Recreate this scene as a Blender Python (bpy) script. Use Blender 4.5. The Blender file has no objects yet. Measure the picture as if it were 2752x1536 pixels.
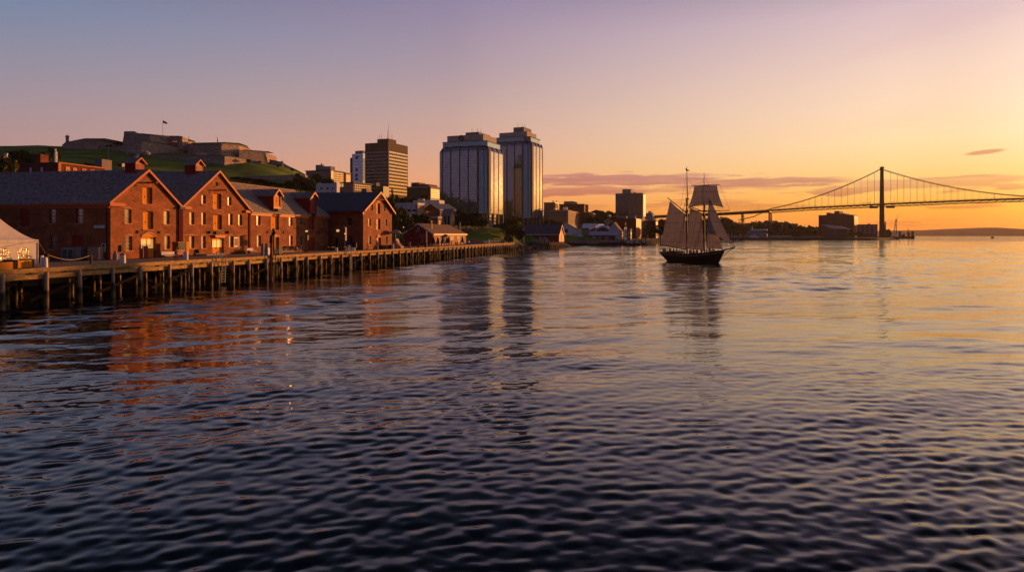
import bpy, math, random
import numpy as np
from mathutils import Vector, Matrix
random.seed(7)
scene = bpy.context.scene
COL = scene.collection
R = math.radians

# ------------------------------------------------------------------ camera
CAMH = 6.3            # metres above the water
FPX = 1835.0          # focal length in photo pixels (2752 wide)
HY = 631.5            # horizon row
cam = bpy.data.cameras.new("camera")
cam.sensor_width = 36.0
cam.lens = FPX / 2752 * 36.0
cam.shift_y = -(768 - HY) / 2752
cam.clip_start = 0.3
cam.clip_end = 30000
camo = bpy.data.objects.new("camera", cam)
camo.location = (0, 0, CAMH)
camo.rotation_euler = (R(90), 0, 0)
COL.objects.link(camo)
scene.camera = camo

# ------------------------------------------------------------------ view
scene.view_settings.view_transform = 'Standard'
scene.view_settings.look = 'None'
scene.view_settings.exposure = 0.25
scene.view_settings.gamma = 1.0
scene.render.engine = 'CYCLES'
scene.cycles.max_bounces = 6

# ------------------------------------------------------------------ sun
SUN_AZ = 39.8         # degrees right of straight ahead
SUN_EL = 4.0
sd = Vector((math.sin(R(SUN_AZ)) * math.cos(R(SUN_EL)), math.cos(R(SUN_AZ)) * math.cos(R(SUN_EL)), math.sin(R(SUN_EL))))
sl = bpy.data.lights.new("sun", 'SUN')
sl.energy = 5.0
sl.angle = R(0.6)
sl.color = (1.0, 0.39, 0.10)
so = bpy.data.objects.new("sun", sl)
so.rotation_euler = sd.to_track_quat('Z', 'Y').to_euler()
so.location = (0, 0, 200)
COL.objects.link(so)

ORD = 'first second third fourth fifth sixth seventh eighth ninth tenth eleventh twelfth thirteenth fourteenth fifteenth sixteenth seventeenth eighteenth nineteenth twentieth twenty-first twenty-second twenty-third twenty-fourth twenty-fifth twenty-sixth twenty-seventh twenty-eighth'.split()
def lin(c, k=1.0):
    out = []
    for v in c[:3]:
        v = v / 255.0
        out.append((v / 12.92 if v <= 0.04045 else ((v + 0.055) / 1.055) ** 2.4) * k)
    return (out[0], out[1], out[2], 1.0)

# ------------------------------------------------------------------ world (dusk sky)
world = bpy.data.worlds.new("World")
scene.world = world
world.use_nodes = True
wn = world.node_tree.nodes
wl = world.node_tree.links
wn.clear()
def N(tree, typ, **kw):
    n = tree.nodes.new(typ)
    for k, v in kw.items():
        setattr(n, k, v)
    return n
WT = world.node_tree
def wmath(op, a, b=None, c=None, clamp=False):
    n = WT.nodes.new('ShaderNodeMath'); n.operation = op; n.use_clamp = clamp
    for i, v in enumerate((a, b, c)):
        if v is None: continue
        if isinstance(v, (int, float)): n.inputs[i].default_value = v
        else: WT.links.new(v, n.inputs[i])
    return n.outputs[0]
def wrange(v, a, b, smooth=True):
    n = WT.nodes.new('ShaderNodeMapRange'); n.interpolation_type = 'SMOOTHSTEP' if smooth else 'LINEAR'
    WT.links.new(v, n.inputs[0]); n.inputs[1].default_value = a; n.inputs[2].default_value = b
    n.inputs[3].default_value = 0; n.inputs[4].default_value = 1
    return n.outputs[0]
def wmix(f, a, b, mode='MIX'):
    n = WT.nodes.new('ShaderNodeMix'); n.data_type = 'RGBA'; n.blend_type = mode
    if isinstance(f, (int, float)): n.inputs[0].default_value = f
    else: WT.links.new(f, n.inputs[0])
    for i, v in ((6, a), (7, b)):
        if isinstance(v, tuple): n.inputs[i].default_value = v
        else: WT.links.new(v, n.inputs[i])
    return n.outputs[2]
tc = WT.nodes.new('ShaderNodeTexCoord')
nrm = WT.nodes.new('ShaderNodeVectorMath'); nrm.operation = 'NORMALIZE'
wl.new(tc.outputs['Generated'], nrm.inputs[0])
sp = WT.nodes.new('ShaderNodeSeparateXYZ'); wl.new(nrm.outputs[0], sp.inputs[0])
wx, wy, wz = sp.outputs
az = wmath('ARCTAN2', wx, wy)
el = wmath('ABSOLUTE', wz)
def ramp(stops):
    n = WT.nodes.new('ShaderNodeValToRGB')
    n.color_ramp.interpolation = 'EASE' if False else 'LINEAR'
    e01 = wmath('MULTIPLY', el, 1 / 0.6, clamp=True)
    wl.new(e01, n.inputs[0])
    cr = n.color_ramp
    while len(cr.elements) > 1: cr.elements.remove(cr.elements[-1])
    cr.elements[0].position = stops[0][0] / 0.6; cr.elements[0].color = stops[0][1]
    for p, c in stops[1:]:
        e = cr.elements.new(p / 0.6); e.color = c
    return n.outputs[0]
ZEN = lin((24, 36, 52))
rL = ramp([(0, lin((205, 142, 116))), (.06, lin((198, 150, 135))), (.104, lin((174, 141, 142))), (.15, lin((158, 141, 151))), (.2, lin((139, 138, 158))), (.27, lin((110, 131, 162))), (.36, lin((78, 90, 122))), (.48, ZEN)])
rC = ramp([(0, lin((224, 120, 62))), (.02, lin((230, 134, 74))), (.05, lin((238, 153, 94))), (.085, lin((233, 166, 122))), (.125, lin((216, 166, 144))), (.18, lin((194, 162, 156))), (.24, lin((172, 151, 162))), (.33, lin((145, 132, 163))), (.39, lin((56, 68, 92))), (.52, ZEN)])
rR = ramp([(0, lin((248, 135, 52))), (.015, lin((252, 152, 58))), (.035, lin((254, 174, 68))), (.058, lin((255, 195, 104))), (.088, lin((254, 211, 142))), (.12, lin((254, 220, 170))), (.16, lin((250, 216, 185))), (.21, lin((239, 208, 192))), (.28, lin((214, 188, 194))), (.37, lin((120, 112, 140))), (.52, ZEN)])
rS = ramp([(0, lin((255, 160, 60), 1.25)), (.03, lin((255, 190, 80), 1.45)), (.07, lin((255, 196, 126), 1.45)), (.13, lin((255, 219, 184), 1.35)), (.2, lin((248, 220, 200), 1.15)), (.3, lin((222, 198, 198))), (.55, ZEN)])
rB = ramp([(0, lin((114, 96, 108))), (.1, lin((112, 100, 124))), (.25, lin((78, 80, 112))), (.5, lin((50, 60, 92)))])
fLC = wrange(az, R(-42), R(-2), smooth=False)
fCR = wrange(az, R(-5), R(29), smooth=False)
fRS = wrange(az, R(32), R(44))
fSB = wrange(az, R(60), R(125))
fBL = wrange(az, R(-100), R(-42))
c = wmix(fBL, rB, rL)
c = wmix(fLC, c, rC)
c = wmix(fCR, c, rR)
c = wmix(fRS, c, rS)
c = wmix(fSB, c, rB)
# soft streaks of cloud low over the horizon
cv = WT.nodes.new('ShaderNodeCombineXYZ')
tilt = wmath('ADD', wz, wmath('MULTIPLY', az, -0.012))
wl.new(wmath('MULTIPLY', az, 5.5), cv.inputs[0]); wl.new(wmath('MULTIPLY', tilt, 62), cv.inputs[1])
cn = WT.nodes.new('ShaderNodeTexNoise'); cn.inputs['Scale'].default_value = 1.0; cn.inputs['Detail'].default_value = 5
cn.inputs['Roughness'].default_value = 0.52; cn.inputs['Distortion'].default_value = 0.5
wl.new(cv.outputs[0], cn.inputs['Vector'])
cn3 = WT.nodes.new('ShaderNodeTexNoise'); cn3.inputs['Scale'].default_value = 2.3; cn3.inputs['Detail'].default_value = 5; wl.new(cv.outputs[0], cn3.inputs['Vector'])
azd = wmath('ADD', az, wmath('MULTIPLY', wmath('SUBTRACT', cn.outputs[0], .5), .22)); eld = wmath('ADD', wz, wmath('MULTIPLY', wmath('SUBTRACT', cn3.outputs[0], .5), .030))
cf = None
for px, py, hw, hh, k in ((1640, 484, 250, 15, .95), (1560, 516, 150, 12, .85), (1790, 512, 200, 8, .6), (2010, 490, 210, 13, .9), (1860, 548, 170, 9, .55), (2060, 556, 130, 9, .55), (2240, 512, 130, 9, .8), (2490, 490, 230, 17, .6), (2570, 474, 150, 4, .7), (2540, 558, 120, 6, .7), (2715, 502, 70, 8, .7), (2450, 598, 150, 2.4, .5), (1500, 560, 110, 9, .35)):
    g = math.hypot(FPX, px - 1376); a0 = math.atan2(px - 1376, FPX); e0 = (HY - py) / math.hypot(g, HY - py)
    u = wmath('MULTIPLY', wmath('SUBTRACT', azd, a0), g / hw * math.cos(a0) ** 0 / 1.0); v = wmath('MULTIPLY', wmath('SUBTRACT', eld, e0), g / hh)
    q = wmath('SUBTRACT', 1.0, wmath('ADD', wmath('MULTIPLY', u, u), wmath('MULTIPLY', v, v)))
    q = wmath('MULTIPLY', wrange(q, -.6, .45), k)
    cf = q if cf is None else wmath('MAXIMUM', cf, q)
cf = wmath('MULTIPLY', cf, wmath('ADD', .45, wmath('MULTIPLY', cn3.outputs[0], 1.5)))
cf = wmath('MULTIPLY', cf, wrange(wz, .004, .012))
c = wmix(wmath('MULTIPLY', cf, .85, clamp=True), c, wmix(1.0, c, (.60, .46, .82, 1), 'MULTIPLY'))
# very faint high cirrus
cv2 = WT.nodes.new('ShaderNodeCombineXYZ')
wl.new(wmath('MULTIPLY', az, 2.2), cv2.inputs[0]); wl.new(wmath('ADD', wmath('MULTIPLY', wz, 16), wmath('MULTIPLY', az, -3.0)), cv2.inputs[1])
cn2 = WT.nodes.new('ShaderNodeTexNoise'); cn2.inputs['Scale'].default_value = 1.0; cn2.inputs['Detail'].default_value = 4
wl.new(cv2.outputs[0], cn2.inputs['Vector'])
hf = wmath('MULTIPLY', wmath('MULTIPLY', wrange(cn2.outputs[0], .45, .7), wrange(wz, .10, .18)), wrange(az, R(0), R(30)))
c = wmix(wmath('MULTIPLY', hf, .45), c, wmix(1.0, c, (.93, .84, .93, 1), 'MULTIPLY'))
# single small lens-shaped cloud
da = wmath('DIVIDE', wmath('SUBTRACT', az, R(34.75)), .0215)
de = wmath('DIVIDE', wmath('SUBTRACT', wmath('SUBTRACT', wz, .0995), wmath('MULTIPLY', wmath('SUBTRACT', az, R(34.75)), .07)), .0030)
dd = wmath('ADD', wmath('MULTIPLY', da, da), wmath('MULTIPLY', de, de))
lf = wmath('SUBTRACT', 1.0, wrange(wmath('ADD', dd, wmath('MULTIPLY', wmath('SUBTRACT', cn.outputs[0], .5), 1.5)), .25, 1.15))
c = wmix(lf, c, wmix(1.0, c, (.66, .48, .52, 1), 'MULTIPLY'))
bg = WT.nodes.new('ShaderNodeBackground'); wl.new(c, bg.inputs[0]); bg.inputs[1].default_value = 0.85
sky = WT.nodes.new('ShaderNodeTexSky')
sky.sky_type = 'NISHITA'; sky.sun_disc = False
sky.sun_elevation = R(SUN_EL); sky.sun_rotation = R(SUN_AZ)
sky.air_density = 1.5; sky.dust_density = 2.0
bg2 = WT.nodes.new('ShaderNodeBackground'); wl.new(sky.outputs[0], bg2.inputs[0]); bg2.inputs[1].default_value = 0.003
ad = WT.nodes.new('ShaderNodeAddShader'); wl.new(bg.outputs[0], ad.inputs[0]); wl.new(bg2.outputs[0], ad.inputs[1])
wo = WT.nodes.new('ShaderNodeOutputWorld'); wl.new(ad.outputs[0], wo.inputs[0])

# ------------------------------------------------------------------ frames and rays
TH = math.atan(0.209)
def frame(beta):
    return Vector((math.sin(beta), math.cos(beta), 0)), Vector((-math.cos(beta), math.sin(beta), 0))
SX, TX = frame(TH)                     # along the quay / inland
def P(s, t, z=0.0):
    v = SX * s + TX * t
    return Vector((v.x, v.y, z))
def rr(px): return (px - 1376) / FPX
def at_t(px, t):                       # s on the plane t
    r = rr(px)
    return t * (TX.x - r * TX.y) / (r * SX.y - SX.x)
def at_s(px, s):                       # t on the plane s
    r = rr(px)
    return s * (r * SX.y - SX.x) / (TX.x - r * TX.y)
def zz(py, D): return CAMH + (HY - py) * D / FPX
def W(px, D, z=0.0): return Vector((rr(px) * D, D, z))
def solve(px, C, d):
    r = rr(px)
    return (r * C.y - C.x) / (d.x - r * d.y)

# ------------------------------------------------------------------ mesh builder
class MB:
    def __init__(s): s.v = []; s.f = []; s.m = []; s.mi = 0
    def add(s, vs, fs):
        o = len(s.v); s.v.extend([tuple(p) for p in vs])
        for f in fs: s.f.append(tuple(i + o for i in f)); s.m.append(s.mi)
        return s
    def box(s, x0, x1, y0, y1, z0, z1):
        return s.add([(x0, y0, z0), (x1, y0, z0), (x1, y1, z0), (x0, y1, z0), (x0, y0, z1), (x1, y0, z1), (x1, y1, z1), (x0, y1, z1)],
                     [(0, 3, 2, 1), (4, 5, 6, 7), (0, 1, 5, 4), (1, 2, 6, 5), (2, 3, 7, 6), (3, 0, 4, 7)])
    def hexa(s, b, t):
        return s.add(list(b) + list(t), [(0, 3, 2, 1), (4, 5, 6, 7), (0, 1, 5, 4), (1, 2, 6, 5), (2, 3, 7, 6), (3, 0, 4, 7)])
    def prism(s, pts, off):           # planar polygon extruded by vector
        n = len(pts); off = Vector(off)
        a = [Vector(p) for p in pts]; b = [p + off for p in a]
        fs = [tuple(range(n))[::-1], tuple(range(n, 2 * n))]
        for i in range(n):
            j = (i + 1) % n; fs.append((i, j, n + j, n + i))
        return s.add(a + b, fs)
    def tube(s, p0, p1, r0, r1=None, n=8, cap=True):
        p0 = Vector(p0); p1 = Vector(p1); r1 = r0 if r1 is None else r1
        d = (p1 - p0)
        if d.length < 1e-6: return s
        d.normalize()
        a = d.orthogonal().normalized(); b = d.cross(a)
        vs = []
        for p, r in ((p0, r0), (p1, r1)):
            for i in range(n):
                q = 2 * math.pi * i / n
                vs.append(p + a * (math.cos(q) * r) + b * (math.sin(q) * r))
        fs = [(i, (i + 1) % n, n + (i + 1) % n, n + i) for i in range(n)]
        if cap: fs += [tuple(range(n))[::-1], tuple(range(n, 2 * n))]
        return s.add(vs, fs)
    def poly(s, pts, r, n=6):
        for a, b in zip(pts[:-1], pts[1:]): s.tube(a, b, r, r, n)
        return s
    def lathe(s, prof, n=12, c=(0, 0, 0)):
        vs = []; fs = []
        for r, z in prof:
            for i in range(n):
                q = 2 * math.pi * i / n
                vs.append((c[0] + r * math.cos(q), c[1] + r * math.sin(q), c[2] + z))
        for k in range(len(prof) - 1):
            for i in range(n):
                fs.append((k * n + i, k * n + (i + 1) % n, (k + 1) * n + (i + 1) % n, (k + 1) * n + i))
        fs.append(tuple(range(n))[::-1]); fs.append(tuple(range((len(prof) - 1) * n, len(prof) * n)))
        return s.add(vs, fs)
    def ball(s, c, r, n=10, m=6, sz=1.0):
        return s.lathe([(max(1e-3, r * math.sin(math.pi * k / m)), -r * sz * math.cos(math.pi * k / m)) for k in range(m + 1)], n, c)
    def grid(s, rows):                # list of rows of points
        nr = len(rows); nc = len(rows[0])
        vs = [p for r in rows for p in r]
        fs = [(i * nc + j, i * nc + j + 1, (i + 1) * nc + j + 1, (i + 1) * nc + j) for i in range(nr - 1) for j in range(nc - 1)]
        return s.add(vs, fs)
    def build(s, name, mat, parent=None, smooth=False, sharp=None):
        me = bpy.data.meshes.new(name)
        me.from_pydata(s.v, [], s.f)
        mats = mat if isinstance(mat, (list, tuple)) else [mat]
        for m in mats: me.materials.append(m)
        if len(mats) > 1: me.polygons.foreach_set('material_index', s.m)
        if smooth:
            me.polygons.foreach_set('use_smooth', [True] * len(me.polygons))
            if sharp:
                try: me.set_sharp_from_angle(angle=R(sharp))
                except Exception: pass
        me.update()
        o = bpy.data.objects.new(name, me)
        COL.objects.link(o)
        if parent: o.parent = parent
        return o

def tag(o, label=None, cat=None, group=None, kind=None):
    if label: o['label'] = label
    if cat: o['category'] = cat
    if group: o['group'] = group
    if kind: o['kind'] = kind
    return o
def empty(name, loc, rz, label, cat, group=None):
    o = bpy.data.objects.new(name, None); COL.objects.link(o)
    o.empty_display_size = 0.5
    o.location = loc; o.rotation_euler = (0, 0, rz)
    return tag(o, label, cat, group)
def kids(o): return [c for c in COL.objects if c.parent == o]
def dup(o, loc=None, rz=None, label=None, parent=None, sc=None):
    ch = kids(o)
    c = o.copy(); COL.objects.link(c)
    if parent: c.parent = parent
    if loc is not None: c.location = loc
    if rz is not None: c.rotation_euler = (0, 0, rz)
    if sc is not None: c.scale = sc if hasattr(sc, '__len__') else (sc, sc, sc)
    if label: c['label'] = label
    for k in ch: dup(k, parent=c)
    return c

# ------------------------------------------------------------------ materials
MATS = {}
def mat(name, col, rough=.8, metal=0.0, spec=.12, emit=None, es=1.0, noise=0.0, nscale=3.0, nstretch=(1, 1, 1), alt=None, bump=0.0, coord='Object'):
    if name in MATS: return MATS[name]
    m = bpy.data.materials.new(name); m.use_nodes = True
    t = m.node_tree; b = t.nodes['Principled BSDF']
    b.inputs['Base Color'].default_value = (*col[:3], 1)
    b.inputs['Roughness'].default_value = rough; b.inputs['Metallic'].default_value = metal
    b.inputs['Specular IOR Level'].default_value = spec
    if emit:
        b.inputs['Emission Color'].default_value = (*emit[:3], 1); b.inputs['Emission Strength'].default_value = es
    if noise or alt or bump:
        c = t.nodes.new('ShaderNodeTexCoord'); mp = t.nodes.new('ShaderNodeMapping'); mp.inputs['Scale'].default_value = nstretch
        t.links.new(c.outputs[coord], mp.inputs[0])
        nz = t.nodes.new('ShaderNodeTexNoise'); nz.inputs['Scale'].default_value = nscale; nz.inputs['Detail'].default_value = 6
        nz.inputs['Roughness'].default_value = .62
        t.links.new(mp.outputs[0], nz.inputs['Vector'])
        r = t.nodes.new('ShaderNodeMapRange'); r.inputs[1].default_value = .32; r.inputs[2].default_value = .68
        t.links.new(nz.outputs[0], r.inputs[0])
        mx = t.nodes.new('ShaderNodeMix'); mx.data_type = 'RGBA'
        a2 = alt if alt else tuple(v * (1 - noise) for v in col[:3])
        mx.inputs[6].default_value = (*a2[:3], 1)
        c1 = tuple(min(1, v * (1 + noise * .6)) for v in col[:3]) if not alt else col[:3]
        mx.inputs[7].default_value = (*c1, 1)
        t.links.new(r.outputs[0], mx.inputs[0]); t.links.new(mx.outputs[2], b.inputs['Base Color'])
        if bump:
            bp = t.nodes.new('ShaderNodeBump'); bp.inputs['Strength'].default_value = 1; bp.inputs['Distance'].default_value = bump
            t.links.new(nz.outputs[0], bp.inputs['Height']); t.links.new(bp.outputs[0], b.inputs['Normal'])
    MATS[name] = m
    return m

def brickmat(name, c1, c2, mortar, scale=1.0, bw=.42, bh=.14, stain=.5):
    """courses of brick on upright walls: u = x+y, v = z of the object"""
    m = bpy.data.materials.new(name); m.use_nodes = True
    t = m.node_tree; b = t.nodes['Principled BSDF']; b.inputs['Roughness'].default_value = .85; b.inputs['Specular IOR Level'].default_value = .2
    c = t.nodes.new('ShaderNodeTexCoord'); s = t.nodes.new('ShaderNodeSeparateXYZ'); t.links.new(c.outputs['Object'], s.inputs[0])
    ad = t.nodes.new('ShaderNodeMath'); ad.operation = 'ADD'; t.links.new(s.outputs[0], ad.inputs[0]); t.links.new(s.outputs[1], ad.inputs[1])
    cb = t.nodes.new('ShaderNodeCombineXYZ'); t.links.new(ad.outputs[0], cb.inputs[0]); t.links.new(s.outputs[2], cb.inputs[1])
    br = t.nodes.new('ShaderNodeTexBrick'); t.links.new(cb.outputs[0], br.inputs['Vector'])
    br.inputs['Scale'].default_value = scale; br.inputs['Brick Width'].default_value = bw; br.inputs['Row Height'].default_value = bh
    br.inputs['Mortar Size'].default_value = .012; br.inputs['Color1'].default_value = (*c1, 1); br.inputs['Color2'].default_value = (*c2, 1); br.inputs['Mortar'].default_value = (*mortar, 1)
    nz = t.nodes.new('ShaderNodeTexNoise'); nz.inputs['Scale'].default_value = .35; nz.inputs['Detail'].default_value = 8; nz.inputs['Roughness'].default_value = .68
    mp = t.nodes.new('ShaderNodeMapping'); mp.inputs['Scale'].default_value = (1, 1.7, 1); t.links.new(cb.outputs[0], mp.inputs[0]); t.links.new(mp.outputs[0], nz.inputs['Vector'])
    r = t.nodes.new('ShaderNodeMapRange'); r.inputs[1].default_value = .35; r.inputs[2].default_value = .66; r.inputs[3].default_value = 1 - stain; r.inputs[4].default_value = 1.2
    t.links.new(nz.outputs[0], r.inputs[0])
    # course-by-course tone
    n2 = t.nodes.new('ShaderNodeTexNoise'); n2.inputs['Scale'].default_value = 1; n2.inputs['Detail'].default_value = 3
    mp2 = t.nodes.new('ShaderNodeMapping'); mp2.inputs['Scale'].default_value = (2.6, 15, 1); t.links.new(cb.outputs[0], mp2.inputs[0]); t.links.new(mp2.outputs[0], n2.inputs['Vector'])
    r2 = t.nodes.new('ShaderNodeMapRange'); r2.inputs[1].default_value = .3; r2.inputs[2].default_value = .7; r2.inputs[3].default_value = .68; r2.inputs[4].default_value = 1.25
    t.links.new(n2.outputs[0], r2.inputs[0])
    mu = t.nodes.new('ShaderNodeMath'); mu.operation = 'MULTIPLY'; t.links.new(r.outputs[0], mu.inputs[0]); t.links.new(r2.outputs[0], mu.inputs[1])
    vm = t.nodes.new('ShaderNodeVectorMath'); vm.operation = 'SCALE'; t.links.new(br.outputs['Color'], vm.inputs[0]); t.links.new(mu.outputs[0], vm.inputs['Scale'])
    t.links.new(vm.outputs[0], b.inputs['Base Color'])
    bp = t.nodes.new('ShaderNodeBump'); bp.inputs['Distance'].default_value = .02; t.links.new(br.outputs['Fac'], bp.inputs['Height']); bp.invert = True
    t.links.new(bp.outputs[0], b.inputs['Normal'])
    MATS[name] = m
    return m

def gridglass(name, tint, gx, gz, line, lw=.06, metal=.85, rough=.06, wob=.012, dark=.5):
    """mirror curtain wall with mullions every gx by gz metres"""
    m = bpy.data.materials.new(name); m.use_nodes = True
    t = m.node_tree; b = t.nodes['Principled BSDF']
    c = t.nodes.new('ShaderNodeTexCoord'); s = t.nodes.new('ShaderNodeSeparateXYZ'); t.links.new(c.outputs['Object'], s.inputs[0])
    ad = t.nodes.new('ShaderNodeMath'); ad.operation = 'ADD'; t.links.new(s.outputs[0], ad.inputs[0]); t.links.new(s.outputs[1], ad.inputs[1])
    def M(op, a, v=None, w=None):
        n = t.nodes.new('ShaderNodeMath'); n.operation = op
        for i, q in enumerate((a, v, w)):
            if q is None: continue
            if isinstance(q, (int, float)): n.inputs[i].default_value = q
            else: t.links.new(q, n.inputs[i])
        return n.outputs[0]
    fx = M('FRACT', M('DIVIDE', ad.outputs[0], gx)); fz = M('FRACT', M('DIVIDE', s.outputs[2], gz))
    lx = M('LESS_THAN', fx, lw / gx * 2); lz = M('LESS_THAN', fz, lw / gz * 2)
    ln = M('MAXIMUM', lx, lz)
    # spandrel row: lower third of each storey is a little duller
    sp_ = M('LESS_THAN', fz, .36)
    cb = t.nodes.new('ShaderNodeCombineXYZ'); t.links.new(M('FLOOR', M('DIVIDE', ad.outputs[0], gx)), cb.inputs[0]); t.links.new(M('FLOOR', M('DIVIDE', s.outputs[2], gz)), cb.inputs[1])
    wn_ = t.nodes.new('ShaderNodeTexWhiteNoise'); wn_.noise_dimensions = '2D'; t.links.new(cb.outputs[0], wn_.inputs['Vector'])
    k = M('MULTIPLY', M('SUBTRACT', 1.0, M('MULTIPLY', sp_, .22)), M('MULTIPLY_ADD', wn_.outputs['Value'], .16, .88))
    vm = t.nodes.new('ShaderNodeVectorMath'); vm.operation = 'SCALE'; vm.inputs[0].default_value = tint; t.links.new(k, vm.inputs['Scale'])
    mx = t.nodes.new('ShaderNodeMix'); mx.data_type = 'RGBA'; t.links.new(ln, mx.inputs[0]); t.links.new(vm.outputs[0], mx.inputs[6]); mx.inputs[7].default_value = (*line, 1)
    t.links.new(mx.outputs[2], b.inputs['Base Color'])
    t.links.new(M('MULTIPLY_ADD', ln, -metal, metal), b.inputs['Metallic'])
    t.links.new(M('MULTIPLY_ADD', ln, .5, rough), b.inputs['Roughness'])
    # panes are never perfectly coplanar
    sb = t.nodes.new('ShaderNodeVectorMath'); sb.operation = 'SUBTRACT'; t.links.new(wn_.outputs['Color'], sb.inputs[0]); sb.inputs[1].default_value = (.5, .5, .5)
    sc = t.nodes.new('ShaderNodeVectorMath'); sc.operation = 'SCALE'; t.links.new(sb.outputs[0], sc.inputs[0]); sc.inputs['Scale'].default_value = wob
    g = t.nodes.new('ShaderNodeNewGeometry'); a3 = t.nodes.new('ShaderNodeVectorMath'); t.links.new(g.outputs['Normal'], a3.inputs[0]); t.links.new(sc.outputs[0], a3.inputs[1])
    n3 = t.nodes.new('ShaderNodeVectorMath'); n3.operation = 'NORMALIZE'; t.links.new(a3.outputs[0], n3.inputs[0]); t.links.new(n3.outputs[0], b.inputs['Normal'])
    MATS[name] = m
    return m

M_brick = brickmat('warehouse_brick', (.45, .145, .055), (.29, .09, .038), (.36, .18, .09), stain=.45)
M_brick2 = brickmat('dark_brick', (.20, .06, .04), (.15, .045, .03), (.17, .09, .07), stain=.35)
M_brickf = brickmat('far_brick', (.26, .075, .035), (.20, .055, .03), (.2, .08, .06), bw=.8, bh=.3, stain=.3)
M_fstone = mat('field_stone', (.44, .32, .265), .95, noise=.6, nscale=.55, nstretch=(1, 1, 2.0), bump=.12)
M_slate = mat('slate_roof', (.31, .255, .235), .9, noise=.6, spec=.1, nscale=1.6, nstretch=(1, 1, 3.5), bump=.02)
M_slate2 = mat('blue_slate_roof', (.115, .12, .14), .8, noise=.25, nscale=3, bump=.01)
M_shingle = mat('brown_shingle_roof', (.20, .125, .09), .85, noise=.25, nscale=6)
M_fascia = mat('red_painted_trim', (.50, .12, .04), .55, noise=.12)
M_trimy = mat('ochre_painted_trim', (.66, .25, .06), .55, noise=.12)
M_redpaint = mat('dark_red_paint', (.27, .030, .022), .5, noise=.2, nscale=2, nstretch=(8, 8, .3))
M_plank = mat('yellow_plank_door', (.82, .32, .035), .85, noise=.30, nscale=2.2, nstretch=(7, 7, .25))
M_frame = mat('cream_window_paint', (.50, .32, .17), .5)
M_sill = mat('pale_stone_sill', (.50, .25, .12), .8, noise=.2)
M_glass = mat('window_glass', (.55, .47, .38), .10, metal=.8)
M_darkglass = mat('dark_window_glass', (.03, .035, .045), .1, spec=.8)
M_blackmetal = mat('black_metal', (.016, .016, .018), .6)
M_grey = mat('grey_steel', (.32, .33, .35), .5, metal=.3, noise=.1)
M_white = mat('white_paint', (.72, .70, .66), .55, noise=.1)
M_wood = mat('wharf_timber', (.62, .38, .13), .85, alt=(.26, .155, .055), nscale=1.5, nstretch=(1, 1, 4), bump=.04)
M_deck = mat('deck_boards', (.26, .215, .18), .9, noise=.35, nscale=1.2, nstretch=(.15, 5, 1))
M_conc = mat('pale_concrete', (.56, .46, .39), .85, noise=.12, nscale=.3)
M_conc2 = mat('grey_concrete', (.30, .28, .27), .85, noise=.15, nscale=.5)
M_cream = mat('cream_render', (.74, .69, .70), .8, noise=.08, nscale=.6)
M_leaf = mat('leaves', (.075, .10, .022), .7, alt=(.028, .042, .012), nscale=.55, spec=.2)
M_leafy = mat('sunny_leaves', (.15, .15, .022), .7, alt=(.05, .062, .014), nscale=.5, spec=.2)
M_bark = mat('bark', (.07, .05, .035), .9, noise=.3)
M_lamp = mat('lamp_glow', (1, .8, .5), .4, emit=(1, .62, .25), es=.6)
M_lampw = mat('window_glow', (1, .6, .25), .4, emit=(1, .5, .13), es=.5)
M_signw = mat('white_sign', (.62, .66, .74), .5)
M_ink = mat('navy_ink', (.02, .025, .05), .6)

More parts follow.
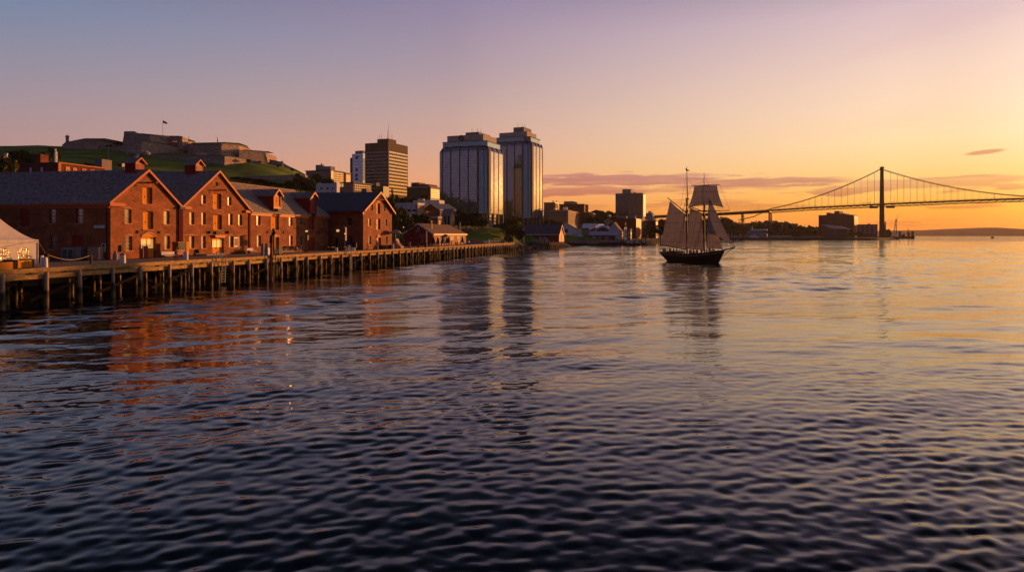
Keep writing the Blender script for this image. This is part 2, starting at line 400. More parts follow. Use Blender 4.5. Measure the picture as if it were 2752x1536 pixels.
# ================================================================== WATER
def make_water():
    rng = np.random.RandomState(3)
    rows = 1150; cols = 960
    cx, cy = 0.0, -6.0
    rad = 5.0 * (1.0045 ** np.arange(rows))            # 5 m .. about 900 m
    ang = np.linspace(R(-58), R(58), cols)
    A, Rd = np.meshgrid(ang, rad)
    X = cx + Rd * np.sin(A); Y = cy + Rd * np.cos(A)
    Z = np.zeros_like(X)
    DX = np.zeros_like(X); DY = np.zeros_like(X)
    spacing = Rd * 0.0045
    n = 110
    lam = np.exp(rng.uniform(np.log(.16), np.log(1.25), n))
    main = R(100)
    # group envelope so that the surface has calmer and livelier patches
    env = .95 + .45 * np.sin(X / 17.0 + 1.3 * np.sin(Y / 23.0)) * np.sin(Y / 13.0 + .7) + .28 * np.sin(X / 7.3 - Y / 9.1 + np.sin(X / 11.0)) + .2 * np.sin(X / 3.1 + Y / 4.7) * np.sin(X / 5.3 - Y / 2.9)
    for i in range(n):
        L = lam[i]; k = 2 * math.pi / L
        th = main + rng.normal(0, R(28 if L > .6 else 44))
        slope = .0100 * (1.3 if .26 < L < .75 else .75)
        a = slope / k * (1 + .55 * np.clip((Rd - 25) / 40, 0, 1) * (L > .5))
        w = np.clip((L / spacing - 2.2) / 2.5, 0, 1) ** .6
        ph = k * (X * math.cos(th) + Y * math.sin(th)) + rng.uniform(0, 6.28)
        Z += a * env * w * np.sin(ph)
        DX += -a * .85 * w * math.cos(th) * np.cos(ph); DY += -a * .85 * w * math.sin(th) * np.cos(ph)
    gust = .16 + .84 * np.clip((Rd - 22) / 45, 0, 1)
    for i in range(44):
        L = math.exp(rng.uniform(math.log(1.7), math.log(11))); k = 2 * math.pi / L; th = main + rng.normal(0, R(24)); a = .0125 * gust / k; w = np.clip((L / spacing - 2.2) / 2.5, 0, 1) ** .6
        Z += a * env * w * np.sin(k * (X * math.cos(th) + Y * math.sin(th)) + rng.uniform(0, 6.28))
    X = X - DX * -1; Y = Y - DY * -1
    co = np.stack([X, Y, Z], -1).reshape(-1, 3)
    idx = np.arange(rows * cols).reshape(rows, cols)
    f = np.stack([idx[:-1, :-1], idx[:-1, 1:], idx[1:, 1:], idx[1:, :-1]], -1).reshape(-1, 4)
    # far rows out to the horizon, and a coarse disc behind
    extra = []; ef = []
    farA = np.stack([cx + 900 * 1.0 * np.sin(ang), cy + rad[-1] * np.cos(ang)], -1)
    base = rows * cols
    last = idx[-1]
    ex = np.stack([cx + 16000 * np.sin(ang), cy + 16000 * np.cos(ang), np.zeros(cols)], -1)
    nf = np.stack([last[:-1], last[1:], base + np.arange(1, cols), base + np.arange(cols - 1)], -1)
    co = np.vstack([co, ex])
    f = np.vstack([f, nf])
    # side and rear sheet: from the outer rays round the back
    back = np.linspace(R(58), R(302), 25)
    b0 = len(co)
    r0 = 5.0; r1 = 16000
    inner = np.stack([cx + r0 * np.sin(back), cy + r0 * np.cos(back), np.zeros(25)], -1)
    outer = np.stack([cx + r1 * np.sin(back), cy + r1 * np.cos(back), np.zeros(25)], -1)
    co = np.vstack([co, inner, outer])
    bf = np.stack([b0 + np.arange(24), b0 + np.arange(1, 25), b0 + 25 + np.arange(1, 25), b0 + 25 + np.arange(24)], -1)
    f = np.vstack([f, bf[:, ::1]])
    me = bpy.data.meshes.new('water')
    me.vertices.add(len(co)); me.vertices.foreach_set('co', co.astype(np.float32).ravel())
    me.loops.add(len(f) * 4); me.loops.foreach_set('vertex_index', f.astype(np.int32).ravel())
    me.polygons.add(len(f)); me.polygons.foreach_set('loop_start', np.arange(0, len(f) * 4, 4, dtype=np.int32))
    me.polygons.foreach_set('loop_total', np.full(len(f), 4, dtype=np.int32))
    me.polygons.foreach_set('use_smooth', np.ones(len(f), dtype=bool))
    me.update(calc_edges=True); me.validate()
    at = me.attributes.new('calm', 'FLOAT', 'POINT')
    fv = np.ones(len(co), np.float32)
    fv *= 2.6; sv = spacing.ravel(); fv[:rows * cols] = np.clip((sv - .06) / .40, 0, 1) + np.clip((sv - .8) / 2.5, 0, 1.6)
    at.data.foreach_set('value', fv)
    o = bpy.data.objects.new('water', me); COL.objects.link(o)
    tag(o, kind='structure')
    m = bpy.data.materials.new('harbour_water'); m.use_nodes = True
    t = m.node_tree; b = t.nodes['Principled BSDF']
    b.inputs['Base Color'].default_value = (.004, .008, .014, 1); b.inputs['Roughness'].default_value = .02; b.inputs['IOR'].default_value = 1.36
    g = t.nodes.new('ShaderNodeNewGeometry')
    mp = t.nodes.new('ShaderNodeMapping'); mp.inputs['Scale'].default_value = (.62, 1.0, 1); t.links.new(g.outputs['Position'], mp.inputs[0])
    n1 = t.nodes.new('ShaderNodeTexNoise'); n1.inputs['Scale'].default_value = .9; n1.inputs['Detail'].default_value = 4.5; n1.inputs['Roughness'].default_value = .6; n1.inputs['Distortion'].default_value = .4
    n2 = t.nodes.new('ShaderNodeTexNoise'); n2.inputs['Scale'].default_value = 3.4; n2.inputs['Detail'].default_value = 3
    n3 = t.nodes.new('ShaderNodeTexNoise'); n3.inputs['Scale'].default_value = .018; n3.inputs['Detail'].default_value = 3
    mp3 = t.nodes.new('ShaderNodeMapping'); mp3.inputs['Scale'].default_value = (.35, 1.3, 1); t.links.new(g.outputs['Position'], mp3.inputs[0]); t.links.new(mp3.outputs[0], n3.inputs['Vector'])
    t.links.new(mp.outputs[0], n1.inputs['Vector']); t.links.new(mp.outputs[0], n2.inputs['Vector'])
    aa = t.nodes.new('ShaderNodeAttribute'); aa.attribute_name = 'calm'
    r3 = t.nodes.new('ShaderNodeMapRange'); r3.inputs[1].default_value = .35; r3.inputs[2].default_value = .62; r3.inputs[3].default_value = .25; r3.inputs[4].default_value = 1.5
    t.links.new(n3.outputs[0], r3.inputs[0])
    mm = t.nodes.new('ShaderNodeMath'); mm.operation = 'MULTIPLY'; t.links.new(aa.outputs['Fac'], mm.inputs[0]); t.links.new(r3.outputs[0], mm.inputs[1])
    m2 = t.nodes.new('ShaderNodeMath'); m2.operation = 'MULTIPLY'; m2.inputs[1].default_value = .075; t.links.new(mm.outputs[0], m2.inputs[0])
    b1 = t.nodes.new('ShaderNodeBump'); b1.inputs['Strength'].default_value = 1
    t.links.new(m2.outputs[0], b1.inputs['Distance']); t.links.new(n1.outputs[0], b1.inputs['Height'])
    b2 = t.nodes.new('ShaderNodeBump'); b2.inputs['Distance'].default_value = .0028; t.links.new(n2.outputs[0], b2.inputs['Height']); t.links.new(b1.outputs[0], b2.inputs['Normal'])
    n4 = t.nodes.new('ShaderNodeTexNoise'); n4.inputs['Scale'].default_value = .11; n4.inputs['Detail'].default_value = 4; n4.inputs['Roughness'].default_value = .55
    mp4 = t.nodes.new('ShaderNodeMapping'); mp4.inputs['Scale'].default_value = (.3, 1.0, 1); t.links.new(g.outputs['Position'], mp4.inputs[0]); t.links.new(mp4.outputs[0], n4.inputs['Vector'])
    m4 = t.nodes.new('ShaderNodeMath'); m4.operation = 'MULTIPLY'; m4.inputs[1].default_value = .30; t.links.new(aa.outputs['Fac'], m4.inputs[0])
    b4 = t.nodes.new('ShaderNodeBump'); t.links.new(m4.outputs[0], b4.inputs['Distance']); t.links.new(n4.outputs[0], b4.inputs['Height']); t.links.new(b2.outputs[0], b4.inputs['Normal'])
    t.links.new(b4.outputs[0], b.inputs['Normal'])
    me.materials.append(m)
    return o
make_water()

# ================================================================== GROUND
GZ = 2.92
shore = [P(-80, 67.5), P(200, 67.5), P(262, 67.5), P(263, 57), Vector((3, 292, 0)), Vector((9, 318, 0)), Vector((30, 346, 0)), Vector((33, 424, 0)), Vector((70, 426, 0)),
         Vector((98, 470, 0)), Vector((112, 540, 0)), Vector((150, 600, 0)), Vector((225, 770, 0)), Vector((262, 822, 0)), Vector((440, 834, 0)),
         Vector((506, 900, 0)), Vector((516, 935, 0)), Vector((500, 1000, 0)), Vector((560, 1230, 0)), Vector((660, 1250, 0)), Vector((600, 2200, 0)), Vector((-1500, 2200, 0)), Vector((-1500, -100, 0))]
SH = np.array([[p.x, p.y] for p in shore])
def inside_dist(X, Y):
    ins = np.zeros(X.shape, bool); dist = np.full(X.shape, 1e9)
    n = len(SH)
    for i in range(n):
        a = SH[i]; b = SH[(i + 1) % n]
        cond = ((a[1] > Y) != (b[1] > Y)) & (X < (b[0] - a[0]) * (Y - a[1]) / ((b[1] - a[1]) if b[1] != a[1] else 1e-9) + a[0])
        ins ^= cond
        d = b - a; L = (d ** 2).sum(); u = np.clip(((X - a[0]) * d[0] + (Y - a[1]) * d[1]) / L, 0, 1)
        dist = np.minimum(dist, np.hypot(X - a[0] - u * d[0], Y - a[1] - u * d[1]))
    return ins, dist
def sst(x, a, b):
    u = np.clip((x - a) / (b - a), 0, 1); return u * u * (3 - 2 * u)
CP = []
for px, D, y in ((0, 560, 392), (60, 560, 392), (100, 560, 390), (160, 545, 393), (-150, 560, 396), (-420, 560, 410), (167, 521, 394), (262, 506, 398), (318, 511, 398), (300, 500, 403), (381, 482, 416), (440, 488, 415), (491, 498, 412), (400, 468, 425), (500, 458, 433), (604, 442, 446),
                 (661, 458, 439), (722, 478, 443), (757, 495, 447), (798, 503, 460), (820, 507, 471), (655, 393, 484), (745, 398, 484), (812, 402, 484), (0, 400, 424), (150, 400, 424), (280, 410, 428), (0, 300, 452), (150, 300, 456), (300, 300, 466), (450, 300, 478), (400, 400, 447), (500, 400, 458), (560, 405, 462),
                 (560, 300, 500), (660, 330, 508), (760, 335, 512), (820, 340, 520), (330, 383, 447), (372, 432, 420), (850, 505, 505), (886, 510, 520)):
    CP.append((rr(px) * D, D, zz(y, D)))
for px, D, z_ in ((900, 505, 34), (1044, 700, 46), (981, 720, 46), (889, 620, 54), (941, 740, 50), (1157, 600, 31), (1100, 600, 32), (1090, 450, 21), (1050, 340, 11), (1088, 370, 15), (905, 300, 10), (950, 330, 12), (985, 300, 8), (1308, 463, 14), (1200, 440, 14), (1426, 534, 14), (1300, 600, 15), (1400, 700, 22), (1450, 600, 12), (1500, 700, 24), (1560, 700, 24), (1420, 480, 9), (1200, 300, 8), (1240, 300, 9), (1130, 290, 5),
                  (1000, 235, 3), (850, 232, 3), (700, 230, 3), (500, 230, 3.5), (300, 232, 4), (100, 232, 4), (-100, 232, 4), (-300, 240, 4), (1150, 245, 3), (560, 640, 70), (300, 680, 74), (0, 700, 70), (700, 640, 62), (850, 900, 50), (1100, 950, 40), (500, 1200, 40), (100, 1300, 40), (1400, 1100, 25), (-400, 900, 50), (-600, 400, 20)):
    CP.append((rr(px) * D, D, z_))
CP = np.array(CP)
def _fit():
    d = np.hypot(CP[:, None, 0] - CP[None, :, 0], CP[:, None, 1] - CP[None, :, 1]); n = len(CP)
    A = np.zeros((n + 3, n + 3)); A[:n, :n] = d + np.eye(n) * -6.0 * 0; A[:n, n] = 1; A[:n, n + 1:] = CP[:, :2] / 100; A[n, :n] = 1; A[n + 1:, :n] = (CP[:, :2] / 100).T
    return np.linalg.solve(A, np.concatenate([CP[:, 2], np.zeros(3)]))
CW = _fit()
def rbf(X, Y):
    out = CW[-3] + CW[-2] * X / 100 + CW[-1] * Y / 100
    for (cx, cy, _), w in zip(CP, CW[:-3]): out = out + w * np.hypot(X - cx, Y - cy)
    return out
def height(X, Y):
    ins, d = inside_dist(X, Y)
    sgn = np.where(ins, d, -d)
    z = np.where(sgn > 0, GZ, np.maximum(-1.5, sgn * .9 + GZ * 0))
    z = np.where((sgn <= 1.2) & (sgn > -4), np.interp(sgn, [-4, 0, 1.2], [-1.5, .9, GZ]), z)
    land = sst(sgn, 3, 9)
    # parkland rising to the office towers
    m = sst(Y, 250, 266) * (1 - sst(X, -4, 14)) * sst(X, -95, -62) * (1 - sst(Y, 520, 600))
    z = z + land * m * np.interp(Y, [255, 300, 460, 520], [0, 5.9, 11.2, 12])
    # citadel hill and the downtown slope: smooth surface through surveyed heights
    h = rbf(X, Y)
    wgt = sst(Y, 222, 262) * (1 - sst(X, 40, 130)) * land
    park = sst(Y, 250, 266) * (1 - sst(X, -4, 14)) * sst(X, -95, -62) * (1 - sst(Y, 330, 430))
    z = z + wgt * (1 - park) * np.maximum(h - GZ, 0) * 1.0
    z = np.where(wgt * (1 - park) > 0, z - (1 - 0) * np.minimum(land * m * np.interp(Y, [255, 300, 460, 520], [0, 5.9, 11.2, 12]), 99) * wgt * (1 - park), z)
    r5 = np.hypot((X - 130) / 190.0, (Y - 860) / 240.0)
    z = np.where(sgn > 5, np.maximum(z, GZ + land * 24 * (1 - sst(r5, .15, 1.0)) * sst(sgn, 5, 120) * (1 - wgt) + (z - GZ) * wgt), z)
    # wooded ridge beyond the bridge approach
    r6 = np.hypot((X - 330) / 230.0, (Y - 1120) / 170.0)
    bumps = 1 + .22 * np.sin(X / 31.0) + .15 * np.sin(X / 13.0 + 1)
    z = z + land * 15 * bumps * (1 - sst(r6, .35, 1.1))
    return z
def hz(x, y):
    return float(height(np.array([[x]]), np.array([[y]]))[0, 0])
def make_ground():
    xs = np.unique(np.concatenate([np.arange(-640, 700, 7.0), np.array([-1500, -1200, -900, -750, 800, 1000])]))
    ys = np.unique(np.concatenate([np.arange(-90, 60, 15), np.arange(60, 440, 4.0), np.arange(440, 1300, 8.0), np.array([1400, 1600, 1900, 2200])]))
    X, Y = np.meshgrid(xs, ys); Z = height(X, Y)
    rows = [[(X[i, j], Y[i, j], Z[i, j]) for j in range(len(xs))] for i in range(len(ys))]
    mb = MB(); mb.grid(rows)
    m = bpy.data.materials.new('ground_surface'); m.use_nodes = True
    t = m.node_tree; b = t.nodes['Principled BSDF']; b.inputs['Roughness'].default_value = .95; b.inputs['Specular IOR Level'].default_value = .15
    g = t.nodes.new('ShaderNodeNewGeometry'); s = t.nodes.new('ShaderNodeSeparateXYZ'); t.links.new(g.outputs['Position'], s.inputs[0])
    r = t.nodes.new('ShaderNodeMapRange'); r.inputs[1].default_value = 3.05; r.inputs[2].default_value = 3.6; t.links.new(s.outputs[2], r.inputs[0])
    r0 = t.nodes.new('ShaderNodeMapRange'); r0.inputs[1].default_value = 2.4; r0.inputs[2].default_value = 2.9; t.links.new(s.outputs[2], r0.inputs[0])
    nz = t.nodes.new('ShaderNodeTexNoise'); nz.inputs['Scale'].default_value = .045; nz.inputs['Detail'].default_value = 9; nz.inputs['Roughness'].default_value = .65; t.links.new(g.outputs['Position'], nz.inputs['Vector'])
    rn = t.nodes.new('ShaderNodeMapRange'); rn.inputs[1].default_value = .38; rn.inputs[2].default_value = .62; t.links.new(nz.outputs[0], rn.inputs[0])
    gr = t.nodes.new('ShaderNodeMix'); gr.data_type = 'RGBA'; gr.inputs[6].default_value = (.06, .115, .012, 1); gr.inputs[7].default_value = (.20, .30, .03, 1); t.links.new(rn.outputs[0], gr.inputs[0])
    asp = t.nodes.new('ShaderNodeMix'); asp.data_type = 'RGBA'; asp.inputs[6].default_value = (.085, .075, .07, 1); asp.inputs[7].default_value = (.13, .115, .105, 1); t.links.new(rn.outputs[0], asp.inputs[0])
    m1 = t.nodes.new('ShaderNodeMix'); m1.data_type = 'RGBA'; t.links.new(r.outputs[0], m1.inputs[0]); t.links.new(asp.outputs[2], m1.inputs[6]); t.links.new(gr.outputs[2], m1.inputs[7])
    m2 = t.nodes.new('ShaderNodeMix'); m2.data_type = 'RGBA'; t.links.new(r0.outputs[0], m2.inputs[0]); m2.inputs[6].default_value = (.012, .011, .009, 1); t.links.new(m1.outputs[2], m2.inputs[7])
    t.links.new(m2.outputs[2], b.inputs['Base Color'])
    bp = t.nodes.new('ShaderNodeBump'); bp.inputs['Distance'].default_value = 1.2; t.links.new(nz.outputs[0], bp.inputs['Height']); t.links.new(bp.outputs[0], b.inputs['Normal'])
    o = mb.build('ground', m, smooth=True)
    tag(o, kind='structure')
make_ground()

# far shores
def far_hill(name, pts, depth, col):
    """ridge line pts (X,Y,z): a long low hill with slopes fore and aft"""
    rows = []
    for k, (u, hf) in enumerate(((-1, 0), (-.6, .45), (-.25, .85), (0, 1), (.4, .7), (1, 0))):
        rows.append([(x, y + u * depth, -1 + (z + 1) * hf) for x, y, z in pts])
    mb = MB(); mb.grid(rows)
    m = mat(name + '_woods', col, .95, noise=.3, nscale=.01)
    tag(mb.build(name, m, smooth=True), kind='structure')
pts = []
for px, py in ((2250, 622), (2380, 619.5), (2430, 618.5), (2480, 618), (2530, 615.5), (2590, 613), (2640, 611.2), (2680, 610.6), (2720, 613), (2752, 615), (2830, 613), (2950, 617), (3200, 621)):
    D = 5200.0
    pts.append((rr(px) * D, D, zz(py, D)))
far_hill('far_hills', pts, 420, (.05, .045, .04))
pts = [(x, -900 - abs(x) * .05, 38 + 14 * math.sin(x / 170.0) + 9 * math.sin(x / 61.0 + 1)) for x in range(-2400, 1500, 60)]
far_hill('opposite_shore', pts, 200, (.03, .03, .03))

# ================================================================== WHARF
wh = empty('wharf', P(150, 60, 0), 0, 'long timber wharf on tall round piles with double edge beams running below the brick warehouses', 'wharf')
def wpart(mb, name, m, **k):
    o = mb.build(name, m, None, **k)
    o.data.transform(Matrix.Translation(-Vector(wh.location)))
    o.parent = wh
    return o
S0, S1 = 30.0, 262.0
def sbox(mb, s0, s1, t0, t1, z0, z1):
    b = [P(s0, t0, z0), P(s1, t0, z0), P(s1, t1, z0), P(s0, t1, z0)]
    mb.hexa(b, [p + Vector((0, 0, z1 - z0)) for p in b])
mb = MB()
s = S0
while s < S1:
    e = min(s + 7.9, S1)
    sbox(mb, s, e - .02, 54.06, 70.5, 2.78, 3.0)
    s = e
wpart(mb, 'deck', M_deck)
random.seed(5)
for nm, z0, z1, t0 in (('edge_beam', 2.98, 3.36, 53.72), ('fender_beam', 2.42, 2.80, 53.62)):
    s = S0; k = 0
    while s < S1:
        e = min(s + 7.9, S1)
        j = random.uniform(-.03, .03)
        mb = MB(); sbox(mb, s + .02, e - .02, t0 + j, t0 + .36, z0 + j * .5, z1 + j * .5); wpart(mb, nm, M_wood)
        s = e
mb = MB(); sbox(mb, S1, S1 + .3, 53.7, 69, 2.7, 3.34); wpart(mb, 'end_beam', M_wood)
M_pile = bpy.data.materials.new('timber_pile'); M_pile.use_nodes = True
def pile_mat():
    t = M_pile.node_tree; b = t.nodes['Principled BSDF']; b.inputs['Roughness'].default_value = .8
    g = t.nodes.new('ShaderNodeNewGeometry'); s = t.nodes.new('ShaderNodeSeparateXYZ'); t.links.new(g.outputs['Position'], s.inputs[0])
    nz = t.nodes.new('ShaderNodeTexNoise'); nz.inputs['Scale'].default_value = 1.6; nz.inputs['Detail'].default_value = 5; t.links.new(g.outputs['Position'], nz.inputs['Vector'])
    ad = t.nodes.new('ShaderNodeMath'); ad.operation = 'MULTIPLY_ADD'; t.links.new(nz.outputs[0], ad.inputs[0]); ad.inputs[1].default_value = .9; t.links.new(s.outputs[2], ad.inputs[2])
    cr = t.nodes.new('ShaderNodeValToRGB'); mr = t.nodes.new('ShaderNodeMapRange'); mr.inputs[1].default_value = 0; mr.inputs[2].default_value = 3.8; t.links.new(ad.outputs[0], mr.inputs[0]); t.links.new(mr.outputs[0], cr.inputs[0])
    e = cr.color_ramp.elements; e[0].position = 0; e[0].color = (.16, .10, .02, 1); e[1].position = 1; e[1].color = (.46, .32, .20, 1)
    for p, c_ in ((.22, (.20, .13, .03, 1)), (.36, (.045, .038, .02, 1)), (.47, (.05, .04, .022, 1)), (.55, (.42, .28, .17, 1))):
        q = e.new(p); q.color = c_
    t.links.new(cr.outputs[0], b.inputs['Base Color'])
    bp = t.nodes.new('ShaderNodeBump'); bp.inputs['Distance'].default_value = .03; t.links.new(nz.outputs[0], bp.inputs['Height']); t.links.new(bp.outputs[0], b.inputs['Normal'])
pile_mat()
def pile_mesh():
    mb = MB(); mb.lathe([(.20, -3.5), (.215, -.5), (.205, .6), (.18, 1.5), (.168, 2.9), (.14, 3.04)], 12)
    me = mb.build('pile', M_pile, smooth=True, sharp=50); return me
pile0 = pile_mesh()
np_ = 0
def put_pile(s, t, lean=0, z=0, r=1.0):
    global np_
    o = pile0 if np_ == 0 else pile0.copy()
    if np_: COL.objects.link(o)
    np_ += 1
    o.parent = wh
    o.location = P(s, t, z) - Vector(wh.location)
    o.rotation_euler = (random.uniform(-.012, .012), random.uniform(-.015, .015) + lean, random.uniform(0, 6))
    o.scale = (r, r, 1)
k = 0
s = 47.3 - 3.95 * 3
while s < S1 + .5:
    put_pile(s + random.uniform(-.25, .25), 53.45, r=random.uniform(.9, 1.12)); s += 3.95; k += 1
# second row, the forty-odd nearest
s = 41
for i in range(100 - k):
    put_pile(s, 56.6 + (i % 2) * .5, z=-.25, r=.9); s += 3.3
mb = MB(); random.seed(9)
prof = [(.21, -3.5), (.22, .5), (.18, 2.75)]
s = 41
while s < S1:
    for t_ in (60.0, 63.4, 66.6):
        c_ = P(s + random.uniform(-.4, .4), t_, 0); mb.lathe(prof, 8, (c_.x, c_.y, 0))
    s += 3.3
s = 41 + 3.3 * (100 - k)
while s < S1:
    c_ = P(s, 56.8, 0); mb.lathe(prof, 8, (c_.x, c_.y, 0)); s += 3.3
tag(wpart(mb, 'inner_piles', M_pile, smooth=True), kind='stuff')
for s in (49.5, 57.0, 64.5, 72.5, 91.0, 122, 131, 160, 176):
    mb = MB(); mb.prism([P(s, 54.4, 2.35), P(s, 54.4, 2.05), P(s - 4.6, 56.2, .15), P(s - 4.6, 56.2, .45)], P(0, .16, 0)); wpart(mb, 'brace', M_bark)
mb = MB()
for s in np.arange(34, 262, 3.95):
    sbox(mb, s, s + .3, 54.3, 70, 2.42, 2.76)
wpart(mb, 'cross_beams', M_bark)
mb = MB(); sbox(mb, S0, S1, 67.4, 67.8, -2, 2.75); wpart(mb, 'seawall', M_conc2)

# ladders down the wharf face
def ladder(px, label, lean=0.0, hoop=True, mt=None):
    s = at_t(px, 53.2)
    e = empty('wharf_ladder', P(s, 53.15, 0), math.atan2(SX.y, SX.x), label, 'ladder', 'ladders down to the water')
    mt = mt or M_grey
    for x in (-.38, .38):
        mb = MB(); mb.tube((x + lean * 3, .1, .25), (x, 0, 3.5), .06, n=6)
        if hoop: mb.poly([(x, 0, 3.5), (x, .05, 4.15), (x, .35, 4.35), (x, .75, 4.15), (x, .8, 3.02)], .05)
        mb.build('rail', mt, e)
    for i in range(9):
        z = .45 + i * .33
        mb = MB(); q = lean * 3 * (1 - z / 3.5); mb.tube((-.38 + q, .05, z), (.38 + q, .05, z), .035, n=6); mb.build('rung', mt, e)
    return e
ladder(601, 'steel ladder with tall grab hoops below the second gabled warehouse')
ladder(735, 'dark slanting ladder beside the tall black post at the wharf edge', lean=.12, hoop=False, mt=M_blackmetal)
ladder(943, 'pale ladder between two low white bollards, left of the fourth warehouse')
ladder(1177, 'short dark ladder in front of the outdoor tables', hoop=False, mt=M_blackmetal)

# ================================================================== WALLS WITH OPENINGS
def clip(poly, outline):
    """clip convex poly by convex outline (both lists of (u,z), outline counter-clockwise)"""
    out = poly
    n = len(outline)
    for i in range(n):
        a = outline[i]; b = outline[(i + 1) % n]
        def side(p): return (b[0] - a[0]) * (p[1] - a[1]) - (b[1] - a[1]) * (p[0] - a[0])
        res = []
        for j in range(len(out)):
            p = out[j]; q = out[(j + 1) % len(out)]
            sp_, sq = side(p), side(q)
            if sp_ >= -1e-9: res.append(p)
            if (sp_ > 1e-9 and sq < -1e-9) or (sp_ < -1e-9 and sq > 1e-9):
                u = sp_ / (sp_ - sq); res.append((p[0] + (q[0] - p[0]) * u, p[1] + (q[1] - p[1]) * u))
        out = res
        if len(out) < 3: return []
    return out
def wall(mb, outline, ops, f, depth=.35):
    """f(u, z, d) -> point, d = distance inwards"""
    us = sorted(set([min(p[0] for p in outline), max(p[0] for p in outline)] + [v for o in ops for v in o[:2]]))
    zs = sorted(set([min(p[1] for p in outline), max(p[1] for p in outline)] + [v for o in ops for v in o[2:4]]))
    for i in range(len(us) - 1):
        for j in range(len(zs) - 1):
            cu = (us[i] + us[i + 1]) / 2; cz = (zs[j] + zs[j + 1]) / 2
            if any(o[0] < cu < o[1] and o[2] < cz < o[3] for o in ops): continue
            p = clip([(us[i], zs[j]), (us[i + 1], zs[j]), (us[i + 1], zs[j + 1]), (us[i], zs[j + 1])], outline)
            if len(p) >= 3: mb.add([f(u, z, 0) for u, z in p], [tuple(range(len(p)))])
    for o in ops:
        u0, u1, z0, z1 = o[:4]
        for a, b in (((u0, z0), (u1, z0)), ((u1, z0), (u1, z1)), ((u1, z1), (u0, z1)), ((u0, z1), (u0, z0))):
            mb.add([f(*a, 0), f(*b, 0), f(*b, depth), f(*a, depth)], [(0, 1, 2, 3)])
def fbox(mb, f, u0, u1, z0, z1, d0, d1):
    mb.hexa([f(u0, z0, d0), f(u1, z0, d0), f(u1, z0, d1), f(u0, z0, d1)], [f(u0, z1, d0), f(u1, z1, d0), f(u1, z1, d1), f(u0, z1, d1)])
def window(f, o, parent, nx=3, nz=4, fm=None, gm=None, d=.2, sill=True, arch=False, sillm=None):
    u0, u1, z0, z1 = o[:4]
    mb = MB(); w = .07
    fbox(mb, f, u0, u1, z0, z0 + w, d, d + .1); fbox(mb, f, u0, u1, z1 - w, z1, d, d + .1)
    fbox(mb, f, u0, u0 + w, z0 + w, z1 - w, d, d + .1); fbox(mb, f, u1 - w, u1, z0 + w, z1 - w, d, d + .1)
    zm = (z0 + z1) / 2
    fbox(mb, f, u0 + w, u1 - w, zm - .04, zm + .04, d - .01, d + .09)
    for i in range(1, nx):
        u = u0 + (u1 - u0) * i / nx; fbox(mb, f, u - .022, u + .022, z0 + w, z1 - w, d + .02, d + .075)
    for i in range(1, nz):
        if i * 2 == nz: continue
        z = z0 + (z1 - z0) * i / nz; fbox(mb, f, u0 + w, u1 - w, z - .018, z + .018, d + .022, d + .072)
    win = mb.build('window', fm or M_frame, parent)
    mb = MB(); fbox(mb, f, u0 + w, u1 - w, z0 + w, z1 - w, d + .045, d + .065); mb.build('pane', gm or M_glass, win)
    if sill:
        mb = MB(); fbox(mb, f, u0 - .12, u1 + .12, z0 - .14, z0 + .002, -.09, .12); mb.build('sill', sillm or M_sill, win)
    if arch:
        mb = MB(); n = 7; pts = []
        for i in range(n): 
            q = i / (n - 1); pts.append((u0 - .05 + (u1 - u0 + .1) * q, z1 - .02 + .16 * math.sin(math.pi * q)))
        for a, b in zip(pts[:-1], pts[1:]):
            mb.hexa([f(a[0], a[1], -.03), f(b[0], b[1], -.03), f(b[0], b[1], .05), f(a[0], a[1], .05)], [f(a[0], a[1] + .2, -.03), f(b[0], b[1] + .2, -.03), f(b[0], b[1] + .2, .05), f(a[0], a[1] + .2, .05)])
        mb.build('arch', M_sill, win)
    return win
def door(f, o, parent, m=None, d=.38, glazed=False, sill=True, name='door'):
    u0, u1, z0, z1 = o[:4]
    mb = MB(); n = 2
    for i in range(n):
        a = u0 + (u1 - u0) * i / n; b = u0 + (u1 - u0) * (i + 1) / n
        fbox(mb, f, a + .015, b - .015, z0, z1, d, d + .07)
    for z in (z0 + .12, z1 - .3):
        fbox(mb, f, u0 + .05, u1 - .05, z, z + .14, d - .03, d - .001)
    dr = mb.build(name, m or M_plank, parent)
    mb = MB(); fbox(mb, f, (u0 + u1) / 2 - .12, (u0 + u1) / 2 - .06, z0 + .95, z0 + 1.15, d - .08, d); mb.build('handle', M_blackmetal, dr)
    if glazed:
        mb = MB(); zt = z0 + (z1 - z0) * .45
        for a, b in ((u0 + .12, (u0 + u1) / 2 - .1), ((u0 + u1) / 2 + .1, u1 - .12)):
            for i in range(2):
                for j in range(4):
                    uu = a + (b - a) * i / 2; vv = zt + (z1 - .12 - zt) * j / 4
                    fbox(mb, f, uu + .02, uu + (b - a) / 2 - .02, vv + .02, vv + (z1 - .12 - zt) / 4 - .02, d - .012, d - .002)
        mb.build('glazing', M_lampw, dr)
    if sill:
        mb = MB(); fbox(mb, f, u0 - .1, u1 + .1, z0 - .13, z0 - .002, -.12, .2); mb.build('sill', M_sill, dr)
    return dr

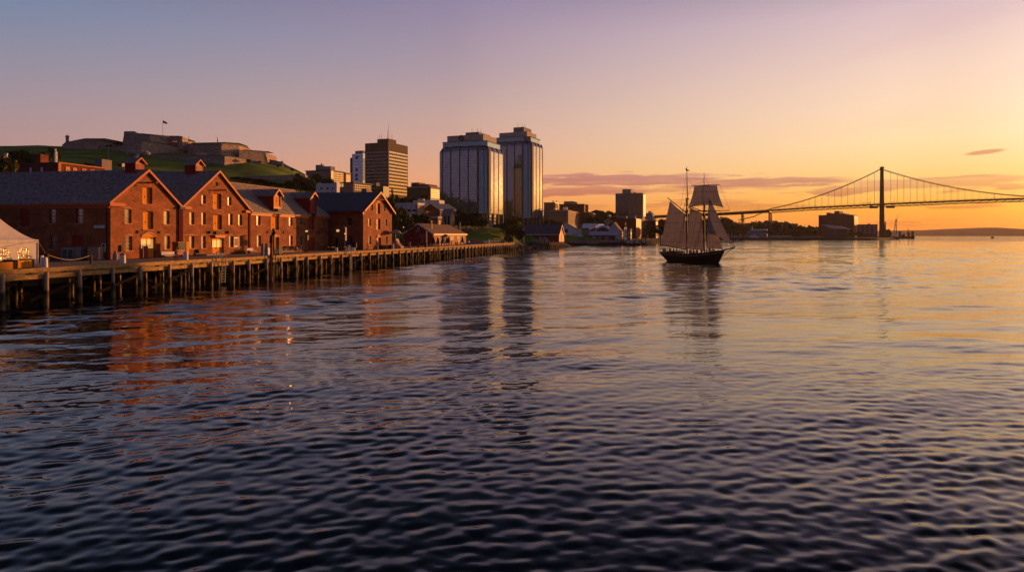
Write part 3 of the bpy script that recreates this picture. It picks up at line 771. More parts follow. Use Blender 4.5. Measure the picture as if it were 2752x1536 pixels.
ANG = math.atan2(SX.y, SX.x)
class WHouse:
    def __init__(s, name, s0, t0, label):
        s.s0 = s0; s.t0 = t0
        s.o = empty(name, P(s0, t0, 3.0), ANG, label, 'warehouse')
    def lx(s, px): return at_t(px, s.t0) - s.s0
    def D(s, lx, ly=0): return P(s.s0 + lx, s.t0 + ly).y
    def z(s, px, py): return zz(py, s.D(s.lx(px))) - 3.0
    def op(s, x0, x1, y0, y1, ground=False):
        z0 = s.z((x0 + x1) / 2, y1)
        return (s.lx(x0), s.lx(x1), 0.02 if ground else z0, s.z((x0 + x1) / 2, y0))
    def f(s, u, z, d): return (u, d, z)            # front
    def g(s, u, z, d): return (d, u, z)            # near flank (plane x=0), u inland
    def sop(s, x0, x1, y0, y1, ground=False):
        ty0 = at_s(x1, s.s0) - s.t0; ty1 = at_s(x0, s.s0) - s.t0
        D = P(s.s0, s.t0 + (ty0 + ty1) / 2).y
        return (ty0, ty1, 0.02 if ground else zz(y1, D) - 3.0, zz(y0, D) - 3.0)
def gable_roof(parent, x0, x1, y0, y1, ze, zr, m, trim, oh=.55, fo=.35, back=.3, th=.16, tw=.42):
    xm = (x0 + x1) / 2; sl = (zr - ze) / (xm - x0)
    for sgn in (-1, 1):
        xe = x0 - oh if sgn < 0 else x1 + oh
        zl = ze - oh * sl
        a = [(xe, y0 - fo, zl), (xm, y0 - fo, zr), (xm, y1 + back, zr), (xe, y1 + back, zl)]
        mb = MB(); top = [(p[0], p[1], p[2] + .06 + th) for p in a]; bot = [(p[0], p[1], p[2] + .06) for p in a]
        mb.hexa(bot, top); mb.build('roof', m, parent)
        # barge board on the front gable
        mb = MB(); yf = y0 - fo - .08
        mb.hexa([(xe, yf, zl - .12), (xm, yf, zr - .14), (xm, yf + .075, zr - .14), (xe, yf + .075, zl - .12)], [(xe, yf, zl + .06 + th + .05), (xm, yf, zr + .06 + th + .05), (xm, yf + .075, zr + .06 + th + .05), (xe, yf + .075, zl + .06 + th + .05)])
        mb.build('bargeboard', trim, parent)
    return sl
def soffit(parent, y0, y1, x, ze, m, side=-1):
    mb = MB(); mb.box(x + (side * .5 if side < 0 else .002), x + (-.002 if side < 0 else .5), y0 - .3, y1, ze - .55, ze - .22)
    mb.box(x + (side * .22 if side < 0 else .004), x + (-.004 if side < 0 else .22), y0 + .05, y1, ze - .9, ze - .56)
    mb.build('cornice', m, parent)
def hoist(parent, x, z, ln=1.3):
    mb = MB(); mb.box(x - .12, x + .12, -ln, .2, z, z + .22); mb.tube((x, -ln + .15, z), (x, -ln + .15, z - .18), .03); b = mb.build('hoist_beam', M_redpaint, parent)
    mb = MB(); mb.ball((x, -ln + .15, z - .26), .1, 8, 5); mb.build('pulley', M_blackmetal, b)
def wallbox(parent, x, z, m=None, w=.15, h=.2, d=.16, name='wall_lamp'):
    mb = MB(); mb.box(x - w, x + w, -d, .01, z - h, z + h); mb.build(name, m or M_blackmetal, parent)
def downpipe(parent, x, ztop, m, y=-.13, r=.07):
    mb = MB(); mb.poly([(x, y - .25, ztop), (x, y, ztop - .5), (x, y, .05)], r); mb.box(x - .18, x + .18, y - .42, y - .1, ztop - .02, ztop + .25); mb.build('downpipe', m, parent)
def shell(W_, T_, ze, zr, front_ops, side_ops, h, m, back=True, depth=.42):
    mb = MB()
    wall(mb, [(0, 0), (W_, 0), (W_, ze), (W_ / 2, zr), (0, ze)], front_ops, h.f, depth)
    wall(mb, [(0, 0), (T_, 0), (T_, ze), (0, ze)], side_ops, h.g, depth)
    mb.add([(W_, 0, 0), (W_, T_, 0), (W_, T_, ze), (W_, 0, ze)], [(0, 1, 2, 3)])
    mb.add([(0, T_, 0), (W_, T_, 0), (W_, T_, ze), (W_ / 2, T_, zr), (0, T_, ze)], [(0, 4, 3, 2, 1)])
    # dark lining behind the openings so that no light leaks
    return mb.build('wall', m, h.o)
def cupola(parent, x, y, w, z0, zt, zp):
    mb = MB(); mb.box(x - w / 2, x + w / 2, y, y + w, z0, zt); c = mb.build('cupola', M_redpaint, parent)
    mb = MB(); n = 8
    for i in range(n):
        z = z0 + (zt - z0) * (.38 + .55 * i / n); mb.box(x - w * .33, x + w * .33, y - .07, y - .005, z, z + .06)
        mb.box(x - w / 2 - .06, x - w / 2 - .005, y + w * .17, y + w * .83, z, z + .06)
    mb.build('louvre', M_redpaint, c)
    mb = MB()
    for a in (-1, 1):
        mb.box(x + a * w * .43 - .06, x + a * w * .43 + .06, y - .05, y - .004, z0, zt)
    mb.box(x - w / 2, x + w / 2, y - .06, y - .003, zt - .15, zt); mb.build('trim', M_fascia, c)
    o = .28
    for sg in (-1, 1):
        mb = MB(); a = [(x + sg * (w / 2 + o), y - o, zt - .08), (x, y - o, zp), (x, y + w + o, zp), (x + sg * (w / 2 + o), y + w + o, zt - .08)]
        mb.hexa(a, [(p[0], p[1], p[2] + .1) for p in a]); mb.build('cap', M_slate, c)
        mb = MB(); yf = y - o - .06
        mb.hexa([(x + sg * (w / 2 + o), yf, zt - .16), (x, yf, zp - .1), (x, yf + .055, zp - .1), (x + sg * (w / 2 + o), yf + .055, zt - .16)], [(x + sg * (w / 2 + o), yf, zt + .06), (x, yf, zp + .14), (x, yf + .055, zp + .14), (x + sg * (w / 2 + o), yf + .055, zt + .06)])
        mb.build('bargeboard', M_fascia, c)
    mb = MB(); mb.add([(x - w / 2 + .05, y - .002, zt), (x + w / 2 - .05, y - .002, zt), (x, y - .002, zp - .05)], [(0, 1, 2)]); mb.build('gable_end', M_redpaint, c)

# ---- first warehouse
s1 = at_t(297, 72); e1 = at_t(480, 72); W1 = e1 - s1
h1 = WHouse('brick_warehouse', s1, 72, 'leftmost gabled brick warehouse, with a long dark flank wall behind the white tent')
ZE = 7.85; ZR1 = 12.6; T1 = 46
fo = [h1.op(382.7, 409.5, 503, 548), h1.op(384, 412, 568, 616), h1.op(334.6, 353.5, 562, 600), h1.op(439.5, 455.7, 567, 602.5), h1.op(337, 355.4, 635, 673), h1.op(441, 456.6, 634, 669), h1.op(379, 419, 637, 692, True)]
so_ = [h1.sop(54, 80, 562, 609.5), h1.sop(131, 150, 561, 599.5), h1.sop(203.5, 223, 560, 600), h1.sop(133, 152.5, 631, 669), h1.sop(192, 224, 632, 690, True)]
shell(W1, T1, ZE, ZR1, fo, so_, h1, M_brick)
door(h1.f, fo[0], h1.o); door(h1.f, fo[1], h1.o)
for i in (2, 3, 4, 5): window(h1.f, fo[i], h1.o, arch=i > 1)
door(h1.f, fo[6], h1.o, m=M_plank, glazed=True, sill=False)
door(h1.g, so_[0], h1.o, m=M_redpaint, d=.2)
for i in (1, 2, 3): window(h1.g, so_[i], h1.o, gm=M_glass, fm=M_bark)
door(h1.g, so_[4], h1.o, m=M_redpaint, d=.2, sill=False)
gable_roof(h1.o, 0, W1, 0, T1, ZE, ZR1, M_slate, M_fascia)
soffit(h1.o, 0, T1, 0, ZE, M_fascia)
mb = MB(); mb.box(-.5, 2.2, -.42, -.02, ZE - .62, ZE - .16); mb.build('cornice_return', M_fascia, h1.o)
hoist(h1.o, h1.lx(398), h1.z(398, 493), 1.5)
for px, py in ((370, 623), (428, 624)): wallbox(h1.o, h1.lx(px), h1.z(px, py), name='vent_box')
wallbox(h1.o, h1.lx(325), h1.z(325, 667), w=.2, h=.45, d=.2, name='meter_box')
cupola(h1.o, W1 / 2, 1.2, 1.75, 12.0, 13.7, 14.45)
mb = MB(); mb.poly([(-.12, .55, ZE - .9), (-.12, .55, .05)], .06); mb.build('downpipe', M_blackmetal, h1.o)
mb = MB(); mb.box(h1.lx(379) + .1, h1.lx(379) + 1.1, -.25, -.1, .05, 1.7); mb.build('notice_board', M_redpaint, h1.o)
mb = MB(); u0, u1 = fo[6][0], fo[6][1]; n = 9; pts = [(u0 + (u1 - u0) * i / (n - 1), fo[6][3] + .55 * math.sin(math.pi * i / (n - 1))) for i in range(n)]
mb.add([(p[0], -.02, p[1]) for p in pts], [tuple(range(n))]); mb.build('fanlight', M_plank, h1.o)
mb = MB()
for a, b in zip(pts[:-1], pts[1:]): mb.hexa([(a[0], -.1, a[1]), (b[0], -.1, b[1]), (b[0], .02, b[1]), (a[0], .02, a[1])], [(a[0], -.1, a[1] + .25), (b[0], -.1, b[1] + .25), (b[0], .02, b[1] + .25), (a[0], .02, a[1] + .25)])
mb.build('door_arch', M_sill, h1.o)

# ---- second warehouse
s2 = e1 + .9; W2 = at_t(668, 72) - s2
h2 = WHouse('brick_warehouse', s2, 72, 'second gabled brick warehouse from the left, with the widest gable and rows of four windows')
ZR2 = 13.95
fo = [h2.op(579.3, 585.8, 489, 501.4), h2.op(572, 595, 520, 561.8), h2.op(541, 553, 524, 548), h2.op(611.4, 622, 529, 552),
      h2.op(508, 522, 570, 603), h2.op(540.4, 553, 571, 603.6), h2.op(572.5, 596.4, 577, 617), h2.op(613.4, 625, 574, 605), h2.op(639.7, 650.4, 576, 605.6),
      h2.op(508, 522, 634, 667), h2.op(540.4, 553, 634, 667), h2.op(571, 601.7, 640, 681.5, True), h2.op(614.8, 626.4, 634, 664), h2.op(639.7, 651.7, 633.5, 663)]
shell(W2, 44, ZE, ZR2, fo, [], h2, M_brick)
for i in (2, 3, 4, 5, 7, 8, 9, 10, 12, 13): window(h2.f, fo[i], h2.o, arch=i >= 9)
window(h2.f, fo[0], h2.o, nx=1, nz=2)
for i in (1, 6): door(h2.f, fo[i], h2.o)
door(h2.f, fo[11], h2.o, glazed=True, sill=False)
gable_roof(h2.o, 0, W2, 0, 44, ZE, ZR2, M_slate, M_fascia, oh=.42)
hoist(h2.o, h2.lx(589), h2.z(589, 513), 1.5)
for px, py in ((562.8, 624), (612, 623.7)): wallbox(h2.o, h2.lx(px), h2.z(px, py), w=.18, h=.2, d=.35)
cupola(h2.o, W2 / 2, 3.6, 2.0, 13.0, 15.1, 16.0)
mb = MB(); mb.box(h2.lx(571) + .2, h2.lx(601) - .2, -.45, -.05, fo[11][3] + .12, fo[11][3] + .42); mb.box(h2.lx(571) - .1, h2.lx(601) + .1, -.6, -.03, fo[11][3] + .45, fo[11][3] + .55); mb.build('door_hood', M_trimy, h2.o)
mb = MB(); mb.box(h2.lx(577), h2.lx(593), -.3, -.1, fo[11][3] + .7, fo[11][3] + 1.15); mb.build('sign_lamp', M_blackmetal, h2.o)
mb = MB(); mb.box(-.35, 1.6, -.4, -.02, ZE - .5, ZE - .08); mb.build('cornice_return', M_fascia, h2.o)
mb = MB(); mb.box(W2 - 1.4, W2 + .3, -.4, -.02, ZE - .55, ZE - .1); mb.build('cornice_return', M_fascia, h2.o)
for i, dx in enumerate((-.95, -.6, -.25)):
    mb = MB(); mb.poly([(dx, -.16, ZE - .2 - .1 * i), (dx, -.16, .05 if i == 0 else 2.1)], .13); mb.build('red_pipe', M_redpaint, h2.o)
mb = MB(); mb.box(-1.25, .1, -.5, -.05, ZE - .55, ZE - .2); mb.build('gutter_box', M_blackmetal, h2.o)
downpipe(h2.o, W2 + .15, ZE - .2, M_fascia)
mb = MB(); mb.box(-.85, 3.6, -.12, -.01, 3.3, 3.36); mb.build('cable_tray', M_trimy, h2.o)
mb = MB(); mb.box(h2.lx(627.5), h2.lx(638.5), -.1, -.02, 1.25, 2.9); wsg = mb.build('mesh_sign', M_grey, h2.o)
for i in range(6):
    mb = MB(); mb.box(h2.lx(628) + i * .2 + .1, h2.lx(628) + i * .2 + .2, -.13, -.105, 1.4, 2.75); mb.build('mesh_bar', M_trimy, wsg)

# ---- third warehouse (hipped, two dormers)
s3 = s2 + W2 + .35; W3 = at_t(884, 72) - s3
h3 = WHouse('brick_warehouse', s3, 72, 'third brick warehouse from the left, with a hipped slate roof and two hoist dormers')
fo = [h3.op(688.8, 700, 576, 605.6), h3.op(728, 749.6, 581, 618), h3.op(776.4, 785.6, 580, 606.6), h3.op(802, 811, 580, 605.5), h3.op(827.4, 844, 584.6, 617), h3.op(862, 870, 583, 607.5),
      h3.op(689.6, 701, 633, 662), h3.op(728, 750, 637, 672, True), h3.op(776.8, 786.6, 633, 660), h3.op(803, 811, 633, 659), h3.op(825.5, 846, 638, 670, True), h3.op(862, 870, 633, 656)]
ZE3 = 7.85; ZR3 = 12.9; HW = 5.4
mb = MB()
wall(mb, [(0, 0), (W3, 0), (W3, ZE3), (0, ZE3)], fo, h3.f, .42)
T3 = 2 * HW
mb.add([(0, 0, 0), (0, T3, 0), (0, T3, ZE3), (0, HW, ZR3), (0, 0, ZE3)], [(0, 4, 3, 2, 1)])
mb.add([(W3, 0, 0), (W3, T3, 0), (W3, T3, ZE3), (W3, 0, ZE3)], [(0, 1, 2, 3)])
mb.add([(0, T3, 0), (W3, T3, 0), (W3, T3, ZE3), (0, T3, ZE3)], [(0, 3, 2, 1)])
mb.build('wall', M_brick, h3.o)
for i in (0, 2, 3, 5, 6, 8, 9, 11): window(h3.f, fo[i], h3.o, arch=i >= 6, gm=M_glass)
door(h3.f, fo[1], h3.o); door(h3.f, fo[4], h3.o, m=M_redpaint); door(h3.f, fo[7], h3.o, m=M_plank, sill=False); door(h3.f, fo[10], h3.o, m=M_redpaint, sill=False, d=.25)
for o_ in (fo[7], fo[10]):
    mb = MB(); n = 9; pts = [(o_[0] - .1 + (o_[1] - o_[0] + .2) * i / (n - 1), o_[3] + .35 * math.sin(math.pi * i / (n - 1))) for i in range(n)]
    mb.add([(p[0], -.015, p[1]) for p in pts], [tuple(range(n))])
    for a, b in zip(pts[:-1], pts[1:]): mb.hexa([(a[0], -.08, a[1]), (b[0], -.08, b[1]), (b[0], .02, b[1]), (a[0], .02, a[1])], [(a[0], -.08, a[1] + .22), (b[0], -.08, b[1] + .22), (b[0], .02, b[1] + .22), (a[0], .02, a[1] + .22)])
    mb.build('door_arch', M_fascia, h3.o)
oh = .5; zo = ZE3 - oh * (ZR3 - ZE3) / HW
ridge_x = W3 - HW
mb = MB(); A = (-.1, -oh, zo); B = (W3 + oh, -oh, zo); C_ = (ridge_x, HW, ZR3); D_ = (-.1, HW, ZR3); E_ = (-.1, T3 + oh, zo); F_ = (W3 + oh, T3 + oh, zo)
up = lambda p, h=.2: (p[0], p[1], p[2] + h)
mb.add([up(A), up(B), up(C_), up(D_)], [(0, 1, 2, 3)]); mb.add([up(B), up(F_), up(C_)], [(0, 1, 2)]); mb.add([up(F_), up(E_), up(D_), up(C_)], [(0, 1, 2, 3)])
mb.add([A, B, up(B), up(A)], [(0, 1, 2, 3)]); mb.add([B, F_, up(F_), up(B)], [(0, 1, 2, 3)]); mb.add([A, E_, F_, B], [(0, 1, 2, 3)])
mb.build('roof', M_slate, h3.o)
mb = MB(); mb.tube((0, HW, ZR3 + .22), (ridge_x, HW, ZR3 + .22), .1); mb.build('ridge_cap', M_sill, h3.o)
DX = [(h3.lx(728), h3.lx(748)), (h3.lx(827), h3.lx(844))]
segs = [(0.05, DX[0][0] - .05), (DX[0][1] + .05, DX[1][0] - .05), (DX[1][1] + .05, W3 + .4)]
for a, b in segs:
    mb = MB(); mb.box(a, b, -.48, -.02, ZE3 - .62, ZE3 - .3); mb.box(a, b, -.24, -.015, ZE3 - .95, ZE3 - .63); mb.build('cornice', M_trimy if a < 10 else M_fascia, h3.o)
def dormer(x0, x1, lit, zt, zp, zb):
    xm = (x0 + x1) / 2; dp = 5.3; y0 = -.55
    mb = MB(); f = lambda u, z, d: (u, y0 + d, z)
    op = (x0 + .3, x1 - .3, zb + .5, zt - .25)
    wall(mb, [(x0, zb), (x1, zb), (x1, zt), (xm, zp - .15), (x0, zt)], [op], f, .2)
    mb.add([(x0, y0, zb), (x0, dp, zb), (x0, dp, zt), (x0, y0, zt)], [(0, 1, 2, 3)]); mb.add([(x1, y0, zb), (x1, dp, zb), (x1, dp, zt), (x1, y0, zt)], [(0, 3, 2, 1)]); mb.add([(x0, y0, zb), (x1, y0, zb), (x1, 0, zb), (x0, 0, zb)], [(0, 1, 2, 3)])
    d = mb.build('dormer', [M_redpaint], h3.o)
    door(f, op, d, m=M_plank if lit else M_redpaint, d=.12, sill=False, name='hatch')  # unlit dormer gets dark red hatch and frame: shade put into the paint
    for sg in (-1, 1):
        xe = x0 - .35 if sg < 0 else x1 + .35
        mb = MB(); a = [(xe, y0 - .4, zt - .12), (xm, y0 - .4, zp), (xm, dp, zp), (xe, dp, zt - .12)]
        mb.hexa(a, [(p[0], p[1], p[2] + .14) for p in a]); mb.build('dormer_roof', M_slate, d)
        mb = MB(); yf = y0 - .47
        mb.hexa([(xe, yf, zt - .25), (xm, yf, zp - .15), (xm, yf + .065, zp - .15), (xe, yf + .065, zt - .25)], [(xe, yf, zt + .08), (xm, yf, zp + .2), (xm, yf + .065, zp + .2), (xe, yf + .065, zt + .08)])
        mb.build('bargeboard', M_trimy, d)
    mb = MB()
    for u in (x0 + .02, x1 - .17): mb.box(u, u + .15, y0 - .06, y0 - .003, zb, zt)
    mb.box(x0, x1, y0 - .07, y0 - .004, zb, zb + .25); mb.build('dormer_frame', M_trimy if lit else M_redpaint, d)
    mb = MB(); mb.box(xm - .45, xm + .45, -1.0, -.2, zb - .45, zb - .02); mb.build('hoist_box', M_blackmetal, d)
dormer(DX[0][0], DX[0][1], True, h3.z(740, 527), h3.z(741, 510), h3.z(740, 561))
dormer(DX[1][0], DX[1][1], False, h3.z(836, 532), h3.z(838, 518), h3.z(836, 574))
for px, py in ((719.5, 623.5), (763, 624.5), (854.5, 624.5)): wallbox(h3.o, h3.lx(px), h3.z(px, py), name='vent_box')
downpipe(h3.o, .1, ZE3 - .3, M_fascia); downpipe(h3.o, W3 - .3, ZE3 - .3, M_redpaint)

# ---- fourth warehouse
s4 = at_t(976, 64); W4 = at_t(1053, 64) - s4
h4 = WHouse('brick_warehouse', s4, 64, 'fourth brick warehouse from the left, standing forward with plain blue slate roof and ochre bargeboards')
ZE4 = 8.95; ZR4 = 13.3
fo = [h4.op(997.8, 1002.4, 550, 566), h4.op(1012, 1021.5, 546, 575), h4.op(1031.5, 1036, 553, 567.6), h4.op(990, 996.5, 586.7, 607.5), h4.op(1011.5, 1022.5, 588, 617), h4.op(1035, 1040, 589, 608),
      h4.op(990, 997, 634, 657), h4.op(1012, 1023.7, 638, 668.5, True), h4.op(1035.8, 1041.6, 635, 656)]
so_ = [h4.sop(934, 946.6, 584.6, 605), h4.sop(934, 947, 634, 652), h4.sop(899, 908, 638.7, 668, True)]
shell(W4, 26, ZE4, ZR4, fo, so_, h4, M_brick)
for i in (0, 2, 3, 5, 6, 8): window(h4.f, fo[i], h4.o, nx=2, arch=i >= 6, gm=M_glass)
for i in (1, 4): door(h4.f, fo[i], h4.o, m=M_trimy)
door(h4.f, fo[7], h4.o, m=M_trimy, sill=False)
for i in (0, 1): window(h4.g, so_[i], h4.o, gm=M_darkglass, fm=M_blackmetal, sill=False)
door(h4.g, so_[2], h4.o, m=M_blackmetal, sill=False)
gable_roof(h4.o, 0, W4, 0, 26, ZE4, ZR4, M_slate2, M_trimy, oh=.8, fo=.7, tw=.5)
for o_ in (fo[1], fo[7]):
    mb = MB(); n = 9; pts = [(o_[0] - .05 + (o_[1] - o_[0] + .1) * i / (n - 1), o_[3] + .85 * math.sin(math.pi * i / (n - 1))) for i in range(n)]
    mb.add([(p[0], -.03, p[1]) for p in pts], [tuple(range(n))]); mb.build('fanlight', M_plank, h4.o)
mb = MB(); xm = W4 / 2; mb.poly([(xm - 2.2, -.62, ZR4 - 1.6), (xm + 2.2, -.62, ZR4 - 1.6)], .1); mb.poly([(xm, -.62, ZR4 - 1.6), (xm, -.62, ZR4 - .2)], .1); mb.poly([(xm - 1.4, -.62, ZR4 - 1.6), (xm, -.62, ZR4 - .7), (xm + 1.4, -.62, ZR4 - 1.6)], .07); mb.build('gable_truss', M_redpaint, h4.o)
mb = MB(); mb.box(-.8, -.02, -.3, 26, ZE4 - .95, ZE4 - .6); mb.build('cornice', M_redpaint, h4.o)
# lit square wall lamp on the flank
tl = at_s(908.5, s4) - 64; zl = zz(619.6, P(s4, 64 + tl).y) - 3
mb = MB(); mb.box(-.25, -.03, tl - .28, tl + .28, zl - .24, zl + .24); mb.build('flank_lamp', M_lamp, h4.o)

# ================================================================== generic city buildings
class Bld:
    """corner building: near corner at photo column px, distance D, faces turned by beta.
    local x runs along the right-hand face, local y along the left-hand face"""
    def __init__(s, name, label, px, D, beta, left_px, right_px, zb=None, cat='building', wl=None, wr=None, group=None):
        s.C = W(px, D); s.beta = R(beta); s.X, s.Y = frame(s.beta)
        s.wl = wl if wl else solve(left_px, s.C, s.Y); s.wr = wr if wr else solve(right_px, s.C, s.X)
        s.zb = zb if zb is not None else hz(s.C.x, s.C.y) - .5
        s.D_ = D
        s.o = empty(name, (s.C.x, s.C.y, s.zb), math.atan2(s.X.y, s.X.x), label, cat, group)
    def z(s, py, lx=0, ly=0):
        p = s.C + s.X * lx + s.Y * ly
        return zz(py, p.y) - s.zb
    def L(s, px): return solve(px, s.C, s.Y)
    def Rt(s, px): return solve(px, s.C, s.X)
    def fl(s, u, z, d): return (d, u, z)      # left-hand face, u inland
    def fr(s, u, z, d): return (u, d, z)      # right-hand face
    def body(s, h, m, name='wall', z0=0, x0=0, x1=None, y0=0, y1=None, roof=None):
        x1 = s.wr if x1 is None else x1; y1 = s.wl if y1 is None else y1
        mb = MB(); mb.box(x0, x1, y0, y1, z0, h); o = mb.build(name, m, s.o)
        if roof:
            mb = MB(); mb.box(x0 - .25, x1 + .25, y0 - .25, y1 + .25, h + .01, h + .9); mb.build('parapet', roof, s.o)
        return o
    def bands(s, face, z0, z1, n, m, u0=None, u1=None, frac=.5, split=0, name='window_band', pm=None, vert=True):
        """n storeys of ribbon windows between z0 and z1, each a part, with mullions"""
        f = s.fl if face == 'l' else s.fr
        Wd = s.wl if face == 'l' else s.wr
        u0 = .8 if u0 is None else u0; u1 = Wd - .8 if u1 is None else u1
        for i in range(n):
            a = z0 + (z1 - z0) * (i + .5 - frac / 2) / n; b = z0 + (z1 - z0) * (i + .5 + frac / 2) / n
            if split:
                mb = MB(); w = (u1 - u0) / split
                for k in range(split): fbox(mb, f, u0 + w * (k + .18), u0 + w * (k + .82), a, b, -.06, .02)
            else:
                mb = MB(); fbox(mb, f, u0, u1, a, b, -.06, .02)
            mb.build(name, m, s.o)
M_goldglass = mat('sunstruck_glass', (.80, .60, .36), .10, metal=.9)  # gold tint carries the low sun's glow on these panes
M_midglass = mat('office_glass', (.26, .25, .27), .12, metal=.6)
M_brown = mat('brown_precast', (.145, .095, .072), .8, noise=.08, nscale=.2)
M_tan = mat('tan_concrete', (.34, .25, .19), .85, noise=.12, nscale=.3)
M_darkpanel = mat('dark_panel', (.045, .045, .05), .5)
M_teal = gridglass('teal_glass', (.21, .33, .37), 1.6, 1.6, (.16, .15, .15), lw=.05)
M_mirror = gridglass('mirror_glass', (.36, .375, .41), 1.5, 1.9, (.10, .09, .10), lw=.07, dark=.5)
M_mirror2 = gridglass('blue_mirror_glass', (.50, .56, .66), 1.6, 3.2, (.42, .40, .40), lw=.12)
M_teal2 = gridglass('dark_teal_glass', (.16, .30, .36), 1.3, 1.9, (.07, .075, .08), lw=.06)
M_pier = mat('tower_pier_concrete', (.165, .135, .125), .8, noise=.08, nscale=.2)

def glass_tower(name, label, px, D, beta, left_px, right_px, c, pl, pr, ys, zb, teal_in, logo):
    """chamfered mirror-glass office tower; ys = (glass top, teal top, concrete top, mech top, colonnade top)"""
    b = Bld(name, label, px, D, beta, left_px, right_px, zb=zb)
    g, t_, k, m_, co = [b.z(y) for y in ys]
    wl, wr = b.wl, b.wr
    cut = c
    def ring(ins, cc):
        return [(ins + cc, ins), (wr - ins - 1.2, ins), (wr - ins, ins + 1.2), (wr - ins, wl - ins), (ins, wl - ins), (ins, ins + cc)]
    def pris(mb, ins, cc, z0, z1, ins2=None):
        a = ring(ins, cc); q = ring(ins if ins2 is None else ins2, cc)
        n = len(a); mb.add([(p[0], p[1], z0) for p in a] + [(p[0], p[1], z1) for p in q], [tuple(range(n))[::-1], tuple(range(n, 2 * n))] + [(i, (i + 1) % n, n + (i + 1) % n, n + i) for i in range(n)])
    mb = MB(); pris(mb, .3, cut, co + .02, g - 3.5); pris(mb, .3, cut, g - 3.5, g - 1.2, 1.35); pris(mb, 1.35, cut, g - 1.2, g, 2.4); mb.build('curtain_wall', M_mirror, b.o)
    mb = MB(); pris(mb, 1.9, cut * .8, g + .01, t_); mb.build('glass_setback', M_teal, b.o)
    mb = MB(); pris(mb, 1.6, cut * .8, t_ + .01, t_ + .5); mb.build('ledge', M_pier, b.o)
    i3 = teal_in
    mb = MB(); mb.box(i3, wr - i3, i3, wl - i3, t_ + .5, k); con = mb.build('crown', M_conc, b.o)
    for q in range(1, 9):      # panel joints
        mb2 = MB(); y = i3 + (wl - 2 * i3) * q / 9; mb2.box(i3 - .08, i3 - .01, y - .06, y + .06, t_ + .6, k - .1); mb2.build('panel_joint', M_conc2, con)
    mb = MB(); mb.box(i3 + 2, wr - i3 - 2, i3 + (wl - 2 * i3) * .15, i3 + (wl - 2 * i3) * .52, k + .01, m_); mb.build('plant_room', M_conc2, b.o)
    mb = MB()
    for q in (.2, .3, .45): mb.tube((wr * .4, i3 + (wl - 2 * i3) * q, m_), (wr * .4, i3 + (wl - 2 * i3) * q, m_ + 2.5 + q * 3), .12)
    mb.build('antenna', M_blackmetal, b.o)
    # lower storeys: dark recessed glazing behind the colonnade
    mb = MB(); pris(mb, 2.6, cut * .8, 0, co); mb.build('lobby', M_darkglass, b.o)
    for q in (.33, .62):
        mb = MB(); z = co * q; mb.box(1.4, wr - 1.4, 1.4, wl - 1.4, z, z + .5); mb.build('terrace', M_pier, b.o)
    # piers
    for p in pl:
        u = b.L(p[0]); w = p[1]; mb = MB(); w *= .62; mb.box(-.12, 1.0, u - w / 2, u + w / 2, 0, g - 3.4); mb.hexa([(-.15, u - w / 2, g - 3.4), (1.0, u - w / 2, g - 3.4), (1.0, u + w / 2, g - 3.4), (-.15, u + w / 2, g - 3.4)], [(1.3, u - w / 2, g - .3), (2.4, u - w / 2, g - .3), (2.4, u + w / 2, g - .3), (1.3, u + w / 2, g - .3)]); mb.build('pier', M_pier, b.o)
    for p in pr:
        u = b.Rt(p[0]); w = p[1]; mb = MB(); w *= .6; mb.box(u - w / 2, u + w / 2, .15, 1.6, 0, g - 3.4); mb.hexa([(u - w / 2, .15, g - 3.4), (u + w / 2, .15, g - 3.4), (u + w / 2, 1.6, g - 3.4), (u - w / 2, 1.6, g - 3.4)], [(u - w / 2, 1.1, g - .3), (u + w / 2, 1.1, g - .3), (u + w / 2, 2.4, g - .3), (u - w / 2, 2.4, g - .3)]); mb.build('pier', M_pier, b.o)
    for q0, q1 in ((.04, .49), (.51, .96)):       # tinted glazing of the cut corner
        L_ = cut * math.sqrt(2); mb = MB(); mb.box(L_ * q0, L_ * q1, -.14, -.04, co + .1, g - 3.6); cg = mb.build('corner_glazing', M_teal2, b.o)
        cg.location = (.3, .3 + cut, 0); cg.rotation_euler = (0, 0, -math.pi / 4)
    q = cut / 2 + .28; mb.tube((q, q, 0), (q, q, g - 1.5), .35, n=6); mb.build('corner_pier', M_pier, b.o)
    if logo:
        y = b.L(1232.8); zc = b.z(365.5)
        mb = MB(); n = 20; mb.prism([(i3 - .12, y + 2.0 * math.cos(6.283 * i / n), zc + 2.3 * math.sin(6.283 * i / n)) for i in range(n)], (-.3, 0, 0)); e = mb.build('round_emblem', M_darkpanel, b.o)
        mb = MB(); mb.prism([(i3 - .45, y + dy, zc + dz) for dy, dz in ((-1.1, -.2), (-.2, .9), (.1, .3), (1.1, .9), (.9, -.3), (.2, -1.1))], (-.06, 0, 0)); mb.build('emblem_mark', M_conc2, e)
        mb = MB(); mb.box(i3 - .2, i3 - .02, b.L(1251), b.L(1219), b.z(375.5), b.z(373)); mb.build('lettering_strip', M_darkpanel, b.o)
    return b
tw1 = glass_tower('office_tower', 'shorter mirror glass office tower in front, round dark emblem on its concrete crown', 1307, 463, 22, 1180, 1355, 5.5,
    [(1188, .9), (1211, 1.0), (1234.6, 1.0), (1258, 1.0), (1284, 2.4)], [(1316.5, 1.6), (1328.7, 1.8), (1341, 1.8), (1353.4, 1.6)], (389, 376.5, 357, 349, 573), 13.2, 4.2, True)
tw2 = glass_tower('office_tower', 'taller mirror glass office tower standing behind and to the right of its twin', 1424.5, 534, 24, 1322, 1460.5, 5.3,
    [(1340, 1.0), (1362, 1.0), (1382.6, 1.1), (1404.6, 2.3)], [(1432.5, 1.6), (1442, 1.8), (1451.5, 1.8), (1459.2, 1.6)], (376.5, 365.5, 350, 336, 585), 13.6, 4.4, False)

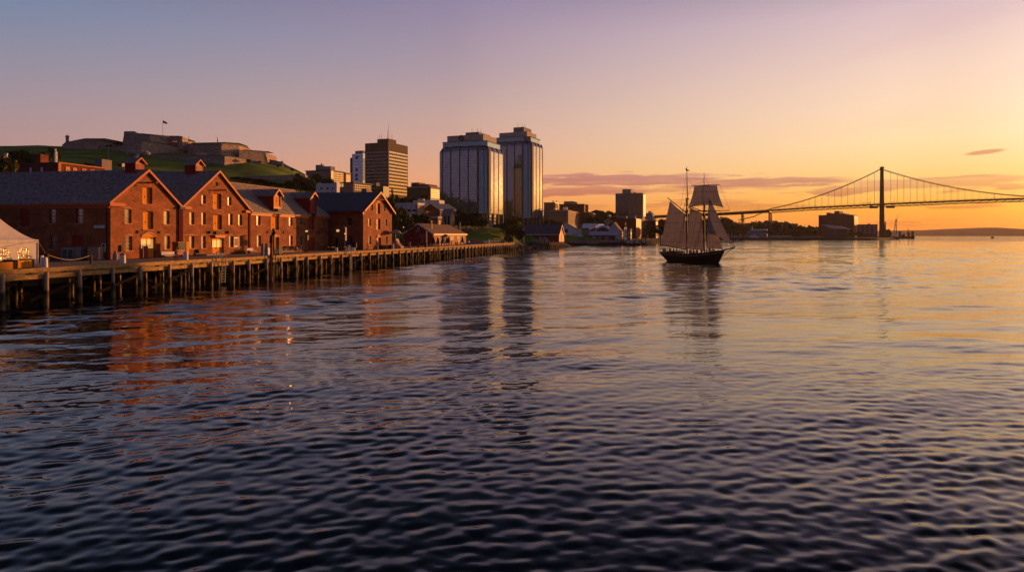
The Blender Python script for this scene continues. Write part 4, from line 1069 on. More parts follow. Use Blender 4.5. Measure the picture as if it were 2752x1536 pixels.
# added blocks outside the frame, only there for the towers to mirror
for x, y, w, d, h, lb in ((-262, 196, 34, 30, 58, 'added dark brick block beyond the left frame edge, seen mirrored in the shorter glass tower'), (-300, 150, 30, 30, 48, 'lower added dark block beyond the left frame edge, mirrored beside the first'), (-232, 250, 26, 26, 40, 'smallest added dark block beyond the left frame edge, mirrored low in the glass')):
    e = empty('office_block', (x, y, 3), .3, lb, 'building'); mb = MB(); mb.box(-w / 2, w / 2, -d / 2, d / 2, 0, h); mb.box(-w / 3, w / 4, -d / 3, d / 3, h + .01, h + 5); mb.build('wall', M_brick2, e)
    for i in range(int(h // 5)):
        for q in (0, 1):
            mb = MB(); mb.box(*((w / 2 + .02, w / 2 + .1, -d * .42, d * .42) if q else (-w * .42, w * .42, d / 2 + .02, d / 2 + .1)), 3 + i * 5, 5.2 + i * 5); mb.build('window_band', M_midglass, e)

# brown office slab
b = Bld('office_block', 'tall brown office block with golden ribbon windows on its right side and rooftop masts', 1044, 700, 24, 981, 1096)
H_ = b.z(381.5); b.body(H_, M_brown)
zt, zb_ = b.z(403), b.z(523)
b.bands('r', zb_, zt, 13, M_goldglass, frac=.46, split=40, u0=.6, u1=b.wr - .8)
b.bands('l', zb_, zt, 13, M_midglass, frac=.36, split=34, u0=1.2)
mb = MB(); mb.box(-.5, .5, -.5, .5, 0, H_); mb.build('corner_pier', M_tan, b.o)
b.body(b.z(372), M_brown, 'plant_room', z0=H_ + .01, x0=.5, x1=b.Rt(1066), y0=.5, y1=b.L(1013))
for px, h in ((1015, 6), (1021, 5.5), (1040, 16), (1048, 9), (1060, 6)):
    mb = MB(); y = b.L(px) if px < 1044 else 3; x = 3 if px < 1044 else b.Rt(px); mb.tube((x, y, b.z(372)), (x, y, b.z(372) + h), .22, .08); mb.build('antenna', M_blackmetal, b.o)

b = Bld('apartment_tower', 'slim pale blue glass tower left of the brown office block', 975, 740, 24, 942, 985)
b.body(b.z(422), M_mirror2); b.body(b.z(412), M_mirror2, 'upper_storeys', z0=b.z(422) + .01, x0=1, y0=.5, y1=b.L(944.5)); b.body(b.z(404), M_conc2, 'plant_room', z0=b.z(412) + .01, x0=1, y0=1, y1=b.L(953))
for py in (422, 455, 470, 480):
    mb = MB(); mb.box(-.4, -.05, b.L(961), b.L(956), b.z(py + 4), b.z(py - 3)); mb.build('dark_bay', M_darkpanel, b.o)
for i in range(22):
    mb = MB(); zq = b.z(484) + i * (b.z(424) - b.z(484)) / 22; mb.box(.5, b.wr - .3, -1.0, -.02, zq, zq + .35); mb.build('balcony', M_conc, b.o)
mb = MB(); mb.box(-.6, 0.0, b.wl - 2.2, b.wl + .1, 0, b.z(423)); mb.build('side_wall', M_darkpanel, b.o)

b = Bld('apartment_block', 'low apartment block on the hill with gold lit bays, left of the slim glass tower', 889, 620, 20, 822, 924)
H_ = b.z(458); b.body(H_, M_tan); b.body(b.z(456), M_darkpanel, 'roof_edge', z0=H_ + .01, x0=-.6, x1=b.wr + .6, y0=-.6, y1=b.wl + .6)
b.body(b.z(446), M_conc2, 'plant_room', z0=b.z(456) + .01, x0=1, x1=b.Rt(903), y0=1, y1=b.L(850)); b.body(b.z(440.5), M_conc2, 'lift_room', z0=b.z(456) + .01, x0=3, x1=6, y0=b.L(862), y1=b.L(843))
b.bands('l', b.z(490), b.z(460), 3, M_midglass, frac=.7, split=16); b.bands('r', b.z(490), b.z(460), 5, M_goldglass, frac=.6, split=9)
b.bands('r', b.z(486), b.z(458.5), 1, M_goldglass, frac=1, u0=.5, u1=b.Rt(896), name='glazed_stair')
mb = MB(); mb.tube((4, b.L(857), b.z(440)), (4, b.L(857), b.z(436)), .5, n=8); mb.build('vent', M_blackmetal, b.o)
b = Bld('apartment_block', 'small gold striped block squeezed against the slim glass tower', 929, 650, 20, 924, 943)
b.body(b.z(465), M_tan); b.bands('r', b.z(490), b.z(467), 1, M_goldglass, frac=.9, split=4); b.body(b.z(463.5), M_darkpanel, 'roof_edge', z0=b.z(465) + .01, x0=-.5, x1=b.wr + .5, y0=-.5, y1=b.wl + .5)

b = Bld('office_building', 'dark office building with brightly lit yellow corner windows left of the mirror towers', 1157, 600, 22, 1094, 1186)
b.body(b.z(505), M_darkpanel); b.body(b.z(500), M_conc2, 'roof_band', z0=b.z(505) + .01, x0=-.3, x1=b.wr + .3, y0=-.3, y1=b.wl + .3)
b.body(b.z(494), M_brickf, 'upper_block', z0=b.z(500) + .01, x0=2, x1=b.wr - 2, y0=b.L(1160) if False else 3, y1=b.wl - 3); b.body(b.z(488), M_brickf, 'top_block', z0=b.z(494) + .01, x0=4, x1=b.wr - 4, y0=14, y1=b.wl - 2)
b.bands('l', b.z(532), b.z(507), 5, M_midglass, frac=.45, split=22)
b.bands('r', b.z(531), b.z(507), 5, M_lampw, frac=.62, split=5)

# white corner building over the roof of the fourth warehouse
b = Bld('white_building', 'plain white block with small square windows directly above the dark blue warehouse roof', 905, 300, 12, 849, 913, zb=2)
b.body(b.z(492), M_cream); b.body(b.z(489), M_cream, 'stair_head', z0=b.z(492) + .01, x0=0, y0=.01, y1=b.L(898))
for px in (863.5, 880.5, 894):
    for py in (506, 519):
        u = b.L(px); w = .45 if px < 890 else .25
        mb = MB(); mb.box(-.06, .02, u - w, u + w, b.z(py + 2.7), b.z(py - 2.7)); mb.build('window', M_darkpanel, b.o)
b = Bld('glazed_building', 'grey glass building with a few lit windows beside the white block', 950, 330, 26, 912, 982, zb=2, wr=14)
b.body(b.z(492), M_tan); b.bands('l', b.z(516), b.z(493), 3, M_midglass, frac=.7, split=12); b.bands('r', b.z(512), b.z(493), 3, M_goldglass, frac=.45, split=9)
b.body(b.z(489), M_darkpanel, 'roof_edge', z0=b.z(492) + .01, x0=-.5, x1=b.wr + .5, y0=-.5, y1=b.wl + .5)
for px in (915, 921):
    mb = MB(); u = b.L(px); mb.box(-.2, -.07, u - .45, u + .45, b.z(501), b.z(490)); mb.build('lit_window', M_lampw, b.o)
b = Bld('brick_annex', 'low pinkish brick annex in front of the grey glass building', 985, 300, 14, 971, 993, zb=2)
b.body(b.z(506), M_tan); b.body(b.z(511), M_tan, 'wing', z0=0, x0=.5, x1=b.Rt(1004), y0=.6, y1=b.wl - .5)
b = Bld('dark_building', 'dark old building with a steep roof at the foot of the brown office block', 1030, 520, 18, 983, 1046, zb=14)
b.body(b.z(500), M_darkpanel); b.body(b.z(489), M_slate, 'roof', z0=b.z(500) + .01, x0=2, x1=b.wr - 2, y0=b.L(1008), y1=b.wl - .5)
b.bands('l', b.z(520), b.z(501), 2, M_midglass, frac=.6, split=14)

# pale cultural building and its neighbours
b = Bld('rendered_building', 'long off-white building with three square windows and a tan end wall behind the round trees', 1122, 300, 16, 1045, 1140, zb=3)
b.body(b.z(550), M_cream, roof=M_cream)
for px in (1083, 1100, 1114): 
    u = b.L(px); mb = MB(); mb.box(-.06, .03, u - .75, u + .75, b.z(568.5), b.z(562)); mb.build('window', M_darkpanel, b.o)
mb = MB(); mb.box(-.14, b.wr + .05, -.1, .9, 0, b.z(550.5)); mb.build('end_wall', M_tan, b.o)
b.body(b.z(546.5), M_cream, 'roof_vault', z0=b.z(550) + .95, x0=1, x1=b.wr - 1, y0=b.L(1072), y1=b.wl - .4)
for px in (1090, 1106):
    mb = MB(); u = b.L(px); mb.box(-.08, .0, u - .1, u + .1, .2, b.z(551)); mb.build('joint', M_conc2, b.o)
b = Bld('white_stair_tower', 'white stair tower with a lower flat-roofed wing left of the mirror tower', 1139, 340, 14, 1122, 1140.5, zb=5)
b.body(b.z(534), M_white); 
mb = MB(); mb.box(.8, b.Rt(1140) + 9, .5, 6, 0, b.z(538)); mb.build('link', M_cream, b.o)
mb = MB(); f0 = b.z(535.5); mb.box(7, 15, -5.5, 6, 0, f0); w_ = mb.build('wing', M_cream, b.o)
mb = MB(); mb.box(8, 9.2, -5.6, -5.45, b.z(545), b.z(540)); mb.build('window', M_darkpanel, w_)

def gabled(name, label, px, D, beta, left_px, right_px, eave, ridge, m, rm, zb, ridge_along='x', trim=None, oh=.5, hip=0, cat='building'):
    b = Bld(name, label, px, D, beta, left_px, right_px, zb=zb, cat=cat)
    wr, wl = b.wr, b.wl; ze = b.z(eave)
    if ridge_along == 'x':          # gable on the left-hand face
        zr = b.z(ridge, 0, wl / 2); 
        mb = MB(); mb.add([(0, 0, 0), (wr, 0, 0), (wr, wl, 0), (0, wl, 0), (0, 0, ze), (wr, 0, ze), (wr, wl, ze), (0, wl, ze), (0, wl / 2, zr), (wr - hip, wl / 2, zr)],
                          [(0, 1, 5, 4), (3, 7, 6, 2), (0, 4, 8, 7, 3), (1, 2, 6, 9, 5) if hip == 0 else (1, 2, 6, 5), (0, 3, 2, 1)] )
        mb.build('wall', m, b.o)
        sl = (zr - ze) / (wl / 2)
        for sg in (-1, 1):
            ye = -oh if sg < 0 else wl + oh; mb = MB()
            a = [(-oh, ye, ze - oh * sl), (wr + oh, ye, ze - oh * sl), (wr + (oh if not hip else -hip), wl / 2, zr), (-oh, wl / 2, zr)]
            mb.hexa([(p[0], p[1], p[2] + .04) for p in a], [(p[0], p[1], p[2] + .22) for p in a]); mb.build('roof', rm, b.o)
            if trim:
                mb = MB(); mb.hexa([(-oh - .1, ye, ze - oh * sl - .22), (-oh - .02, ye, ze - oh * sl - .22), (-oh - .02, wl / 2, zr - .22), (-oh - .1, wl / 2, zr - .22)], [(-oh - .1, ye, ze - oh * sl + .27), (-oh - .02, ye, ze - oh * sl + .27), (-oh - .02, wl / 2, zr + .27), (-oh - .1, wl / 2, zr + .27)]); mb.build('bargeboard', trim, b.o)
        if hip:
            mb = MB(); a = [(wr + oh, -oh, ze - oh * sl + .22), (wr + oh, wl + oh, ze - oh * sl + .22), (wr - hip, wl / 2, zr + .22)]; mb.add(a, [(0, 1, 2)]); mb.build('roof', rm, b.o)
        if trim:
            mb = MB(); mb.box(-oh, wr + oh, -oh - .1, -oh - .005, ze - oh * sl - .3, ze - oh * sl + .25); mb.build('eaves_board', trim, b.o)
    else:                            # gable on the right-hand face
        zr = b.z(ridge, wr / 2, 0)
        mb = MB(); mb.add([(0, 0, 0), (wr, 0, 0), (wr, wl, 0), (0, wl, 0), (0, 0, ze), (wr, 0, ze), (wr, wl, ze), (0, wl, ze), (wr / 2, 0, zr), (wr / 2, wl, zr)],
                          [(0, 1, 5, 8, 4), (3, 7, 9, 6, 2), (0, 4, 7, 3), (1, 2, 6, 5), (0, 3, 2, 1)])
        mb.build('wall', m, b.o)
        sl = (zr - ze) / (wr / 2)
        for sg in (-1, 1):
            xe = -oh if sg < 0 else wr + oh; mb = MB()
            a = [(xe, -oh, ze - oh * sl), (wr / 2, -oh, zr), (wr / 2, wl + oh, zr), (xe, wl + oh, ze - oh * sl)]
            mb.hexa([(p[0], p[1], p[2] + .04) for p in a], [(p[0], p[1], p[2] + .22) for p in a]); mb.build('roof', rm, b.o)
            if trim:
                mb = MB(); mb.hexa([(xe, -oh - .1, ze - oh * sl - .22), (xe, -oh - .02, ze - oh * sl - .22), (wr / 2, -oh - .02, zr - .22), (wr / 2, -oh - .1, zr - .22)], [(xe, -oh - .1, ze - oh * sl + .27), (xe, -oh - .02, ze - oh * sl + .27), (wr / 2, -oh - .02, zr + .27), (wr / 2, -oh - .1, zr + .27)]); mb.build('bargeboard', trim, b.o)
    b.ze = ze; b.zr = zr
    return b

# brick hall with a grey hipped roof
b = gabled('brick_hall', 'brick hall with wide pale grey metal roof and white columns below the shorter mirror tower', 1180, 310, 30, 1141, 1222, 560, 546.5, M_brickf, mat('grey_metal_roof', (.20, .235, .26), .45, metal=.2, noise=.1), 5, trim=M_cream, oh=1.0)
for px in (1181, 1195, 1209):
    mb = MB(); u = b.Rt(px); mb.box(u - .35, u + .35, -.75, -.25, 0, b.ze - .6); mb.build('column', M_conc, b.o)
b.bands('l', b.z(600), b.z(563), 3, M_midglass, frac=.5, split=4); b.bands('r', b.z(600), b.z(563), 3, M_midglass, frac=.45, split=6)
b = gabled('entrance_pavilion', 'small glazed pavilion with a steep dark gable and white columns', 1213, 285, 40, 1190, 1222, 574, 562, M_darkglass, M_slate, 4.5, 'y', trim=M_conc, oh=.5)
for px in (1194, 1203, 1212):
    mb = MB(); u = b.L(px); mb.box(-.5, -.1, u - .2, u + .2, 0, b.ze - .5); mb.build('column', M_conc, b.o)
b = gabled('grey_gabled_house', 'grey house with a tall steep gable half hidden by trees behind the off-white building', 1088, 370, 25, 1055, 1098, 549, 534, M_conc2, M_slate, 8, 'y', oh=.3)
b = Bld('low_brick_wing', 'low brick wing with tall pale windows in front of the hall', 1176, 270, 20, 1150, 1186, zb=4)
b.body(b.z(587), M_brickf, roof=M_conc); b.bands('l', b.z(606), b.z(590), 1, M_frame, frac=.8, split=6); b.bands('r', b.z(606), b.z(590), 1, M_frame, frac=.8, split=3)

# ---- gift-shop shed on the wharf
b = gabled('wooden_shed', 'low quayside shop with dark red gable, white trim, pale shingled front and brown roof', 1163, P(202.5, 67.4).y, math.degrees(TH), 1085, 1252, 627.5, 601.5, M_redpaint, M_shingle, 3.0, 'x', trim=M_white, oh=.35, hip=5.5)
M_shfront = mat('weathered_shingle_wall', (.46, .24, .12), .85, noise=.3, nscale=2.5, nstretch=(1, 1, 4))
mb = MB(); mb.box(.0, b.wr, -.06, -.004, 0, b.ze - .1); mb.build('front_wall', M_shfront, b.o)
mb = MB(); mb.box(-.3, b.wr + .4, -.5, -.46, b.ze - .38, b.ze + .0); mb.build('eaves_trim', M_trimy, b.o)
fsh = lambda u, z, d: (u, d - .07, z)
def swin(px, wpx, y0, y1, glass=M_darkglass, fm=M_frame, nx=3, nz=4):
    u = b.Rt(px); w = abs(b.Rt(px + wpx / 2) - b.Rt(px - wpx / 2)) / 2
    o_ = (u - w, u + w, b.z(y1, u), b.z(y0, u))
    mb = MB(); fbox(mb, fsh, o_[0] - .18, o_[1] + .18, o_[2] - .15, o_[3] + .15, -.06, -.002); wd = mb.build('window', fm, b.o)
    mb = MB(); k = .08
    for i in range(nx):
        for j in range(nz):
            a = o_[0] + (o_[1] - o_[0]) * i / nx; c2 = o_[2] + (o_[3] - o_[2]) * j / nz
            fbox(mb, fsh, a + k, a + (o_[1] - o_[0]) / nx - k, c2 + k, c2 + (o_[3] - o_[2]) / nz - k, -.09, -.062)
    mb.build('pane', glass, wd)
swin(1213.5, 8, 636, 643, nx=3, nz=3)
swin(1176.5, 4, 637, 651, nx=1, nz=1); swin(1192, 6.5, 634, 650, nx=2, nz=1, fm=M_blackmetal, glass=M_darkglass); swin(1231, 6, 636, 648, nx=3, nz=4, glass=M_glass); swin(1243, 4, 638, 652, nx=1, nz=1)
mb = MB(); u = b.Rt(1192); mb.lathe([(1.3, 0), (1.25, .3), (.9, .7), (.1, .9)], 10, (u, -.3, b.z(634, u) - .25)); mb.build('awning', M_blackmetal, b.o)
fgl = lambda u, z, d: (d - .01, u, z)
yc = b.wl / 2; 
mb = MB(); fbox(mb, fgl, yc - .35, yc + .35, b.z(619.5, 0, yc), b.z(611.5, 0, yc), -.06, 0); gw = mb.build('gable_window', M_white, b.o)
mb = MB(); fbox(mb, fgl, yc - .22, yc + .22, b.z(618.7, 0, yc), b.z(612.5, 0, yc), -.1, -.065); mb.build('pane', M_midglass, gw)
# sign lettering too small to read: rows of small white strokes
def strokes(parent, f, u0, u1, z0, z1, m, seed, dens=.7, name='lettering', d0=-.05, d1=-.01):
    """unreadable distant lettering: uneven upright and cross strokes"""
    rg = random.Random(seed); mb = MB(); h = z1 - z0; u = u0
    while u < u1 - h * .3:
        w = h * rg.uniform(.38, .62)
        if rg.random() < .13: u += w * .8; continue
        k = h * .17; x1 = min(u + w, u1)
        pick = rg.sample(range(5), 3)
        if 0 in pick: fbox(mb, f, u, u + k, z0, z1, d0, d1)
        if 1 in pick: fbox(mb, f, x1 - k, x1, z0, z1, d0, d1)
        if 2 in pick: fbox(mb, f, u + k * 1.02, x1 - k * 1.02, z1 - k, z1, d0, d1)
        if 3 in pick: fbox(mb, f, u + k * 1.02, x1 - k * 1.02, z0, z0 + k, d0, d1)
        if 4 in pick: fbox(mb, f, u + k * 1.02, x1 - k * 1.02, (z0 + z1) / 2 - k / 2, (z0 + z1) / 2 + k / 2, d0, d1)
        u = x1 + h * .16
    return mb.build(name, m, parent)
for i, (xa, xb, ya, yb) in enumerate(((1115, 1124, 620.5, 624), (1129, 1139, 627, 628.8), (1124, 1145, 631, 634.5), (1124, 1141, 636.5, 639), (1131, 1137, 640.5, 645), (1131, 1137, 646.5, 651), (1095, 1103, 628, 630), (1101, 1108, 637, 639.5))):
    ua, ub = b.L(xb), b.L(xa); strokes(b.o, fgl, ua, ub, b.z(yb, 0, ua), b.z(ya, 0, ua), mat('faded_white_letters', (.30, .30, .34), .6), 40 + i)
mb = MB(); mb.box(5.6, 6.0, 2.2, 2.6, b.zr - 1.4, b.zr + 1.2); mb.build('stove_pipe', M_trimy, b.o)
shed = b

# ---- red boathouse and the quays beyond
b = gabled('red_boathouse', 'dark red boathouse with blue-grey roof and orange lit gable end on a short pier', 1502, 328, 20, 1394, 1515.5, 628.8, 605, M_redpaint, M_slate2, 3.0, 'y', trim=M_trimy, oh=.4)
M_orange = mat('orange_boards_and_sun_glow', (.50, .13, .04), .6, noise=.35, nscale=2, nstretch=(6, 6, .2))
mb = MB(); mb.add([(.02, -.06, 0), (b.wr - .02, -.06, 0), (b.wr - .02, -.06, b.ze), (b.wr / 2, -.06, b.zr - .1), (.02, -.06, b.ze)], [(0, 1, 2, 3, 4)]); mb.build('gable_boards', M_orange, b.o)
mb = MB(); mb.box(-.1, b.wr + .1, -.16, -.08, b.ze - .15, b.ze + .05); mb.box(b.wr / 2 - .07, b.wr / 2 + .07, -.16, -.08, 0, b.zr - .4); mb.box(.0, .25, -.16, -.08, 0, b.ze - .2); mb.box(b.wr - .25, b.wr, -.16, -.08, 0, b.ze - .2); mb.build('white_battens', M_trimy, b.o)
mb = MB(); mb.box(-.5, -.44, -.3, b.wl + .4, b.ze - .45, b.ze - .1); mb.build('gutter', M_white, b.o)
for px, w in ((1426.5, .3), (1452, .5), (1464, .4)):
    mb = MB(); u = b.L(px); mb.box(-.08, -.01, u - w, u + w, b.z(643), b.z(633 if w < .35 else 637)); mb.build('window', M_signw, b.o)
boat_h = b
pr = empty('boathouse_pier', W(1470, 333), 0, 'short dark pier on close-set pale piles under the red boathouse', 'pier')
def ppart(mb, name, m, root, **k):
    o = mb.build(name, m, None, **k); o.data.transform(Matrix.Translation(-Vector(root.location))); o.parent = root; return o
mb = MB(); a = [W(1408, 326), W(1477, 323), W(1513, 334), W(1440, 345)]; mb.hexa([Vector((p.x, p.y, 2.2)) for p in a], [Vector((p.x, p.y, 2.98)) for p in a]); ppart(mb, 'deck', M_wood, pr)
for i in range(11):
    q = W(1477 + i * 3.4, 323 + i * 1.05, 0); mb = MB(); mb.tube((q.x, q.y, -2), (q.x, q.y, 3.9 if i % 3 == 0 else 3.2), .24, .2); ppart(mb, 'pile', M_pile, pr)
for i in range(12):
    q = W(1412 + i * 5.4, 325.8 - i * .25, 0); mb = MB(); mb.tube((q.x, q.y, -2), (q.x, q.y, 2.2), .22, .2); ppart(mb, 'pile', M_pile, pr)
mb = MB()
for i in range(14):
    q = W(1411 + i * 5, 326 - i * .22, 0); mb.tube((q.x, q.y, 2.98), (q.x, q.y, 4.0), .05)
mb.poly([W(1411, 326, 4.0), W(1476, 323, 4.0)], .04); mb.poly([W(1411, 326, 3.5), W(1476, 323, 3.5)], .03); ppart(mb, 'railing', M_white, pr)

# quay wall below the museum
qy = empty('quay_wall', W(1600, 424), 0, 'low dark concrete quay wall with pale patches, right of the red boathouse', 'quay wall')
mb = MB(); a = [W(1512, 424), W(1668, 427), W(1668, 436), W(1512, 436)]; mb.hexa([Vector((p.x, p.y, -1)) for p in a], [Vector((p.x, p.y, 3.1)) for p in a]); ppart(mb, 'wall', M_conc2, qy)
mb = MB(); a = [W(1578, 423.5), W(1608, 424.2), W(1608, 425), W(1578, 425)]; mb.hexa([Vector((p.x, p.y, .8)) for p in a], [Vector((p.x, p.y, 3.0)) for p in a]); ppart(mb, 'patched_panel', M_tan, qy)
for i in range(20):
    q = W(1514 + i * 7.8, 423.2 + i * .15, 0); mb = MB(); mb.tube((q.x, q.y, -1), (q.x, q.y, 3.3), .22); ppart(mb, 'fender_pile', M_pile, qy)

# museum: cream shed with long sloping roof
b = Bld('gabled_museum', 'cream museum hall with off-centre gable sloping far down to the right, dark slate roof', 1566, 432, 8, 1514, 1600, zb=3, wr=26)
# gable faces the camera: left-hand face
yL = b.wl; zp = b.z(599, 0, b.L(1518)); ze_r = b.z(628); ze_l = b.z(604, 0, yL); up_ = b.L(1518)
dpt = 26
mb = MB(); prof = [(0, 0, 0), (0, 0, ze_r), (0, up_, zp), (0, yL, ze_l), (0, yL, 0)]
mb.prism(prof, (dpt, 0, 0)); mb.build('wall', M_cream, b.o)
mb = MB(); mb.hexa([(.3, -.6, ze_r - .1), (dpt, -.6, ze_r - .1), (dpt, up_, zp + .05), (.3, up_, zp + .05)], [(.3, -.6, ze_r + .3), (dpt, -.6, ze_r + .3), (dpt, up_, zp + .45), (.3, up_, zp + .45)]); mb.build('roof', M_slate, b.o)
for px, w, ya, yb in ((1517.5, 2.0, 615, 625), (1519.5, .9, 637, 646), (1532, 1.2, 637, 646), (1548, 1.1, 640, 643.5)):
    u = b.L(px); mb = MB(); mb.box(-.12, -.01, u - w, u + w, b.z(yb), b.z(ya)); mb.build('window', M_darkglass, b.o)
fm_ = lambda u, z, d: (d, u, z)
u0_, u1_ = b.L(1552), b.L(1535); strokes(b.o, fm_, u0_, u1_, b.z(631.5), b.z(628), M_darkpanel, 77)
# grey vaulted market hall
b = Bld('market_hall', 'pale grey market hall with vaulted roof, long flat canopy and dark arched gable', 1655, 430, 11, 1585, 1662, zb=3, wr=24)
yL = b.wl; M_gr2 = mat('pale_grey_cladding', (.52, .53, .58), .6, noise=.08)
zc = b.z(623); n = 11
mb = MB(); arc = []
for i in range(n):
    q = i / (n - 1); u = b.L(1655) * 0 + yL * (.02 + .93 * q); arc.append((0, u, b.z(632) + (b.z(605) - b.z(632)) * (1 - abs(2 * q - 1.02) ** 1.7)))
mb.prism([(0, arc[0][1], 0)] + arc + [(0, arc[-1][1], 0)], (24, 0, 0)); mb.build('vault', M_gr2, b.o)
mb = MB(); arc2 = [(-.1, yL * .22 + (yL * .56) * i / 8, b.z(622) + (b.z(610) - b.z(622)) * (1 - abs(i / 4 - 1) ** 1.8)) for i in range(9)]
mb.prism(arc2, (.08, 0, 0)); mb.build('dark_gable', mat('mauve_brick_gable', (.15, .085, .08), .8), b.o)
mb = MB(); mb.hexa([(-3.2, -.5, b.z(632)), (.2, -.5, b.z(632)), (.2, yL + .5, b.z(632)), (-3.2, yL + .5, b.z(632))], [(-1.8, -.3, b.z(621.5)), (.2, -.3, b.z(621.5)), (.2, yL - .2, b.z(621.5)), (-1.8, yL - .2, b.z(621.5))]); mb.build('canopy', M_gr2, b.o)
mb = MB(); mb.box(-1.6, -.05, .2, yL - .2, 0, b.z(633)); mb.build('shopfront', M_darkpanel, b.o)
for px, w in ((1596.5, 3.2), (1613, 2.2), (1630, 2.8)):
    u = b.L(px); mb = MB(); mb.box(-1.75, -1.62, u - w / 2, u + w / 2, .15, b.z(636)); o_ = mb.build('window', M_signw if px < 1600 else M_frame, b.o)
    mb = MB()
    for i in range(4): mb.box(-1.82, -1.76, u - w / 2 + w * (i + .12) / 4, u - w / 2 + w * (i + .88) / 4, .6, b.z(638)); 
    mb.build('pane', M_darkglass, o_)
# blue glazed roofs behind
b = Bld('glass_roofed_hall', 'hall with blue glazed sloping roofs between the museum and the market hall', 1600, 470, 10, 1562, 1640, zb=3, wr=20)
mb = MB(); mb.box(0, 20, 0, b.wl, 0, b.z(616)); mb.build('wall', M_conc2, b.o)
mb = MB(); z0_, z1_ = b.z(613), b.z(601); mb.hexa([(0, 0, z0_), (14, 0, z1_), (14, b.wl, z1_), (0, b.wl, z0_)], [(0, 0, z0_ + .3), (14, 0, z1_ + .3), (14, b.wl, z1_ + .3), (0, b.wl, z0_ + .3)]); mb.build('glass_roof', M_mirror2, b.o)
b = Bld('glass_roofed_hall', 'hall with a blue glazed roof just right of the first one, below the small cupola', 1636, 466, 10, 1604, 1690, zb=3, wr=22)
mb = MB(); mb.box(0, 22, 0, b.wl, 0, b.z(614)); mb.build('wall', M_conc2, b.o)
mb = MB(); z0_, z1_ = b.z(611), b.z(602); mb.hexa([(0, 0, z0_), (14, 0, z1_), (14, b.wl, z1_), (0, b.wl, z0_)], [(0, 0, z0_ + .3), (14, 0, z1_ + .3), (14, b.wl, z1_ + .3), (0, b.wl, z0_ + .3)]); mb.build('glass_roof', M_mirror2, b.o)
# shop with gable and glazed gold bay
b = gabled('quayside_shop', 'quayside shop with long sloping roof and gold lit glazed end', 1668, 436, 20, 1632, 1674.5, 622, 598, M_gr2, M_shingle, 3, 'x', oh=.3)
b.bands('r', .5, b.z(624), 2, M_goldglass, frac=.8, split=4); b.bands('l', .5, b.z(624), 2, M_white, frac=.7, split=5)
b = gabled('narrow_gabled_house', 'very narrow tall white gabled house front, brightly lit', 1678, 436, 30, 1676.6, 1684.5, 613, 607.5, M_white, M_slate, 3, 'y', oh=.1)
for i in range(4):
    mb = MB(); mb.box(b.wr * .35, b.wr * .65, -.08, -.01, 2 + i * 2.6, 3.3 + i * 2.6); mb.build('window', M_darkglass, b.o)
b = Bld('low_shop', 'low pinkish shop with white windows between the narrow house and the red brick block', 1694, 440, 20, 1684, 1698, zb=3)
b.body(b.z(618), M_tan, roof=M_slate); b.bands('l', .5, b.z(622), 2, M_white, frac=.7, split=3); b.bands('r', .5, b.z(622), 2, M_white, frac=.7, split=2)
# small cupola tower
b = Bld('clock_cupola', 'little white cupola tower with a domed roof above the market hall', 1635, 480, 20, 1629, 1641.5, zb=3)
b.body(b.z(598), M_frame); b.bands('r', b.z(608), b.z(600), 1, M_darkglass, frac=.7, split=2); b.bands('l', b.z(608), b.z(600), 1, M_darkglass, frac=.7, split=2)
mb = MB(); c_ = (b.wr / 2, b.wl / 2, b.z(598)); r_ = (b.wr + b.wl) / 3.2; mb.lathe([(r_ * 1.15, 0), (r_ * 1.1, .4), (r_ * .9, 1.6), (r_ * .45, 2.6), (.15, 3.3)], 12, c_); mb.build('dome', M_tan, b.o)

# large dark red brick block with glowing end
b = Bld('brick_block', 'big blank dark red brick block with glowing orange right side', 1709, 480, 20, 1645, 1741, zb=3)
b.body(b.z(586.5), M_brickf, y1=b.wl)
mb = MB(); u_ = b.Rt(1722); mb.box(-.02, u_, -.25, -.02, 0, b.z(587)); mb.build('sunlit_wall_paint', M_orange, b.o)  # orange overlay puts low sunlight into the colour of this face
for i in range(6):
    mb = MB(); u = u_ + 1 + (b.wr - u_ - 1.5) * i / 5; mb.box(u - .5, u + .5, -.3, -.02, 4, b.z(591)); mb.build('pilaster', M_tan, b.o)
b.bands('r', b.z(650), b.z(590), 6, M_midglass, frac=.5, split=6, u0=u_ + .5)
for px, w in ((1664, 3), (1676, 3.5), (1690, 1.5), (1698, 4)):
    mb = MB(); y = b.L(px); mb.box(2, 5, y - w / 2, y + w / 2, b.z(586.4), b.z(580)); mb.build('roof_unit', M_conc2, b.o)
b = Bld('brick_block', 'small dark brick block with one glowing edge behind the waterfront trees', 1762, 520, 20, 1741, 1767.5, zb=4)
b.body(b.z(594), M_brick2, roof=M_conc2)
mb = MB(); mb.box(0, b.wr, -.2, -.02, 0, b.z(595)); mb.build('sunlit_wall_paint', M_orange, b.o)  # sunlit edge put into the colour with the same orange

# tall apartment slab
b = Bld('apartment_slab', 'tall tan apartment slab with dark window rows standing alone left of the sailing ship', 1727, 800, 21, 1654, 1733.5)
H_ = b.z(518); b.body(H_, M_tan); b.body(b.z(507), M_conc2, 'plant_room', z0=H_ + .01, x0=1, x1=b.wr - 1, y0=b.L(1695), y1=b.L(1672)); b.body(b.z(515.5), M_conc2, 'lift_room', z0=H_ + .01, x0=1, x1=b.wr - 1, y0=b.L(1707), y1=b.L(1702))
for (a_, c_) in ((1656, 1690), (1694, 1724)):
    for i in range(14):
        z0_ = b.z(580) + (b.z(521) - b.z(580)) * i / 14
        mb = MB(); ya, yb = b.L(c_), b.L(a_); n = 7
        for k in range(n):
            if a_ > 1690 and k in (2, 4): continue
            q = (yb - ya) / n; mb.box(-.1, -.01, ya + q * (k + .12), ya + q * (k + .88), z0_ + .7, z0_ + 2.4)
        mb.build('window_row', M_darkglass, b.o)
